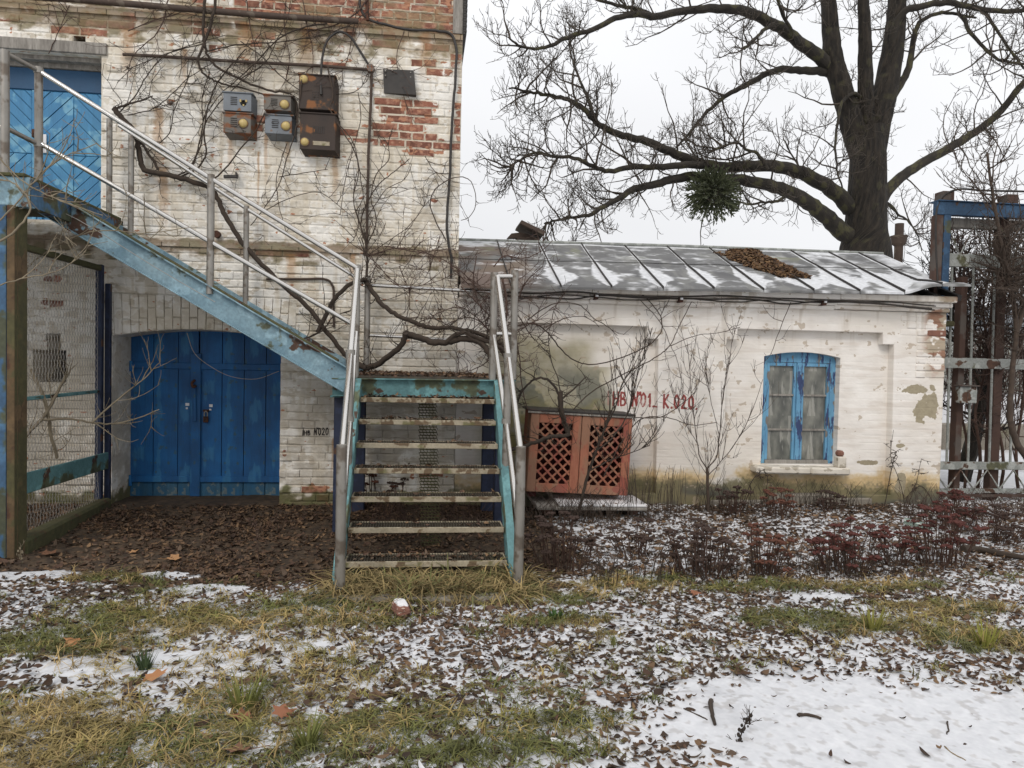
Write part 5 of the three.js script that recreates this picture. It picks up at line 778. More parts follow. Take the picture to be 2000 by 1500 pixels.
// the big bare tree behind the annex
{
  const t = thing('bare_tree', 'huge leafless tree with spreading limbs behind the annex', 'tree'), R = rng(901);
  const px = 0.0112;  // metres across one photo pixel at the tree's distance, used for radii only
  const trunkLine = [[9.927, -1.216, -8], [9.811, 1.765, -8], [9.689, 4.256, -8], [9.684, 4.707, -8], [9.686, 5.269, -8], [9.684, 5.943, -8], [9.666, 6.39, -8], [9.613, 6.834, -8]];
  const tr = curve(trunkLine, 6); new MB().tube(tr, u => lerp(0.5, 0.37, sstep(0, 0.9, u)) + 0.3 * (1 - sstep(0, 0.4, u)) , 22).build('trunk', M.bark, t);
  const stems = [[[[9.672, 5.942, -8], [9.45, 6.498, -8.027], [9.226, 7.141, -8.055], [9.026, 7.773, -8.082], [8.854, 8.328, -8.109], [8.775, 8.945, -8.136], [8.717, 9.619, -8.164], [8.632, 10.401, -8.191], [8.547, 11.182, -8.218], [8.324, 12.5, -8.245], [7.995, 13.8, -8.273], [7.669, 15.092, -8.3]], 0.28, 0.04], [[[9.659, 6.278, -8], [9.573, 7.152, -7.956], [9.496, 7.798, -7.911], [9.443, 8.439, -7.867], [9.367, 9.073, -7.822], [9.264, 9.808, -7.778], [9.145, 10.965, -7.733], [9.107, 12.437, -7.689], [8.863, 13.868, -7.644], [8.846, 15.096, -7.6]], 0.19, 0.03], [[[9.716, 6.057, -8], [9.866, 6.855, -8.02], [10.041, 7.656, -8.04], [10.192, 8.456, -8.06], [10.262, 9.141, -8.08], [10.284, 9.822, -8.1], [10.29, 10.613, -8.12], [10.296, 11.403, -8.14], [10.419, 12.871, -8.16], [10.742, 14.247, -8.18], [10.882, 15.605, -8.2]], 0.3, 0.04]];
  for (const [l, a, b] of stems) new MB().tube(curve(l, 5, 0.02, 7), u => lerp(a, b, Math.pow(u, 1.15)), 14).build('stem', M.bark, t);
  const limbs = [
    [[[8.913, 8.144, -8.2], [8.492, 8.339, -8.059], [8.057, 8.473, -7.918], [7.512, 8.722, -7.776], [7.098, 8.802, -7.635], [6.592, 8.892, -7.494], [6.079, 8.852, -7.353], [5.643, 8.765, -7.212], [5.039, 8.615, -7.071], [4.455, 8.393, -6.941], [4.068, 8.361, -6.824], [3.57, 8.194, -6.706], [3.137, 7.917, -6.588], [2.603, 7.665, -6.471], [2.275, 7.451, -6.353], [2.008, 7.319, -6.235], [1.706, 7.297, -6.118], [1.456, 7.36, -6]], 0.2, 0.02, 0],
    [[[4.473, 8.421, -7], [4.174, 8.573, -7.1], [3.833, 8.673, -7.2], [3.382, 8.806, -7.3], [2.98, 9.024, -7.4], [2.677, 9.353, -7.5]], 0.07, 0.02, 0],
    [[[8.844, 8.061, -8.2], [8.438, 8.064, -8.16], [8.003, 8.031, -8.12], [7.572, 7.999, -8.08], [7.208, 7.828, -8.04], [6.793, 7.568, -8], [6.479, 7.42, -8.2], [6.273, 7.264, -8.4], [6.064, 7.036, -8.6], [5.851, 6.721, -8.8], [5.689, 6.505, -9]], 0.13, 0.03, 0],
    [[[9.321, 5.051, -8], [8.926, 5.323, -7.895], [8.505, 5.523, -7.789], [7.976, 5.69, -7.684], [7.403, 5.765, -7.579], [6.788, 5.728, -7.474], [6.188, 5.649, -7.368], [5.707, 5.64, -7.263], [5.231, 5.733, -7.158], [4.764, 5.843, -7.053], [4.335, 5.97, -6.974], [3.933, 6.013, -6.921], [3.555, 6.106, -6.868], [3.284, 6.213, -6.816], [3.012, 6.456, -6.763], [2.696, 6.586, -6.711], [2.386, 6.617, -6.658], [2.08, 6.637, -6.605], [1.778, 6.658, -6.553], [1.529, 6.661, -6.5]], 0.23, 0.018, 1],
    [[[3.325, 6.272, -7], [3.26, 6.583, -7.2], [3.19, 6.951, -7.4], [3.063, 7.374, -7.6], [2.965, 7.807, -7.8], [2.907, 8.251, -8]], 0.07, 0.012, 0],
    [[[5.568, 5.541, -6.9], [5.011, 5.491, -6.818], [4.465, 5.402, -6.736], [3.928, 5.354, -6.655], [3.504, 5.224, -6.573], [3.182, 5.285, -6.491], [2.765, 5.406, -6.409], [2.358, 5.391, -6.327], [2.054, 5.42, -6.245], [1.852, 5.331, -6.164], [1.654, 5.187, -6.082], [1.507, 5.029, -6]], 0.1, 0.014, 1],
    [[[9.468, 4.36, -8], [9.007, 4.568, -7.882], [8.575, 4.839, -7.765], [8.152, 5.049, -7.647], [7.682, 5.229, -7.529], [7.11, 5.325, -7.412], [6.497, 5.374, -7.294], [5.9, 5.338, -7.176], [5.315, 5.332, -7.059], [4.852, 5.21, -6.941], [4.399, 5.06, -6.824], [3.975, 4.914, -6.706], [3.674, 4.697, -6.588], [3.396, 4.542, -6.471], [3.076, 4.331, -6.353], [2.758, 4.247, -6.235], [2.399, 4.163, -6.118], [2.161, 4.066, -6]], 0.26, 0.014, 1],
    [[[9.99, 5.227, -8], [10.332, 5.638, -8.1], [10.791, 5.992, -8.2], [11.408, 6.359, -8.3], [12.035, 6.722, -8.4], [12.609, 7.063, -8.5], [12.966, 7.358, -8.4], [13.227, 7.714, -8.3], [13.41, 8.016, -8.2], [13.69, 8.367, -8.1], [14.084, 8.928, -8]], 0.17, 0.07, 1],
    [[[10.031, 7.25, -8], [10.352, 7.744, -8.075], [10.63, 8.183, -8.15], [10.772, 8.674, -8.225], [10.891, 9.145, -8.3], [11.081, 9.442, -8.375], [11.627, 9.688, -8.45], [12.191, 9.706, -8.525], [12.571, 9.698, -8.6]], 0.13, 0.03, 0],
    [[[10.124, 8.54, -8], [10.179, 9.112, -7.9], [10.295, 9.33, -7.8], [10.604, 9.417, -7.7], [11.127, 9.488, -7.6], [11.655, 9.384, -7.5], [12.179, 9.292, -7.4], [12.815, 9.338, -7.3], [13.568, 9.436, -7.2]], 0.12, 0.05, 0],
    [[[9.694, 7.23, -8], [9.222, 7.51, -7.833], [8.839, 7.233, -7.667], [8.644, 6.736, -7.5], [8.535, 6.146, -7.333], [8.491, 5.676, -7.167], [8.521, 5.27, -7]], 0.06, 0.02, 0],
    [[[9.99, 5.227, -8], [10.365, 5.228, -8.2], [10.717, 5.053, -8.4], [11.07, 4.988, -8.6], [11.449, 4.742, -8.8], [11.736, 4.363, -9]], 0.05, 0.014, 0],
    [[[7.617, 5.198, -7.4], [7.292, 4.991, -7.3], [6.967, 4.924, -7.2], [6.593, 4.855, -7.1], [6.276, 4.852, -7]], 0.05, 0.02, 0],
    [[[6.906, 5.553, -7], [6.677, 5.85, -7], [6.403, 5.938, -7], [6.237, 6.032, -7], [5.916, 5.963, -7], [5.653, 5.795, -7]], 0.05, 0.02, 0],
    [[[7.15, 8.683, -7.5], [6.855, 8.464, -7.333], [6.567, 8.167, -7.167], [6.337, 7.929, -7]], 0.06, 0.025, 0],
    [[[7.879, 8.467, -7.8], [7.532, 8.57, -7.467], [7.133, 8.812, -7.133], [6.799, 9.038, -6.8]], 0.06, 0.03, 0],
    [[[12.172, 9.694, -8.5], [12.16, 9.072, -8.125], [12.255, 8.587, -7.75], [12.328, 8.225, -7.375], [12.496, 8.038, -7]], 0.06, 0.03, 0],
    [[[12.286, 9.615, -8], [12.349, 9.059, -7.667], [12.464, 8.436, -7.333], [12.562, 7.882, -7]], 0.05, 0.025, 0],
    [[[8.401, 5.474, -7.6], [8.058, 5.739, -7.733], [7.822, 6.143, -7.867], [7.701, 6.504, -8]], 0.04, 0.014, 0],
  ];
  const tw = new MB(), drop = new MB();
  limbs.forEach(([l, a, b, hang], k) => {
    const c = curve(l, 4, 0.03, 50 + k); new MB().tube(c, u => 0.82 * lerp(a, b, Math.pow(u, 0.7)), 10).build('limb', M.limb, t);
    const len = l.length;
    sprout(tw, c, { taper: 0.62, n: [Math.round(len * 1.9), 5, 4], len: [1.75, 0.7, 0.33], rad: [0.02, 0.0085, 0.0055], min: 0.0043, lift: 0.75, up: 0.1, along: 0.6, wiggle: 0.68, seg: 6, from: 0.18, flat: 1 }, R);
    if (hang) sprout(tw, c, { n: [Math.round(len * 0.9), 4, 3], len: [1.1, 0.5, 0.26], rad: [0.018, 0.0085, 0.0055], min: 0.0043, lift: 0.9, up: -0.7, along: 0.4, wiggle: 0.5, from: 0.15 }, R);
  });
  for (const [l] of stems) sprout(tw, curve(l, 4), { n: [18, 5, 4], len: [1.3, 0.6, 0.3], rad: [0.02, 0.009, 0.0055], min: 0.0043, lift: 0.8, up: 0.1, along: 0.35, wiggle: 0.4, from: 0.2 }, R);
  sprout(tw, curve(trunkLine, 3), { n: [16, 5, 4], len: [0.9, 0.45, 0.25], rad: [0.012, 0.007, 0.0055], min: 0.0043, lift: 0.6, up: 0.2, along: 0.1, wiggle: 0.45, from: 0.72 }, R);
  tw.build('twigs', M.treeTwig, t).userData.kind = 'stuff';
  // mistletoe ball under the long limb
  const ball = thing('mistletoe', 'green ball of mistletoe hanging in the bare tree', 'plant'), c = [5.715, 4.958, -6.9], up = [5.74, 5.086, -6.92], st = new MB(), lv = new MB(), Q = rng(77);
  for (let k = 0; k < 330; k++) { const a = Q() * 6.28, e = Math.acos(2 * Q() - 1), r = 0.3 + 0.3 * Math.sqrt(Q()), d = [Math.sin(e) * Math.cos(a), Math.cos(e) * 0.95, Math.sin(e) * Math.sin(a)], pts = []; for (let j = 0; j <= 4; j++) { const s = j / 4; pts.push([lerp(up[0], c[0] + d[0] * r, s) + 0.05 * (Q() - 0.5), lerp(up[1], c[1] + d[1] * r, Math.pow(s, 0.85)), lerp(up[2], c[2] + d[2] * r, s) + 0.05 * (Q() - 0.5)]); } st.tube(pts, 0.006, 3, null, false);
    for (let j = 0; j < 11; j++) { const s = 0.4 + 0.6 * Q(), i = Math.min(3, Math.floor(s * 4)), p = pts[i].map((v, m) => lerp(v, pts[i + 1][m], s * 4 - i)), b = [d[0] + 1.2 * (Q() - 0.5), d[1] + 1.2 * (Q() - 0.5), d[2] + 1.2 * (Q() - 0.5)], l = 0.075, w = [b[1], -b[0], 0.2], wl = 0.014 / (Math.hypot(...w) + 0.01); lv.poly([p, [p[0] + b[0] * l * 0.5 + w[0] * wl, p[1] + b[1] * l * 0.5 + w[1] * wl, p[2] + b[2] * l * 0.5], [p[0] + b[0] * l, p[1] + b[1] * l, p[2] + b[2] * l], [p[0] + b[0] * l * 0.5 - w[0] * wl, p[1] + b[1] * l * 0.5 - w[1] * wl, p[2] + b[2] * l * 0.5]]); } }
  st.build('stems', M.mistletoe, ball); lv.build('leaves', M.mistletoe, ball).userData.kind = 'stuff';
}
// trees and bushes past the gate
{
  const R = rng(303);
  const shrub = (label, lines, o, m = M.twig, name = 'bare_shrub', cat = 'shrub') => { const s = thing(name, label, cat); const tw = new MB(); for (const [l, a, b] of lines) { const c = curve(l, 4, 0.012, 5 + lines.length); new MB().tube(c, u => lerp(a, b, u), 8).build('stem', m, s); sprout(tw, c, o, R); } tw.build('twigs', m, s).userData.kind = 'stuff'; return s; };
  shrub('dark leaning tree trunk standing right behind the gate bars', [[[[7.2, -0.264, -1.6], [7.273, 0.118, -1.6], [7.39, 0.536, -1.6], [7.493, 1.092, -1.6], [7.615, 1.717, -1.6], [7.703, 2.271, -1.6], [7.768, 2.824, -1.6]], 0.12, 0.05], [[[7.524, 1.231, -1.6], [7.171, 1.775, -1.467], [6.908, 2.101, -1.333], [6.653, 2.351, -1.2]], 0.04, 0.015]], { n: [26, 6, 4], len: [1.1, 0.55, 0.27], rad: [0.018, 0.009, 0.005], min: 0.0035, lift: 0.5, up: 0.2, along: 0.4, wiggle: 0.5, from: 0.3 }, M.bark, 'leaning_tree', 'tree');
  shrub('crooked grey brown shrub with thick bowed stem at the right picture edge', [[[[6.617, 0.573, 0.25], [6.454, 0.786, 0.25], [6.376, 1.02, 0.25], [6.367, 1.467, 0.25], [6.398, 1.968, 0.25], [6.314, 2.464, 0.25], [6.171, 2.955, 0.25], [6.061, 3.389, 0.25], [5.967, 3.875, 0.25]], 0.038, 0.012], [[[6.398, 1.968, 0.25], [6.549, 2.256, 0.167], [6.729, 2.607, 0.083], [6.909, 3.023, 0]], 0.03, 0.014], [[[6.081, 2.951, 0.25], [6.276, 2.693, 0.175], [6.441, 2.483, 0.1]], 0.02, 0.015]], { n: [22, 6, 3], len: [0.9, 0.45, 0.22], rad: [0.011, 0.006, 0.004], min: 0.0028, lift: 0.4, up: 0.1, along: 0.4, wiggle: 0.5, from: 0.2 });
  shrub('tangled thin shrub growing up through the middle of the gate', [[[[6.598, -0.051, -0.5], [6.642, 0.472, -0.5], [6.548, 1.084, -0.5], [6.686, 1.696, -0.5], [6.592, 2.302, -0.5], [6.664, 2.909, -0.5], [6.571, 3.508, -0.5]], 0.022, 0.008], [[[6.817, -0.063, -0.4], [6.858, 0.487, -0.4], [6.731, 1.093, -0.4], [6.802, 1.699, -0.4], [6.709, 2.298, -0.4], [6.944, 2.906, -0.4]], 0.02, 0.008], [[[6.51, -0.07, -0.6], [6.548, 0.582, -0.6], [6.382, 1.321, -0.6], [6.488, 1.938, -0.6], [6.395, 2.547, -0.6], [6.47, 3.098, -0.6]], 0.018, 0.007], [[[7.169, -0.052, -0.5], [7.104, 0.598, -0.5], [7.171, 1.339, -0.5], [7.069, 2.072, -0.5], [7.129, 2.927, -0.5]], 0.02, 0.008]], { n: [24, 6, 3], len: [0.9, 0.4, 0.2], rad: [0.009, 0.0055, 0.004], min: 0.0026, lift: 0.4, up: 0.15, along: 0.4, wiggle: 0.5, from: 0.15 }, M.redTwig);
  const hd = [];
  for (let k = 0; k < 26; k++) { const x = 12 + k * 0.95 + R() * 0.8, z = -15.5 - R() * 5, h = 2.2 + R() * 1.4; hd.push([x, z, h]); }
  const hg = new MB(); for (const [x, z, h] of hd) for (let j = 0; j < 9; j++) { const a = x + (R() - 0.5) * 0.8; const l = [[a, 0, z], [a + (R() - 0.5) * 0.4, h * 0.4, z + (R() - 0.5) * 0.3], [a + (R() - 0.5) * 0.9, h * (0.7 + 0.4 * R()), z + (R() - 0.5) * 0.6]]; hg.tube(l, u => 0.02 * (1 - 0.7 * u), 3, null, false); sprout(hg, l, { n: [9, 3], len: [0.8, 0.35], rad: [0.011, 0.008], min: 0.006, lift: 0.5, up: 0.3, along: 0.4, wiggle: 0.4, from: 0.1, seg: 3 }, R); }
  tag(hg.build('far_hedge', M.redTwig), 'brown purple band of bare bushes across the snow beyond the gate', 'hedge', null, 'stuff');
}

// ---------------------------------------------------------------- climbing vines, saplings, weeds
{
  const R = rng(404);
  const keepTo = (lo, hi) => c => { c.z = clamp(c.z, lo, hi); };
  const plant = (name, label, cat, lines, o, m, thin = 1.1) => { const s = thing(name, label, cat), tw = new MB(); lines.forEach(([l, a, b, own], k) => { const c = curve(l, 5, own ? 0.014 : 0.008, 11 + k * 3); new MB().tube(c, u => (a > 0.011 ? 1 : thin) * lerp(a, b, u), a > 0.02 ? 9 : 5).build('stem', m, s); if (o) sprout(tw, c, o, R); }); if (o) tw.build('twigs', m, s).userData.kind = 'stuff'; return s; };
  const onWall = { n: [10, 3], len: [0.42, 0.18], rad: [0.0042, 0.003], min: 0.0019, lift: 0.1, up: 0, along: 0.5, wiggle: 0.5, from: 0.05, keep: keepTo(0.025, 0.16), seg: 6 };
  plant('wall_vine', 'thick gnarled vine trunk climbing behind the upper handrail', 'vine', [
    [[[-2.961, 3.861, 0.1], [-2.877, 3.769, 0.1], [-2.774, 3.649, 0.1], [-2.736, 3.521, 0.1], [-2.717, 3.391, 0.1], [-2.679, 3.295, 0.1], [-2.548, 3.273, 0.1], [-2.383, 3.242, 0.1], [-2.193, 3.193, 0.1], [-2.05, 3.141, 0.1], [-1.981, 3.016, 0.122], [-1.893, 2.844, 0.144], [-1.718, 2.591, 0.167], [-1.519, 2.384, 0.189], [-1.32, 2.19, 0.211], [-1.121, 2.032, 0.233], [-0.92, 1.778, 0.256], [-0.759, 1.583, 0.278], [-0.618, 1.476, 0.3]], 0.026, 0.022, 1],
    [[[-2.774, 3.649, 0.1], [-2.643, 3.453, 0.1], [-2.548, 3.312, 0.1]], 0.012, 0.014, 1], [[[-2.947, 3.861, 0.1], [-2.854, 3.901, 0.1], [-2.716, 3.953, 0.1], [-2.609, 3.998, 0.1]], 0.012, 0.006], [[[-2.116, 3.172, 0.12], [-1.928, 3.339, 0.12], [-1.786, 3.543, 0.12], [-1.644, 3.723, 0.12], [-1.574, 3.874, 0.12]], 0.008, 0.004], [[[-2.359, 3.243, 0.1], [-2.194, 3.33, 0.1], [-2.115, 3.481, 0.1], [-2.136, 3.676, 0.1], [-2.104, 3.898, 0.1], [-2.035, 4.122, 0.1], [-1.894, 4.326, 0.1], [-1.753, 4.507, 0.1]], 0.009, 0.005], [[[-2.383, 3.247, 0.1], [-2.242, 3.352, 0.1], [-2.182, 3.551, 0.1], [-2.146, 3.773, 0.1], [-2.153, 4.017, 0.1], [-2.084, 4.265, 0.1]], 0.007, 0.004], [[[-2.266, 3.326, 0.1], [-2.172, 3.527, 0.1], [-2.118, 3.775, 0.1], [-1.986, 3.978, 0.1], [-1.797, 4.186, 0.1], [-1.559, 4.398, 0.1]], 0.007, 0.003], [[[-2.931, 3.821, 0.08], [-2.783, 3.984, 0.08], [-2.677, 4.185, 0.08], [-2.515, 4.389, 0.08], [-2.234, 4.53, 0.08], [-1.95, 4.624, 0.08]], 0.006, 0.003], [[[-2.838, 3.812, 0.08], [-2.605, 3.889, 0.08], [-2.419, 4.056, 0.08], [-2.278, 4.211, 0.08], [-2.043, 4.373, 0.08]], 0.005, 0.003], [[[-2.673, 3.457, 0.08], [-2.463, 3.663, 0.08], [-2.418, 3.885, 0.08], [-2.302, 4.161, 0.08], [-2.233, 4.409, 0.08]], 0.005, 0.003]], onWall, M.vine);
  plant('hanging_vine', 'pair of dark vine stems hanging from the roof past the grey boxes', 'vine', [
    [[[-2.134, 5.023, 0.08], [-2.151, 4.755, 0.08], [-2.149, 4.561, 0.08], [-2.119, 4.446, 0.08], [-2.042, 4.334, 0.08], [-1.874, 4.247, 0.08], [-1.706, 4.18, 0.08], [-1.512, 4.123, 0.08], [-1.342, 4.114, 0.08], [-1.277, 4.029, 0.08], [-1.265, 3.831, 0.08]], 0.015, 0.009, 1], [[[-2.039, 5.031, 0.08], [-2.066, 4.81, 0.08], [-2.116, 4.612, 0.08], [-2.176, 4.461, 0.08], [-2.194, 4.338, 0.08], [-2.146, 4.244, 0.08], [-2.017, 4.179, 0.08], [-1.801, 4.134, 0.08], [-1.56, 4.08, 0.08], [-1.316, 4.026, 0.08]], 0.015, 0.007, 1], [[[-2.151, 4.54, 0.07], [-2.425, 4.448, 0.07], [-2.659, 4.345, 0.07], [-2.891, 4.223, 0.07]], 0.005, 0.003], [[[-2.122, 4.469, 0.07], [-1.856, 4.546, 0.07], [-1.471, 4.603, 0.07], [-1.082, 4.69, 0.07], [-0.787, 4.811, 0.07], [-0.591, 4.975, 0.07]], 0.006, 0.004], [[[-0.985, 4.821, 0.07], [-1.229, 4.754, 0.07], [-1.447, 4.639, 0.07], [-1.614, 4.455, 0.07], [-1.805, 4.246, 0.07], [-1.995, 4.061, 0.07], [-2.136, 3.832, 0.07]], 0.008, 0.003], [[[-1.805, 4.221, 0.07], [-1.566, 4.409, 0.07], [-1.471, 4.613, 0.07], [-1.376, 4.817, 0.07], [-1.331, 5.066, 0.07]], 0.005, 0.003], [[[-1.808, 4.589, 0.07], [-1.614, 4.455, 0.07], [-1.443, 4.294, 0.07], [-1.222, 4.145, 0.07], [-0.975, 4.125, 0.07], [-0.679, 4.194, 0.07], [-0.582, 4.376, 0.07]], 0.005, 0.003]], onWall, M.vine);
  plant('hanging_vine', 'thin vine tangle trailing down between the meter boxes and the conduit', 'vine', [
    [[[-1.207, 4.248, 0.17], [-1.231, 4.008, 0.152], [-1.265, 3.765, 0.133], [-1.352, 3.469, 0.115], [-1.425, 3.221, 0.097], [-1.548, 3.02, 0.078], [-1.696, 2.818, 0.06]], 0.006, 0.004], [[[-0.966, 4.362, 0.17], [-0.915, 4.074, 0.159], [-0.939, 3.977, 0.147], [-0.84, 3.789, 0.136], [-0.715, 3.6, 0.125], [-0.663, 3.405, 0.114], [-0.709, 3.104, 0.103], [-0.657, 2.856, 0.091], [-0.705, 2.704, 0.08]], 0.007, 0.004], [[[-1.429, 3.299, 0.08], [-1.259, 3.333, 0.08], [-0.964, 3.398, 0.08]], 0.005, 0.003], [[[-1.362, 3.629, 0.07], [-1.455, 3.276, 0.07], [-1.428, 3.027, 0.07], [-1.351, 2.73, 0.07]], 0.004, 0.003], [[[-0.678, 4.166, 0.08], [-0.649, 3.917, 0.08], [-0.719, 3.612, 0.08], [-0.803, 3.255, 0.08], [-0.834, 2.952, 0.08]], 0.004, 0.003], [[[-0.872, 3.854, 0.08], [-0.72, 3.662, 0.08], [-0.64, 3.314, 0.08], [-0.585, 3.013, 0.08], [-0.481, 2.815, 0.08]], 0.005, 0.003], [[[-1.553, 2.976, 0.05], [-1.359, 3.085, 0.05], [-1.064, 3.174, 0.05], [-0.863, 3.057, 0.05], [-0.712, 2.937, 0.05]], 0.004, 0.003]], { ...onWall, n: [5, 2] }, M.twig);
  plant('hanging_vine', 'fine vine stems spread on the wall round the lower conduit', 'vine', [
    [[[-0.577, 2.663, 0.05], [-0.635, 2.864, 0.05], [-0.588, 3.07, 0.05], [-0.465, 3.279, 0.05], [-0.316, 3.413, 0.05], [-0.166, 3.548, 0.05]], 0.007, 0.004], [[[-0.577, 2.663, 0.05], [-0.485, 2.922, 0.05], [-0.538, 3.123, 0.05], [-0.492, 3.379, 0.05], [-0.368, 3.537, 0.05], [-0.422, 3.737, 0.05], [-0.523, 3.757, 0.05]], 0.006, 0.003], [[[-0.577, 2.714, 0.05], [-0.661, 2.914, 0.05], [-0.715, 3.165, 0.05], [-0.669, 3.421, 0.05]], 0.005, 0.003], [[[-0.561, 2.969, 0.05], [-0.389, 3.232, 0.05], [-0.213, 3.342, 0.05], [-0.139, 3.499, 0.05]], 0.004, 0.003], [[[0.218, 2.745, 0.06], [0.101, 2.944, 0.067], [0.046, 3.145, 0.075], [0.145, 3.301, 0.082], [0.349, 3.386, 0.09], [0.452, 3.338, 0.098], [0.508, 3.134, 0.105], [0.433, 2.976, 0.112], [0.356, 2.946, 0.12]], 0.006, 0.003], [[[-0.013, 3.579, 0.06], [0.092, 3.431, 0.06], [0.246, 3.414, 0.06]], 0.004, 0.003], [[[-0.575, 2.561, 0.05], [-0.355, 2.723, 0.05], [-0.154, 2.885, 0.05], [-0.004, 3.096, 0.05]], 0.004, 0.003]], { ...onWall, n: [7, 2] }, M.twig);
  plant('hanging_vine', 'vine shoots hanging over the mossy top ledge below the roof', 'vine', [
    [[[-0.695, 5.06, 0.03], [-0.741, 4.781, 0.03], [-0.787, 4.527, 0.03], [-0.845, 4.373, 0.03]], 0.005, 0.003], [[[-0.596, 5.117, 0.03], [-0.743, 4.931, 0.03], [-0.94, 4.817, 0.03], [-1.186, 4.749, 0.03]], 0.008, 0.004], [[[-1.386, 5.081, 0.03], [-1.407, 4.783, 0.03], [-1.355, 4.489, 0.03], [-1.386, 4.238, 0.03]], 0.005, 0.003], [[[-1.24, 5.092, 0.03], [-1.187, 4.799, 0.03], [-1.124, 4.504, 0.03], [-1.155, 4.203, 0.03]], 0.005, 0.003], [[[-0.239, 4.818, 0.03], [-0.31, 4.56, 0.03], [-0.282, 4.36, 0.03], [-0.2, 4.035, 0.03]], 0.004, 0.003], [[[-2.488, 4.971, 0.03], [-2.58, 4.648, 0.03], [-2.813, 4.389, 0.03], [-2.882, 4.093, 0.03]], 0.006, 0.003], [[[-2.861, 4.628, 0.03], [-2.628, 4.742, 0.03], [-2.346, 4.86, 0.03], [-2.157, 5.045, 0.03]], 0.005, 0.003], [[[-3.575, 4.36, 0.03], [-3.484, 4.583, 0.03], [-3.393, 4.829, 0.03]], 0.004, 0.003], [[[-1.774, 5.051, 0.03], [-1.722, 4.71, 0.03], [-1.671, 4.467, 0.03], [-1.693, 4.218, 0.03]], 0.005, 0.003]], { ...onWall, n: [8, 2], len: [0.5, 0.2] }, M.redTwig);
  // vine trunks lying across the landing
  const overLanding = { n: [10, 3], len: [0.45, 0.2], rad: [0.0055, 0.0035], min: 0.0022, lift: 0.3, up: 0.15, along: 0.5, wiggle: 0.5, from: 0.1, keep: keepTo(0.1, 0.9) };
  plant('landing_vine', 'heavy vine trunk arching from the landing deck along its rear rail', 'vine', [
    [[[-0.663, 1.51, 0.35], [-0.537, 1.45, 0.41], [-0.437, 1.482, 0.47], [-0.315, 1.567, 0.52], [-0.196, 1.68, 0.56], [-0.164, 1.786, 0.6]], 0.03, 0.026, 1], [[[-0.176, 1.789, 0.5], [-0.054, 1.753, 0.514], [0.092, 1.708, 0.529], [0.237, 1.711, 0.543], [0.381, 1.743, 0.571], [0.525, 1.716, 0.614], [0.621, 1.612, 0.657], [0.667, 1.507, 0.7]], 0.032, 0.028, 1], [[[0.213, 1.71, 0.55], [0.355, 1.8, 0.588], [0.523, 1.755, 0.625], [0.667, 1.699, 0.662], [0.786, 1.615, 0.7]], 0.022, 0.018, 1]], overLanding, M.vine);
  plant('landing_vine', 'vine trunk sagging from the left landing post across to the right posts', 'vine', [
    [[[-1.018, 1.776, 0.25], [-0.922, 1.976, 0.263], [-0.826, 2.151, 0.275], [-0.68, 2.269, 0.287], [-0.558, 2.306, 0.3]], 0.022, 0.02, 1], [[[-0.576, 2.311, 0.25], [-0.509, 2.21, 0.283], [-0.406, 2.077, 0.317], [-0.281, 1.98, 0.35], [-0.107, 1.904, 0.383], [0.066, 1.848, 0.411], [0.263, 1.852, 0.433], [0.46, 1.817, 0.456], [0.658, 1.752, 0.478], [0.807, 1.666, 0.5]], 0.024, 0.018, 1], [[[-0.553, 2.331, 0.3], [-0.553, 2.484, 0.267], [-0.568, 2.637, 0.233], [-0.587, 2.766, 0.2]], 0.014, 0.01], [[[-1.298, 1.669, 0.3], [-1.107, 1.722, 0.3], [-0.963, 1.8, 0.3], [-0.868, 1.926, 0.3], [-0.675, 2.006, 0.3]], 0.008, 0.004]], overLanding, M.vine);
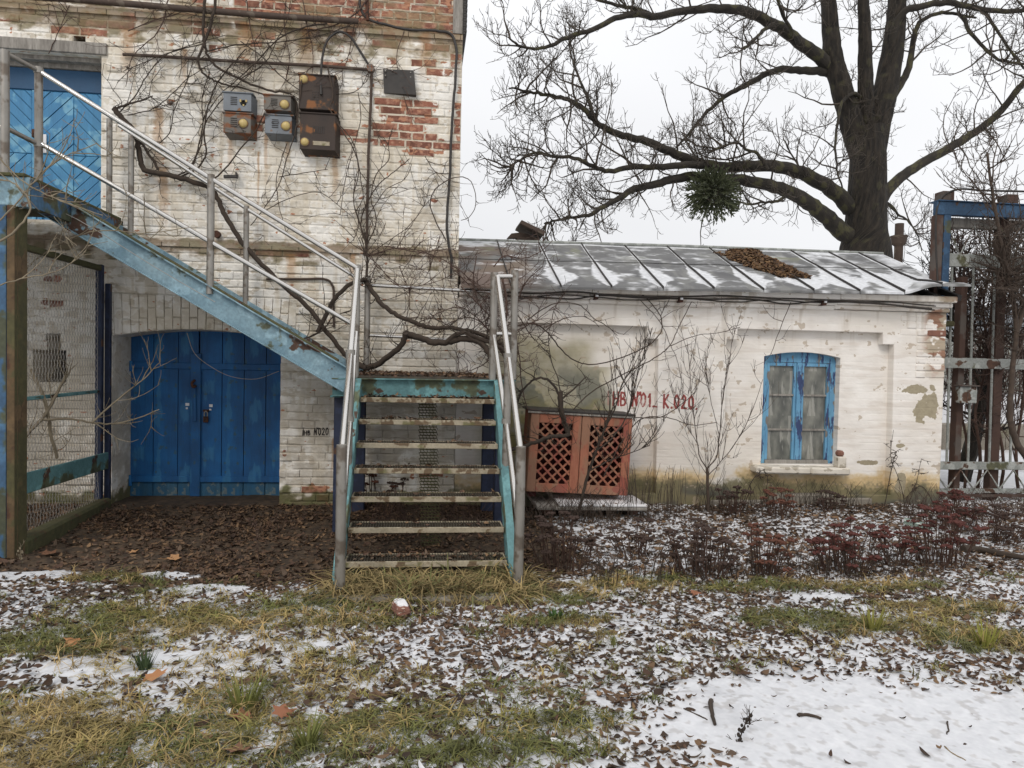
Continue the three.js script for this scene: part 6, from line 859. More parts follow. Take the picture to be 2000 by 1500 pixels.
  plant('tangled_vine', 'dense reddish tangle of fine vine stems at the right landing posts', 'vine', [
    [[[0.806, 1.567, 0.3], [0.673, 1.818, 0.3], [0.467, 1.964, 0.3], [0.267, 1.908, 0.3], [0.068, 1.802, 0.3]], 0.007, 0.003], [[[0.823, 1.467, 0.4], [0.869, 1.77, 0.375], [0.917, 2.075, 0.35], [0.966, 2.28, 0.325], [1.171, 2.492, 0.3]], 0.007, 0.004], [[[0.769, 1.617, 0.4], [0.613, 1.863, 0.4], [0.359, 2.055, 0.4], [0.162, 1.999, 0.4], [-0.13, 1.843, 0.4]], 0.006, 0.003], [[[0.678, 1.564, 0.3], [0.528, 1.46, 0.3], [0.277, 1.379, 0.3], [0.128, 1.25, 0.3]], 0.005, 0.003], [[[0.865, 1.862, 0.6], [0.921, 1.57, 0.6], [0.952, 1.276, 0.6], [1.006, 1.081, 0.6]], 0.006, 0.004], [[[0.854, 1.816, 0.5], [1.051, 1.92, 0.5], [1.249, 2.075, 0.5]], 0.005, 0.003], [[[0.666, 2.45, 0.5], [0.768, 2.559, 0.45], [0.95, 2.547, 0.4], [1.109, 2.61, 0.35], [1.268, 2.75, 0.3]], 0.006, 0.003], [[[0.355, 2.253, 0.4], [0.559, 2.061, 0.4], [0.738, 1.866, 0.4], [0.87, 1.619, 0.4]], 0.006, 0.003], [[[0.256, 2.459, 0.3], [0.463, 2.269, 0.267], [0.621, 2.125, 0.233], [0.758, 1.875, 0.2]], 0.005, 0.003], [[[0.505, 2.569, 0.3], [0.486, 2.267, 0.3], [0.594, 1.967, 0.3], [0.676, 1.666, 0.3]], 0.005, 0.003], [[[0.742, 2.355, 0.5], [0.798, 2.061, 0.5], [0.779, 1.814, 0.5], [0.861, 1.469, 0.5]], 0.012, 0.012, 1], [[[-0.392, 2.634, 0.3], [-0.145, 2.594, 0.3], [0.104, 2.554, 0.3], [0.357, 2.413, 0.3], [0.563, 2.219, 0.3]], 0.006, 0.004], [[[-0.544, 2.542, 0.2], [-0.297, 2.627, 0.2], [0.004, 2.614, 0.2], [0.307, 2.651, 0.2]], 0.006, 0.003], [[[-0.636, 2.624, 0.3], [-0.438, 2.434, 0.3], [-0.238, 2.243, 0.3], [0.109, 2.304, 0.3], [0.357, 2.413, 0.3]], 0.004, 0.003], [[[-0.244, 2.453, 0.2], [-0.139, 2.154, 0.2], [-0.184, 1.85, 0.2]], 0.004, 0.002], [[[0.152, 2.771, 0.2], [0.058, 2.414, 0.2], [0.113, 2.162, 0.2], [0.221, 1.81, 0.2]], 0.004, 0.002]], { n: [13, 4], len: [0.4, 0.2], rad: [0.0045, 0.003], min: 0.002, lift: 0.2, up: 0.1, along: 0.4, wiggle: 0.6, from: 0.05, keep: keepTo(0.06, 0.9) }, M.redTwig);
  const onAnnexWall = { ...onWall, n: [3, 2], len: [0.35, 0.16], keep: keepTo(0.03, 0.35) };
  plant('annex_vine', 'long thin vine looping low across the annex wall panel', 'vine', [
    [[[0.876, 1.874, 0.3], [1.085, 1.922, 0.27], [1.221, 1.86, 0.24], [1.361, 1.709, 0.21], [1.502, 1.583, 0.18], [1.696, 1.524, 0.15], [1.918, 1.56, 0.12], [2.162, 1.65, 0.117], [2.378, 1.772, 0.113], [2.469, 1.898, 0.11], [2.455, 2.041, 0.107], [2.342, 2.187, 0.103], [2.22, 2.29, 0.1]], 0.007, 0.005], [[[2.457, 2.042, 0.1], [2.499, 2.139, 0.1], [2.537, 2.167, 0.1]], 0.004, 0.003], [[[1.015, 1.949, 0.4], [1.223, 2.094, 0.35], [1.386, 2.143, 0.3], [1.58, 2.112, 0.25], [1.726, 1.995, 0.2], [1.902, 1.907, 0.15], [1.998, 1.832, 0.1]], 0.006, 0.003], [[[1.12, 1.776, 0.4], [1.309, 1.935, 0.325], [1.504, 2.006, 0.25], [1.679, 1.994, 0.175], [1.806, 1.917, 0.1]], 0.004, 0.003], [[[1.262, 1.884, 0.3], [1.321, 2.095, 0.233], [1.435, 2.259, 0.167], [1.526, 2.32, 0.1]], 0.004, 0.003], [[[0.914, 2.027, 0.3], [1.038, 1.855, 0.25], [1.125, 1.755, 0.2]], 0.006, 0.004]], onAnnexWall, M.twig);
  plant('annex_vine', 'knotted vine stem crossing the annex pilaster beside the red writing', 'vine', [
    [[[1.517, 1.068, 0.3], [1.677, 1.224, 0.271], [1.893, 1.356, 0.243], [2.165, 1.492, 0.214], [2.414, 1.629, 0.186], [2.546, 1.738, 0.157], [2.644, 1.928, 0.129], [2.785, 2.201, 0.1]], 0.006, 0.004], [[[2.233, 2.211, 0.1], [2.459, 1.978, 0.1], [2.577, 1.74, 0.1]], 0.004, 0.003], [[[2.57, 1.74, 0.12], [2.844, 1.853, 0.12], [3.066, 1.886, 0.12], [3.317, 1.946, 0.12]], 0.004, 0.003], [[[2.577, 1.74, 0.1], [2.665, 1.554, 0.1], [2.732, 1.179, 0.1], [2.796, 0.91, 0.1]], 0.003, 0.002], [[[3.877, 2.233, 0.12], [3.772, 1.959, 0.12], [3.693, 1.739, 0.12]], 0.004, 0.003], [[[1.776, 0.442, 0.6], [1.937, 0.737, 0.54], [2.155, 0.987, 0.48], [2.437, 1.011, 0.42], [2.728, 0.932, 0.36], [3.023, 0.956, 0.3]], 0.006, 0.003], [[[2.096, 1.013, 0.5], [2.379, 1.011, 0.433], [2.612, 1.139, 0.367], [2.794, 1.27, 0.3]], 0.005, 0.003]], onAnnexWall, M.twig);
  // saplings in front of the annex
  const sap = { n: [12, 4], len: [0.5, 0.2], rad: [0.0055, 0.0034], min: 0.0021, lift: 0.7, up: 0.35, along: 0.6, wiggle: 0.3, from: 0.2, keep: keepTo(0.1, 0.9) };
  plant('young_sapling', 'slender forked sapling standing before the pilaster near the window', 'sapling', [
    [[[2.906, 0.006, 0.45], [2.893, 0.266, 0.45], [2.875, 0.5, 0.45]], 0.018, 0.014], [[[2.875, 0.5, 0.45], [2.813, 0.6, 0.42], [2.774, 0.831, 0.39], [2.733, 1.141, 0.36], [2.706, 1.505, 0.33], [2.681, 1.765, 0.3]], 0.009, 0.003], [[[2.875, 0.5, 0.45], [2.967, 0.604, 0.44], [3.001, 0.837, 0.43], [3.032, 1.201, 0.42], [3.093, 1.618, 0.41], [3.125, 1.93, 0.4]], 0.009, 0.003], [[[2.882, 0.422, 0.45], [3.013, 0.584, 0.487], [3.151, 0.797, 0.525], [3.285, 1.11, 0.562], [3.365, 1.42, 0.6]], 0.006, 0.003], [[[2.801, 0.728, 0.4], [2.66, 0.934, 0.4], [2.546, 1.14, 0.4]], 0.005, 0.003], [[[3.014, 0.834, 0.4], [2.923, 1.146, 0.4], [2.857, 1.509, 0.4], [2.875, 1.82, 0.4]], 0.005, 0.003]], { ...sap, n: [9, 4], rad: [0.0038, 0.0025], min: 0.0016 }, M.twig, 0.75);
  plant('young_sapling', 'dark stemmed sapling leaning in front of the lattice cabinet', 'sapling', [
    [[[1.48, 0.083, 0.8], [1.533, 0.327, 0.8], [1.577, 0.521, 0.8], [1.646, 0.716, 0.8], [1.715, 0.91, 0.8], [1.769, 1.105, 0.8]], 0.016, 0.01], [[[1.646, 0.716, 0.8], [1.833, 0.856, 0.733], [1.995, 1.099, 0.667], [2.06, 1.295, 0.6]], 0.008, 0.004], [[[1.715, 0.91, 0.8], [1.826, 1.101, 0.733], [1.937, 1.395, 0.667], [2.154, 1.597, 0.6]], 0.008, 0.003], [[[1.577, 0.521, 0.8], [1.772, 0.619, 0.8], [1.969, 0.694, 0.8], [2.167, 0.768, 0.8]], 0.007, 0.003]], { ...sap, keep: keepTo(0.55, 1.2) }, M.vine);
  plant('cut_vine_stump', 'thick sawn vine stump with knotted arms hanging over the lattice cabinet', 'stump', [
    [[[1.303, 1.262, 0.7], [1.316, 1.116, 0.7], [1.349, 0.97, 0.7], [1.392, 0.848, 0.7]], 0.026, 0.024, 1], [[[1.388, 0.85, 0.72], [1.232, 0.844, 0.765], [1.08, 0.799, 0.81], [0.93, 0.755, 0.855], [0.807, 0.721, 0.9]], 0.02, 0.018, 1], [[[1.314, 1.189, 0.7], [1.441, 1.287, 0.65], [1.574, 1.411, 0.6]], 0.01, 0.005], [[[1.309, 1.214, 0.7], [1.182, 1.372, 0.7], [1.059, 1.379, 0.7], [0.94, 1.256, 0.7], [0.87, 1.086, 0.7]], 0.014, 0.008, 1], [[[1.309, 1.214, 0.7], [1.28, 1.383, 0.7], [1.202, 1.576, 0.7], [1.171, 1.817, 0.7]], 0.006, 0.003]], { n: [8, 3], len: [0.35, 0.16], rad: [0.006, 0.0035], min: 0.002, lift: 0.2, up: 0.1, along: 0.4, wiggle: 0.5, from: 0.1, keep: keepTo(0.56, 1.1) }, M.vine);
  plant('wall_weed', 'dry seeded weed stalks leaning at the annex wall right of the window', 'weed', [[[[4.963, -0.025, 0.2], [5.01, 0.28, 0.2], [5.058, 0.557, 0.2], [5.095, 0.668, 0.2]], 0.005, 0.003], [[[5.195, -0.016, 0.25], [5.124, 0.289, 0.25], [4.993, 0.619, 0.25], [5.011, 0.894, 0.25]], 0.004, 0.002], [[[5.229, 0.002, 0.2], [5.334, 0.336, 0.2], [5.383, 0.587, 0.2]], 0.004, 0.002], [[[5.628, 0.066, 0.1], [5.468, 0.264, 0.1], [5.349, 0.207, 0.1], [5.238, -0.019, 0.1]], 0.004, 0.003]], { n: [10, 2], len: [0.1, 0.05], rad: [0.004, 0.004], min: 0.003, lift: 0, up: -0.2, along: 0.4, wiggle: 0.5, from: 0.3, keep: keepTo(0.03, 0.5) }, M.vine);
  plant('wall_weed', 'arching dark weed stalk at the annex wall under the window', 'weed', [[[[3.302, 0.026, 0.3], [3.378, 0.24, 0.3], [3.456, 0.401, 0.3], [3.565, 0.482, 0.3]], 0.005, 0.003], [[[3.583, -0.028, 0.3], [3.585, 0.241, 0.3], [3.595, 0.428, 0.3]], 0.004, 0.002]], { n: [12, 2], len: [0.09, 0.05], rad: [0.005, 0.004], min: 0.003, lift: 0, up: -0.3, along: 0.4, wiggle: 0.5, from: 0.3, keep: keepTo(0.12, 0.6) }, M.vine);
  // shrub at the far left, in front of the cage
  plant('cage_shrub', 'bare shrub with pale tipped branches reaching past the blue column', 'shrub', [
    [[[-3.383, 0.533, 1.3], [-3.24, 0.737, 1.28], [-3.134, 0.902, 1.26], [-3.047, 1.005, 1.24], [-2.958, 1.193, 1.22], [-2.889, 1.361, 1.2]], 0.018, 0.01], [[[-3.042, 0.985, 1.25], [-2.897, 0.99, 1.18], [-2.727, 0.956, 1.11], [-2.613, 0.939, 1.04], [-2.453, 0.97, 0.97], [-2.268, 1.055, 0.9]], 0.01, 0.004], [[[-2.69, 0.964, 1.2], [-2.542, 1.149, 1.067], [-2.384, 1.321, 0.933], [-2.295, 1.463, 0.8]], 0.008, 0.003], [[[-3.115, 1.399, 1.3], [-3.03, 1.109, 1.233], [-3.021, 0.852, 1.167], [-3.003, 0.653, 1.1]], 0.016, 0.012], [[[-3.269, 2.048, 1.3], [-3.04, 2.3, 1.3], [-2.81, 2.452, 1.3], [-2.577, 2.523, 1.3], [-2.263, 2.515, 1.3], [-1.914, 2.571, 1.3]], 0.006, 0.003], [[[-3.016, 2.279, 2], [-2.859, 2.434, 1.975], [-2.803, 2.587, 1.95], [-2.919, 2.732, 1.925], [-3.034, 2.769, 1.9]], 0.008, 0.004], [[[-3.068, 2.438, 1.9], [-2.956, 2.6, 1.85], [-2.771, 2.88, 1.8], [-2.616, 3.013, 1.75], [-2.457, 3.111, 1.7]], 0.006, 0.003], [[[-3.068, 2.949, 1.9], [-2.897, 2.775, 1.9], [-2.724, 2.674, 1.9], [-2.549, 2.608, 1.9], [-2.338, 2.544, 1.9]], 0.005, 0.003], [[[-3.016, 1.991, 2], [-2.846, 2.051, 2], [-2.607, 2.114, 2], [-2.435, 2.229, 2]], 0.005, 0.003]], { n: [7, 3], len: [0.4, 0.18], rad: [0.0055, 0.0035], min: 0.002, lift: 0.3, up: 0.15, along: 0.6, wiggle: 0.4, from: 0.2 }, M.paleTwig);
  tag(new MB().tube(curve([[-2.217, 1.743, 0.3], [-2.163, 1.551, 0.24], [-2.037, 1.431, 0.18], [-1.86, 1.334, 0.12], [-1.631, 1.311, 0.06], [-1.422, 1.391, 0]], 5), 0.0035, 4).build('loose_wire', M.mesh), 'thin pale wire sagging across the cellar door', 'wire');
  tag(new MB().tube(curve([[-3.257, 2.808, 1.25], [-2.793, 2.613, 1.25], [-2.2, 2.255, 1.25], [-1.713, 1.978, 1.25]], 3), 0.003, 4).build('loose_wire', M.mesh), 'thin straight wire running down along the upper stringer', 'wire');
}

// ---------------------------------------------------------------- ground cover
// curled dry leaves; two sizes of outline
function leafShape(len, wid, curl, fold, lobes) {
  const n = 7, p = [], idx = []; for (let k = 0; k <= n; k++) { const t = k / n, w = wid * Math.pow(Math.sin(Math.PI * clamp(t * 0.94 + 0.03)), 0.8) * (lobes ? 0.6 + 0.55 * Math.abs(Math.sin(t * Math.PI * 2.5)) : 1), y = curl * (t - 0.5) * (t - 0.5) * 4 * len * 0.35; const z = (t - 0.5) * len; p.push([-w, y + fold * w, z], [0, y, z], [w, y + fold * w * 0.8, z]); }
  const g = new THREE.BufferGeometry(); for (let k = 0; k < n; k++) for (let j = 0; j < 2; j++) { const a = k * 3 + j, b = a + 3; idx.push(a, b, a + 1, a + 1, b, b + 1); }
  g.setAttribute('position', new THREE.Float32BufferAttribute(p.flat(), 3)); g.setIndex(idx); g.computeVertexNormals(); return g;
}
const white = mat({ color: 0xffffff, roughness: 0.9 });
function scatter(name, label, category, geos, spots, material = white) { // one countless mass, a few shapes of piece
  const root = new THREE.Group(); root.name = numbered(name); scene.add(root); tag(root, label, category, null, 'stuff');
  const m4 = new THREE.Matrix4(), e = new THREE.Euler(), q = new THREE.Quaternion(), c = new THREE.Color();
  geos.forEach((g, k) => { const mine = spots.filter((_, i) => i % geos.length === k); const im = new THREE.InstancedMesh(g, material, mine.length); im.name = 'piece'; im.userData.kind = 'stuff'; mine.forEach((s, i) => { e.set(s.rx, s.ry, s.rz); m4.compose(new THREE.Vector3(s.x, s.y, s.z), q.setFromEuler(e), new THREE.Vector3(s.s, s.s * (s.sy ?? 1), s.s)); im.setMatrixAt(i, m4); im.setColorAt(i, c.setRGB(...s.c)); }); im.castShadow = im.receiveShadow = true; root.add(im); });
  return root;
}
const lin = v => Math.pow(v / 255, 2.2), leafTones = [[92, 70, 53], [74, 58, 45], [106, 84, 64], [62, 49, 40], [120, 96, 72], [86, 66, 54], [98, 82, 68]].map(c => c.map(lin));
{
  const R = rng(555), spots = [], density = (x, z) => {
    const path = sdPoly(snowPath, x, z); if (path < -0.1) return 0.012; let d = 0.55 + 0.9 * (fbm(x * 1.6, z * 1.6, 601, 3) - 0.5);
    if (z < 2.5 + 0.8 * (fbm(x * 2, z * 2, 607, 2) - 0.5) && x < 0.95) d = 0.25 + 0.85 * sstep(0.36, 0.6, fbm(x * 2.2, z * 2.6, 603, 3)); if (x > 0.9 && z < 2.2) d = 0.42; d *= 1 - 0.7 * grassAmount(x, z); if (x < -0.3 && z > 2.6) d *= 0.8; if (z > 2.6) d *= 0.9; for (const [cx, cz, rx, rz] of clearSnow) if (Math.hypot((x - cx) / rx, (z - cz) / rz) < 0.8) d *= 0.12; return clamp(d * (path < 0 ? 0.4 : 1)); };
  for (let k = 0; k < 150000; k++) {
    const z = 0.03 + 5.4 * R(), x = -4 + 10.6 * R(); const lim = 4.2 * (8.2 - z) / 7; if (x < -0.85 * (8.2 - z) * 0.68 - 0.4 || R() > density(x, z)) continue; if (inDoorway(x, 0.1) && z < 0.1) continue;
    const t = leafTones[Math.floor(R() * leafTones.length)], f = 0.75 + 0.5 * R(), snowy = z > 2.5 && R() < 0.05, big = z < 2.5 && R() < 0.16 ? 0.5 * R() : 0, tint = 0.42 + 0.8 * fbm(x * 1.8, z * 1.8, 605, 3);
    spots.push({ x, z, y: groundY(x, z) - 0.003 + 0.016 * R(), rx: (R() - 0.5) * 1.1, ry: R() * 6.28, rz: (R() - 0.5) * 1.1 + (R() < 0.3 ? 3.14 : 0), s: (z < 2.4 ? 0.34 : 0.36) + 0.42 * R() * R() + 0.1 * R() + big + (R() < 0.12 ? 0.45 * R() : 0) - (R() < 0.35 ? 0.16 : 0) - (sdPoly(snowPath, x, z) < -0.1 ? 0.22 : 0), c: snowy ? [0.6, 0.6, 0.61] : t.map(v => v * f * tint) });
  }
  // litter caught on the landing, the treads and the upper platform edge
  for (let k = 0; k < 900; k++) spots.push({ x: lerp(-0.7, 0.78, R()), z: lerp(0.15, 1.1, R()), y: 1.39 + 0.025 * R(), rx: R() - 0.5, ry: R() * 6, rz: R() - 0.5, s: 0.4 + 0.35 * R(), c: leafTones[Math.floor(R() * 7)] });
  for (const [y, z, n] of [[0.13, 2.34, 70], [0.312, 2.1, 16], [0.5, 1.9, 14], [0.688, 1.71, 24], [0.864, 1.53, 16], [1.036, 1.33, 40], [1.21, 1.17, 150]]) for (let k = 0; k < n; k++) spots.push({ x: lerp(-0.48, 0.6, R()), z: z + 0.16 * (R() - 0.5), y: y + 0.012 * R(), rx: R() - 0.5, ry: R() * 6, rz: R() - 0.5, s: 0.4 + 0.4 * R(), c: leafTones[Math.floor(R() * 7)] });
  scatter('fallen_leaves', 'brown fallen leaves strewn over the ground and the stair treads', 'leaves', [leafShape(0.078, 0.018, 0.5, 0.35), leafShape(0.064, 0.02, -0.4, 0.3), leafShape(0.09, 0.015, 0.8, 0.6), leafShape(0.06, 0.021, 0.3, -0.35, true), leafShape(0.075, 0.013, 0.9, 0.8)], spots);
  // leaf pile on the roof
  const heap = [[3.5, 0.84], [3.8, 0.94], [4.06, 1.0], [4.11, 0.88], [4.18, 0.5], [4.19, 0.3], [3.87, 0.28], [3.74, 0.45], [3.56, 0.64]], pile = [];
  for (let k = 0; k < 5200; k++) { const x = lerp(3.4, 4.35, R()), t = lerp(0.2, 1, R()), d = -sdPoly(heap, x, t) + 0.22 * (fbm(x * 5, t * 6, 611, 3) - 0.5); if (d < -0.03 * R()) continue; pile.push({ x, z: lerp(0.28, -1.28, t), y: lerp(eaveY(x), ridgeY(x), t) + 0.01 + 0.3 * Math.max(0, Math.min(0.09, d)) * R(), rx: R() - 0.5 + 0.4, ry: R() * 6, rz: R() - 0.5, s: 0.5 + 0.4 * R(), c: leafTones[Math.floor(R() * 7)].map((v2, i) => v2 * [1.05, 1, 0.85][i]) }); }
  scatter('leaf_pile', 'heap of dead leaves lying on the annex roof', 'leaf pile', [leafShape(0.07, 0.022, 0.7, 0.5), leafShape(0.06, 0.024, -0.6, 0.35)], pile);
}
// large orange maple leaves that can be told apart
{
  const maple = (seed) => { const r = rng(seed), b = new MB(), lob = [[0, 1], [0.42, 0.55], [0.9, 0.62], [0.6, 0.2], [0.85, -0.2], [0.35, -0.25], [0.05, -0.6], [-0.05, -0.6], [-0.35, -0.25], [-0.85, -0.2], [-0.6, 0.2], [-0.9, 0.62], [-0.42, 0.55]].map(([x, z]) => [x * 0.09 * (0.85 + 0.3 * r()), 0.025 * Math.hypot(x, z) * (r() - 0.2) * 1.6, z * 0.09]); const n = lob.length; b.p.push(0, 0, 0); b.n.push(0, 1, 0); b.t.push(0.5, 0.5); for (const q of lob) b.v(...q, 0, 1, 0, q[0], q[2]); for (let k = 0; k < n; k++) b.i.push(0, 1 + k, 1 + (k + 1) % n); b.tube([[0, 0, -0.04], [0.01, 0.006, -0.1], [0.02, 0.01, -0.13]], 0.0018, 4); return b; };
  const tones = [[166, 116, 76], [140, 92, 66], [170, 128, 88], [116, 82, 60]];
  const list = [[[-1.216, 0, 4.084], 'pale orange maple leaf on the snow beside a small green tuft', 0, 1.15], [[-1.823, 0, 1.911], 'large tan leaf lying on the litter in front of the cellar door', 2, 1.2], [[-2.173, 0, 1.706], 'tan leaf on the litter left of the cellar door step', 2, 0.7], [[-1.764, 0, 3.656], 'upright orange leaf among the grass at far left', 0, 0.9], [[-0.746, 0, 4.506], 'reddish maple leaf at the left end of the lowest bare snow strip', 1, 1.1], [[-0.56, 0, 4.51], 'reddish maple leaf at the right end of the lowest bare snow strip', 1, 0.95], [[-0.667, 0, 4.818], 'dark reddish leaf curled at the bottom picture edge', 3, 1.3], [[-2.778, 0, 1.731], 'broad brown leaf at the foot of the blue column', 3, 1.3], [[-2.099, 0, 1.265], 'brown leaf lying under the cellar door threshold', 3, 1.1], [[1.844, 0, 2.945], 'orange leaf beside the left dried sedum clump', 1, 0.9], [[1.447, 0, 2.734], 'small red leaf in the straw right of the stairs', 1, 0.7]];
  list.forEach(([p, label, tone, s], k) => { const o = thing('maple_leaf', label, 'leaf', 'large maple leaves on the ground'); maple(k + 3).build('blade', leafMat(...tones[tone]), o); o.position.set(p[0], groundY(p[0], p[2]) + 0.02, p[2]); o.rotation.set(0.25 * Math.sin(k * 3), k * 1.9, 0.3 * Math.cos(k * 5)); o.scale.setScalar(s * 0.66); });
}
// grass tufts: bent blades
{
  const R = rng(666);
  const tuft = (n, h, lean, seed) => { const r = rng(seed), b = new MB(); for (let k = 0; k < n; k++) { const a = r() * 6.28, l = h * (0.5 + 0.8 * r()), ln = lean * (0.4 + r()), w = 0.0024 + 0.0018 * r(), ca = Math.cos(a + 0.5 * (r() - 0.5)), sa = Math.sin(a), px = 0.03 * (r() - 0.5) * 2, pz = 0.03 * (r() - 0.5) * 2; let prev = null; for (let s = 0; s <= 4; s++) { const t = s / 4, out = ln * l * t * t, y = l * t * (1 - 0.55 * ln * t * t), x = px + ca * out, z = pz + sa * out, ww = w * (1 - 0.8 * t); const i0 = b.v(x - sa * ww, y, z + ca * ww, ca * 0.3, 0.9, sa * 0.3, 0, t); b.v(x + sa * ww, y, z - ca * ww, ca * 0.3, 0.9, sa * 0.3, 1, t); if (s) b.i.push(i0 - 2, i0 - 1, i0, i0 - 1, i0 + 1, i0); } } const gg = b.geometry(); gg.computeVertexNormals(); return gg; };
  const spots = []; for (let k = 0; k < 30000; k++) { const z = 1.6 + 3.9 * R(), x = -3.6 + 8.6 * R(); const g = grassAmount(x, z); if (R() > g * 0.1) continue; if (Math.abs(x - 0.05) < 0.56 && z < 2.45) continue; const dry = fbm(x * 1.5, z * 1.5, 621, 2) + 0.35 * (R() - 0.5); const c = dry > 0.47 ? [156, 134, 90] : dry > 0.36 ? [128, 114, 70] : [96, 98, 56]; spots.push({ x, z, y: groundY(x, z) - 0.01, rx: 0.2 * (R() - 0.5), ry: R() * 6.28, rz: 0.2 * (R() - 0.5), s: 0.55 + 0.7 * R(), c: (q => c.map(v => lin(v * q)))(0.8 + 0.35 * R()) }); }
  for (let k = 0; k < 260; k++) { const x = lerp(-0.55, 0.75, R()), z = 2.5 + 0.45 * R(); spots.push({ x, z, y: groundY(x, z) - 0.01, rx: 0.3 * (R() - 0.5), ry: R() * 6.28, rz: 0.3 * (R() - 0.5), s: 1.2 + 1.0 * R(), c: ((q, w) => q.map(v => lin(v * w)))(R() < 0.72 ? [142, 124, 84] : [102, 102, 60], 0.75 + 0.4 * R()) }); }
  const mat2 = []; for (let k = 0; k < 60000; k++) { const z = 2.3 + 3.1 * R(), x = -3.4 + 8.2 * R(), g = Math.max(0.3 * grassAmount(x, z), (x < 0.1 && z > 2.75 ? 0.13 : 0.02) * sstep(0.42, 0.6, fbm(x * 2.6, z * 2.6, 623, 3))); if (R() > g || sdPoly(snowPath, x, z) < 0.02) continue; const q = 0.7 + 0.5 * R(), t = fbm(x * 2, z * 2, 625, 3) + 0.3 * (R() - 0.5); mat2.push({ x, z, y: groundY(x, z) - 0.004, rx: 0.5 * (R() - 0.5), ry: R() * 6.28, rz: 0.5 * (R() - 0.5), s: 0.6 + 0.8 * R(), c: (t > 0.56 ? [140, 124, 80] : t > 0.44 ? [118, 112, 64] : [96, 98, 56]).map(v => lin(v * q)) }); }
  scatter('grass_mat', 'flattened olive grass mat under the snow and leaves', 'grass', [tuft(12, 0.05, 2.0, 11), tuft(12, 0.04, 1.8, 12), tuft(10, 0.06, 1.6, 13)], mat2);
  scatter('grass', 'tufts of yellow green winter grass in the thin snow', 'grass', [tuft(15, 0.085, 1.4, 1), tuft(16, 0.11, 1.7, 2), tuft(14, 0.065, 1.2, 3)], spots);
}
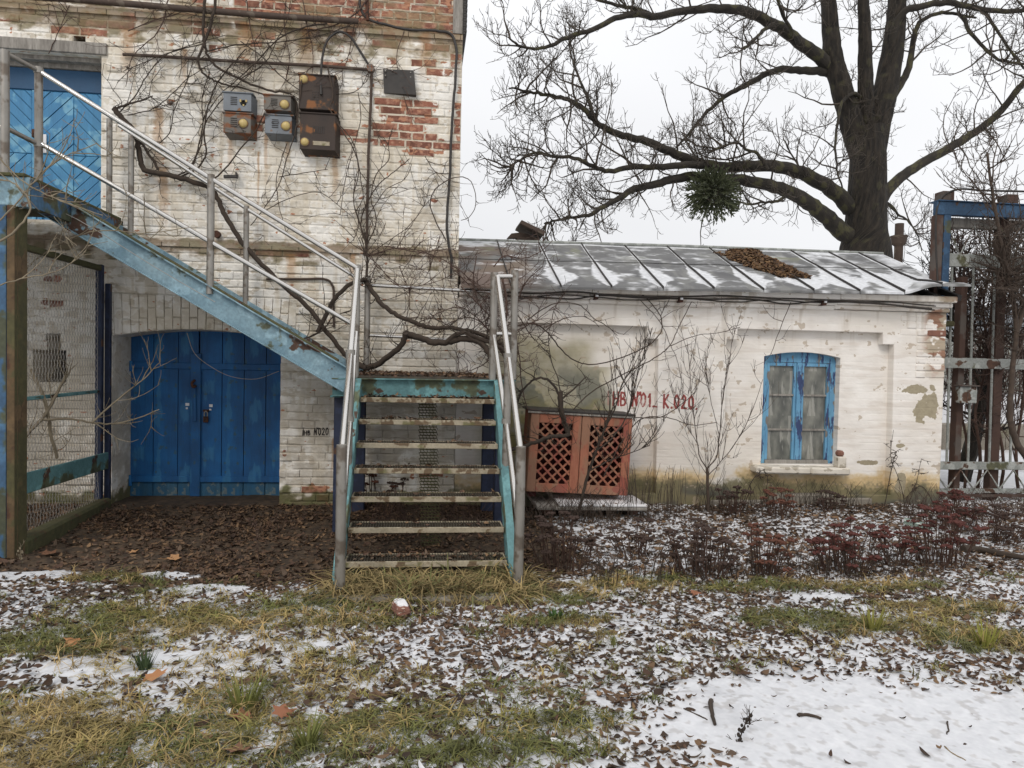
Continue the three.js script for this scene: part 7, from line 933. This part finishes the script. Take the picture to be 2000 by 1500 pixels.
// dried sedum clumps in front of the annex
{
  const R = rng(777);
  const sedum = (label, p, w, h, n, dark = 1) => { const o = thing('dried_sedum', label, 'plant', 'dried sedum clumps in front of the annex'), st = new MB(), hd = new MB(); const gy = groundY(p[0], p[2]); for (let k = 0; k < n; k++) { const a = R() * 6.28, r = Math.sqrt(R()), bx = r * Math.cos(a) * w * 0.4, bz = r * Math.sin(a) * w * 0.35, hh = 1.3 * h * (0.4 + 0.7 * R()) * (1 - 0.3 * r), bent = R() < 0.2 ? 2.4 : 1, tx = bx * 1.45 + 0.1 * bent * (R() - 0.5), tz = bz * 1.5 + 0.1 * bent * (R() - 0.5); st.tube([[bx, gy - 0.02, bz], [lerp(bx, tx, 0.5) + 0.01 * (R() - 0.5), gy + hh * 0.5, lerp(bz, tz, 0.5)], [tx, gy + hh, tz]], 0.004, 4, null, false); if (k % 2) st.tube([[bx * 0.9, gy - 0.02, bz * 0.9], [bx * 1.2 + 0.05 * (R() - 0.5), gy + hh * (0.4 + 0.4 * R()), bz * 1.2]], 0.0026, 3, null, false); const q = 15; for (let j = 0; j < q; j++) { const b = R() * 6.28, rr = 0.04 * Math.sqrt(R()), s = 0.008 + 0.007 * R(); hd.geo(blob, new THREE.Matrix4().makeScale(s, s * 0.75, s).setPosition(tx + rr * Math.cos(b), gy + hh + 0.008 * R() - rr * 0.25, tz + rr * Math.sin(b))); if (j % 4 === 0) st.tube([[tx, gy + hh - 0.035, tz], [tx + rr * Math.cos(b), gy + hh - rr * 0.25, tz + rr * Math.sin(b)]], 0.0015, 3, null, false); } } st.build('stems', M.sedumStem, o); hd.build('flower_heads', [M.sedumHead, M.sedumRust, M.sedumBrown, M.sedumHead][Math.floor(R() * 4)], o).userData.kind = 'stuff'; o.position.set(p[0], 0, p[2]); };
  const blob = new THREE.IcosahedronGeometry(1, 0);
  const spots = [[[2.015, 0, 2.54], 0.44, 0.34, 34, 'broad dried red sedum clump in front of the sapling'], [[2.521, 0, 2.496], 0.34, 0.3, 20, 'sparse dried sedum clump between the two broad ones'], [[3.187, 0, 2.458], 0.44, 0.3, 36, 'broad dried red sedum clump in front of the blue window'], [[3.707, 0, 2.266], 0.26, 0.26, 14, 'small dried sedum clump right of the window clump'], [[4.109, 0, 2.281], 0.42, 0.4, 36, 'tall dried rust red sedum clump near the annex corner'], [[1.075, 0, 2.234], 0.5, 0.32, 30, 'dried dark sedum clump just right of the lower stair post'], [[5.1, 0, 1.156], 0.5, 0.3, 30, 'spreading rust brown sedum clump at the foot of the gate'], [[5.142, 0, 1.56], 0.5, 0.26, 24, 'low rust brown sedum clump at the right picture edge'], [[3.537, 0, 0.676], 0.34, 0.24, 16, 'low dried sedum clump at the wall under the window'], [[4.209, 0, 0.442], 0.3, 0.2, 12, 'small dried sedum clump at the wall right of the window'], [[3.113, 0, 0.55], 0.34, 0.26, 14, 'dried sedum clump at the wall beside the sapling foot'], [[-0.459, 0, 0.131], 0.3, 0.28, 9, 'dried sedum heads behind the left side of the lower steps'], [[-0.197, 0, 0.38], 0.3, 0.26, 9, 'dried sedum heads behind the middle of the lower steps'], [[1.663, 0, 1.963], 0.3, 0.26, 12, 'thin dried sedum clump below the snowy board']];
  for (const [p, w, h, n, label] of spots) sedum(label, p, w, h, Math.ceil(n * 1.15));
  // straw stalks along the annex wall
  const straw = (label, p, w, h, n, m, lean = 0.3) => { const b = new MB(), gy = groundY(p[0], p[2]); for (let k = 0; k < n; k++) { const x = p[0] + (R() - 0.5) * w, z = clamp(p[2] + (R() - 0.5) * 0.35, 0.06, 3.5), hh = h * (0.5 + 0.7 * R()), lx = (R() - 0.5) * lean, lz = (R() - 0.5) * lean * 0.6; b.tube([[x, gy - 0.02, z], [x + lx * hh * 0.4, gy + hh * 0.55, z + lz * hh * 0.4], [x + lx * hh * 1.3, gy + hh, Math.max(0.05, z + lz * hh * 1.3)]], u => 0.0028 * (1 - 0.4 * u), 3, null, false); } tag(b.build('dry_stalks', m), label, 'weeds', null, 'stuff'); };
  straw('dry straw stalks standing at the annex wall below the red writing', [2.26, 0, 0.654], 0.6, 0.46, 70, M.twig); straw('dark dry stalks along the annex wall under the window', [3.719, 0, 0.307], 1.8, 0.26, 170, M.vine, 0.9); straw('rust coloured stalks at the foot of the gate', [5.609, 0, 0.712], 1.5, 0.3, 170, M.redTwig, 1.2); straw('dry stalks under the lower flight of steps', [0.049, 0, 1.038], 1.0, 0.3, 130, M.redTwig, 1.1); straw('dry tangle of stalks right of the stairs below the cabinet', [1.43, 0, 0.861], 0.9, 0.3, 150, M.twig, 1.3); straw('straw stalks among the sedum clumps', [2.453, 0, 2.559], 2.6, 0.24, 200, M.vine, 1.0);
}
// odds and ends on the ground
{
  const R = rng(888);
  const stick = (label, pts, r, m = M.vine, name = 'stick', cat = 'stick') => { const o = new MB().tube(curve(pts.map(([x, , z, h = 0]) => [x, groundY(x, z) + r * 0.8 + h, z]), 4, 0.006, 3), u => r * (1 - 0.4 * u), 7).build(name, m); return tag(o, label, cat, name === 'stick' ? 'sticks on the ground' : undefined); };
  stick('curved dark stick lying in the open snow', [[1.658, 0, 4.673], [1.711, 0, 4.662], [1.749, 0, 4.698]], 0.009);
  stick('short forked stick at the left side of the open snow', [[1.326, 0, 4.512], [1.29, 0, 4.608], [1.259, 0, 4.721]], 0.012);
  stick('thin twig beside the short stick on the open snow', [[1.179, 0, 4.566], [1.222, 0, 4.641], [1.243, 0, 4.675]], 0.004);
  stick('fine twig lying at the right of the open snow', [[2.323, 0, 4.731], [2.279, 0, 4.797], [2.247, 0, 4.826]], 0.004);
  stick('fine grass stalk lying at the bottom right of the snow', [[2.162, 0, 4.93], [2.15, 0, 4.998], [2.167, 0, 5.042]], 0.003, M.straw);
  stick('pale straight stick in the litter beside the tall sedum clump', [[3.774, 0, 2.509], [3.774, 0, 2.681], [3.743, 0, 2.841]], 0.008, M.paleTwig);
  stick('thin stick on the snow patch at lower left', [[-1.556, 0, 3.802], [-1.456, 0, 3.872], [-1.478, 0, 3.896]], 0.005);
  const log = stick('snow dusted branch lying at the right picture edge', [[4.552, 0, 1.935], [4.716, 0, 1.907], [4.767, 0, 2.074], [4.93, 0, 2.206]], 0.035, M.vine, 'fallen_branch', 'branch');
  const st = thing('half_brick', 'snow topped broken brick lying below the lowest step', 'brick'); const p = [-0.106, 0, 3.195]; const lump = (y0, k0, sy) => { const g = new THREE.IcosahedronGeometry(1, 3), a = g.attributes.position; for (let i = 0; i < a.count; i++) { const x = a.getX(i), y = a.getY(i), z = a.getZ(i), q = 1 / Math.max(Math.abs(x), Math.abs(y), Math.abs(z)) ** 0.6 * (0.9 + 0.3 * (fbm(x * 2 + 5, z * 2 + y * 3 + 5, 901, 3) - 0.5)); a.setXYZ(i, x * q, y * q, z * q); } g.computeVertexNormals(); return new MB().geo(g, new THREE.Matrix4().makeRotationY(0.3).scale(new THREE.Vector3(0.05 * k0, sy, 0.1 * k0)).setPosition(p[0], y0, p[2])); }; lump(0.035, 1, 0.045).build('body', M.brick, st); lump(0.062, 0.8, 0.026).build('snow_cap', M.snow, st);
  const k = thing('kerb_beam', 'mossy concrete kerb half buried in grass below the steps', 'kerb'); new MB().box(-0.6, 0.6, -0.1, 0.035, 2.88, 3.0, 0.02).build('block', M.concrete, k);
  const bt = thing('glass_bottle', 'pale green bottle lying in the litter near the annex corner', 'bottle'), q = [4.675, 0, 1.146]; const mb = mat({ color: new THREE.Color().setRGB(0.35, 0.45, 0.4), roughness: 0.15, transmission: 0.6, thickness: 0.01 }); new MB().tube([[q[0] - 0.08, 0.1, q[2] - 0.06], [q[0], 0.085, q[2]], [q[0] + 0.06, 0.07, q[2] + 0.05]], 0.032, 12).build('body', mb, bt); new MB().tube([[q[0] + 0.06, 0.07, q[2] + 0.05], [q[0] + 0.085, 0.066, q[2] + 0.07], [q[0] + 0.11, 0.062, q[2] + 0.09]], t => lerp(0.03, 0.013, Math.min(1, t * 1.6)), 10).build('neck', mb, bt);
  const weed = (label, pts, r, n, m = M.vine) => { const o = thing('dry_weed', label, 'weed'), c = curve(pts, 5), tw = new MB(), hd = new MB(); new MB().tube(c, u => r * (1 - 0.5 * u), 5).build('stem', m, o); sprout(tw, c, { n: [n, 2], len: [0.07, 0.03], rad: [0.0018, 0.0016], min: 0.0011, lift: 0.4, up: 0.2, along: 0.6, wiggle: 0.4, from: 0.25, seg: 4 }, R); for (let j = 0; j < n * 2; j++) { const a = c[Math.floor((0.3 + 0.7 * R()) * (c.length - 1))], s = 0.004 + 0.004 * R(); hd.geo(new THREE.IcosahedronGeometry(1, 0), new THREE.Matrix4().makeScale(s, s * 1.4, s).setPosition(a[0] + 0.03 * (R() - 0.5), a[1] + 0.02 * (R() - 0.5), a[2] + 0.02 * (R() - 0.5))); } tw.build('side_stalks', m, o); hd.build('seed_heads', m, o).userData.kind = 'stuff'; };
  weed('dry seeded weed standing up at the edge of the open snow', [[1.283, -0.118, 4.85], [1.302, -0.033, 4.85], [1.318, 0.03, 4.85], [1.336, 0.082, 4.85], [1.359, 0.118, 4.85]], 0.004, 16);
  weed('pale dry flower stalk standing by the blue column foot', [[-2.855, -0.036, 1.95], [-2.865, 0.058, 1.95], [-2.876, 0.122, 1.95]], 0.004, 5, M.paleTwig);
  weed('thin dry weed standing before the cellar door litter', [[-1.113, -0.03, 2.3], [-1.129, 0.152, 2.3], [-1.144, 0.298, 2.3], [-1.163, 0.407, 2.3]], 0.003, 6, M.redTwig);
  weed('thin dry weed standing at the far left in the grass', [[-2.326, -0.252, 3.2], [-2.318, -0.134, 3.2], [-2.31, -0.002, 3.2]], 0.003, 6, M.straw);
  // small green plants
  const green = (label, p, s, tone) => { const o = thing('green_tuft', label, 'plant'), b = new MB(); for (let k2 = 0; k2 < 60; k2++) { const a = R() * 6.28, l = s * (0.4 + 0.7 * R()), r0 = s * 0.35 * Math.sqrt(R()), x = p[0] + r0 * Math.cos(a), z = p[2] + r0 * Math.sin(a), y = groundY(p[0], p[2]), o2 = l * 0.5; b.poly([[x - 0.006 * Math.sin(a), y, z + 0.006 * Math.cos(a)], [x + 0.006 * Math.sin(a), y, z - 0.006 * Math.cos(a)], [x + Math.cos(a) * o2, y + l, z + Math.sin(a) * o2]]); } b.build('blades', leafMat(...tone), o).userData.kind = 'stuff'; };
  green('small dark green moss tuft between two bare snow patches', [-1.312, 0, 3.955], 0.085, [50, 66, 34]); green('bright green weed in the grass right of the stairs', [0.817, 0, 3.354], 0.08, [64, 92, 42]); green('fresh green grass clump in the lower left grass', [-0.745, 0, 4.389], 0.16, [112, 116, 58]); green('fresh green grass clump at the bottom edge of the picture', [-0.423, 0, 4.761], 0.12, [106, 110, 56]); green('yellow green grass clump near the right picture edge', [3.141, 0, 3.945], 0.14, [128, 128, 56]); green('yellow green grass clump beyond the open snow', [2.654, 0, 3.656], 0.14, [124, 122, 58]);
}

scene.traverse(o => { if (o.isMesh) { o.castShadow = true; o.receiveShadow = true; } });
renderer.render(scene, camera);
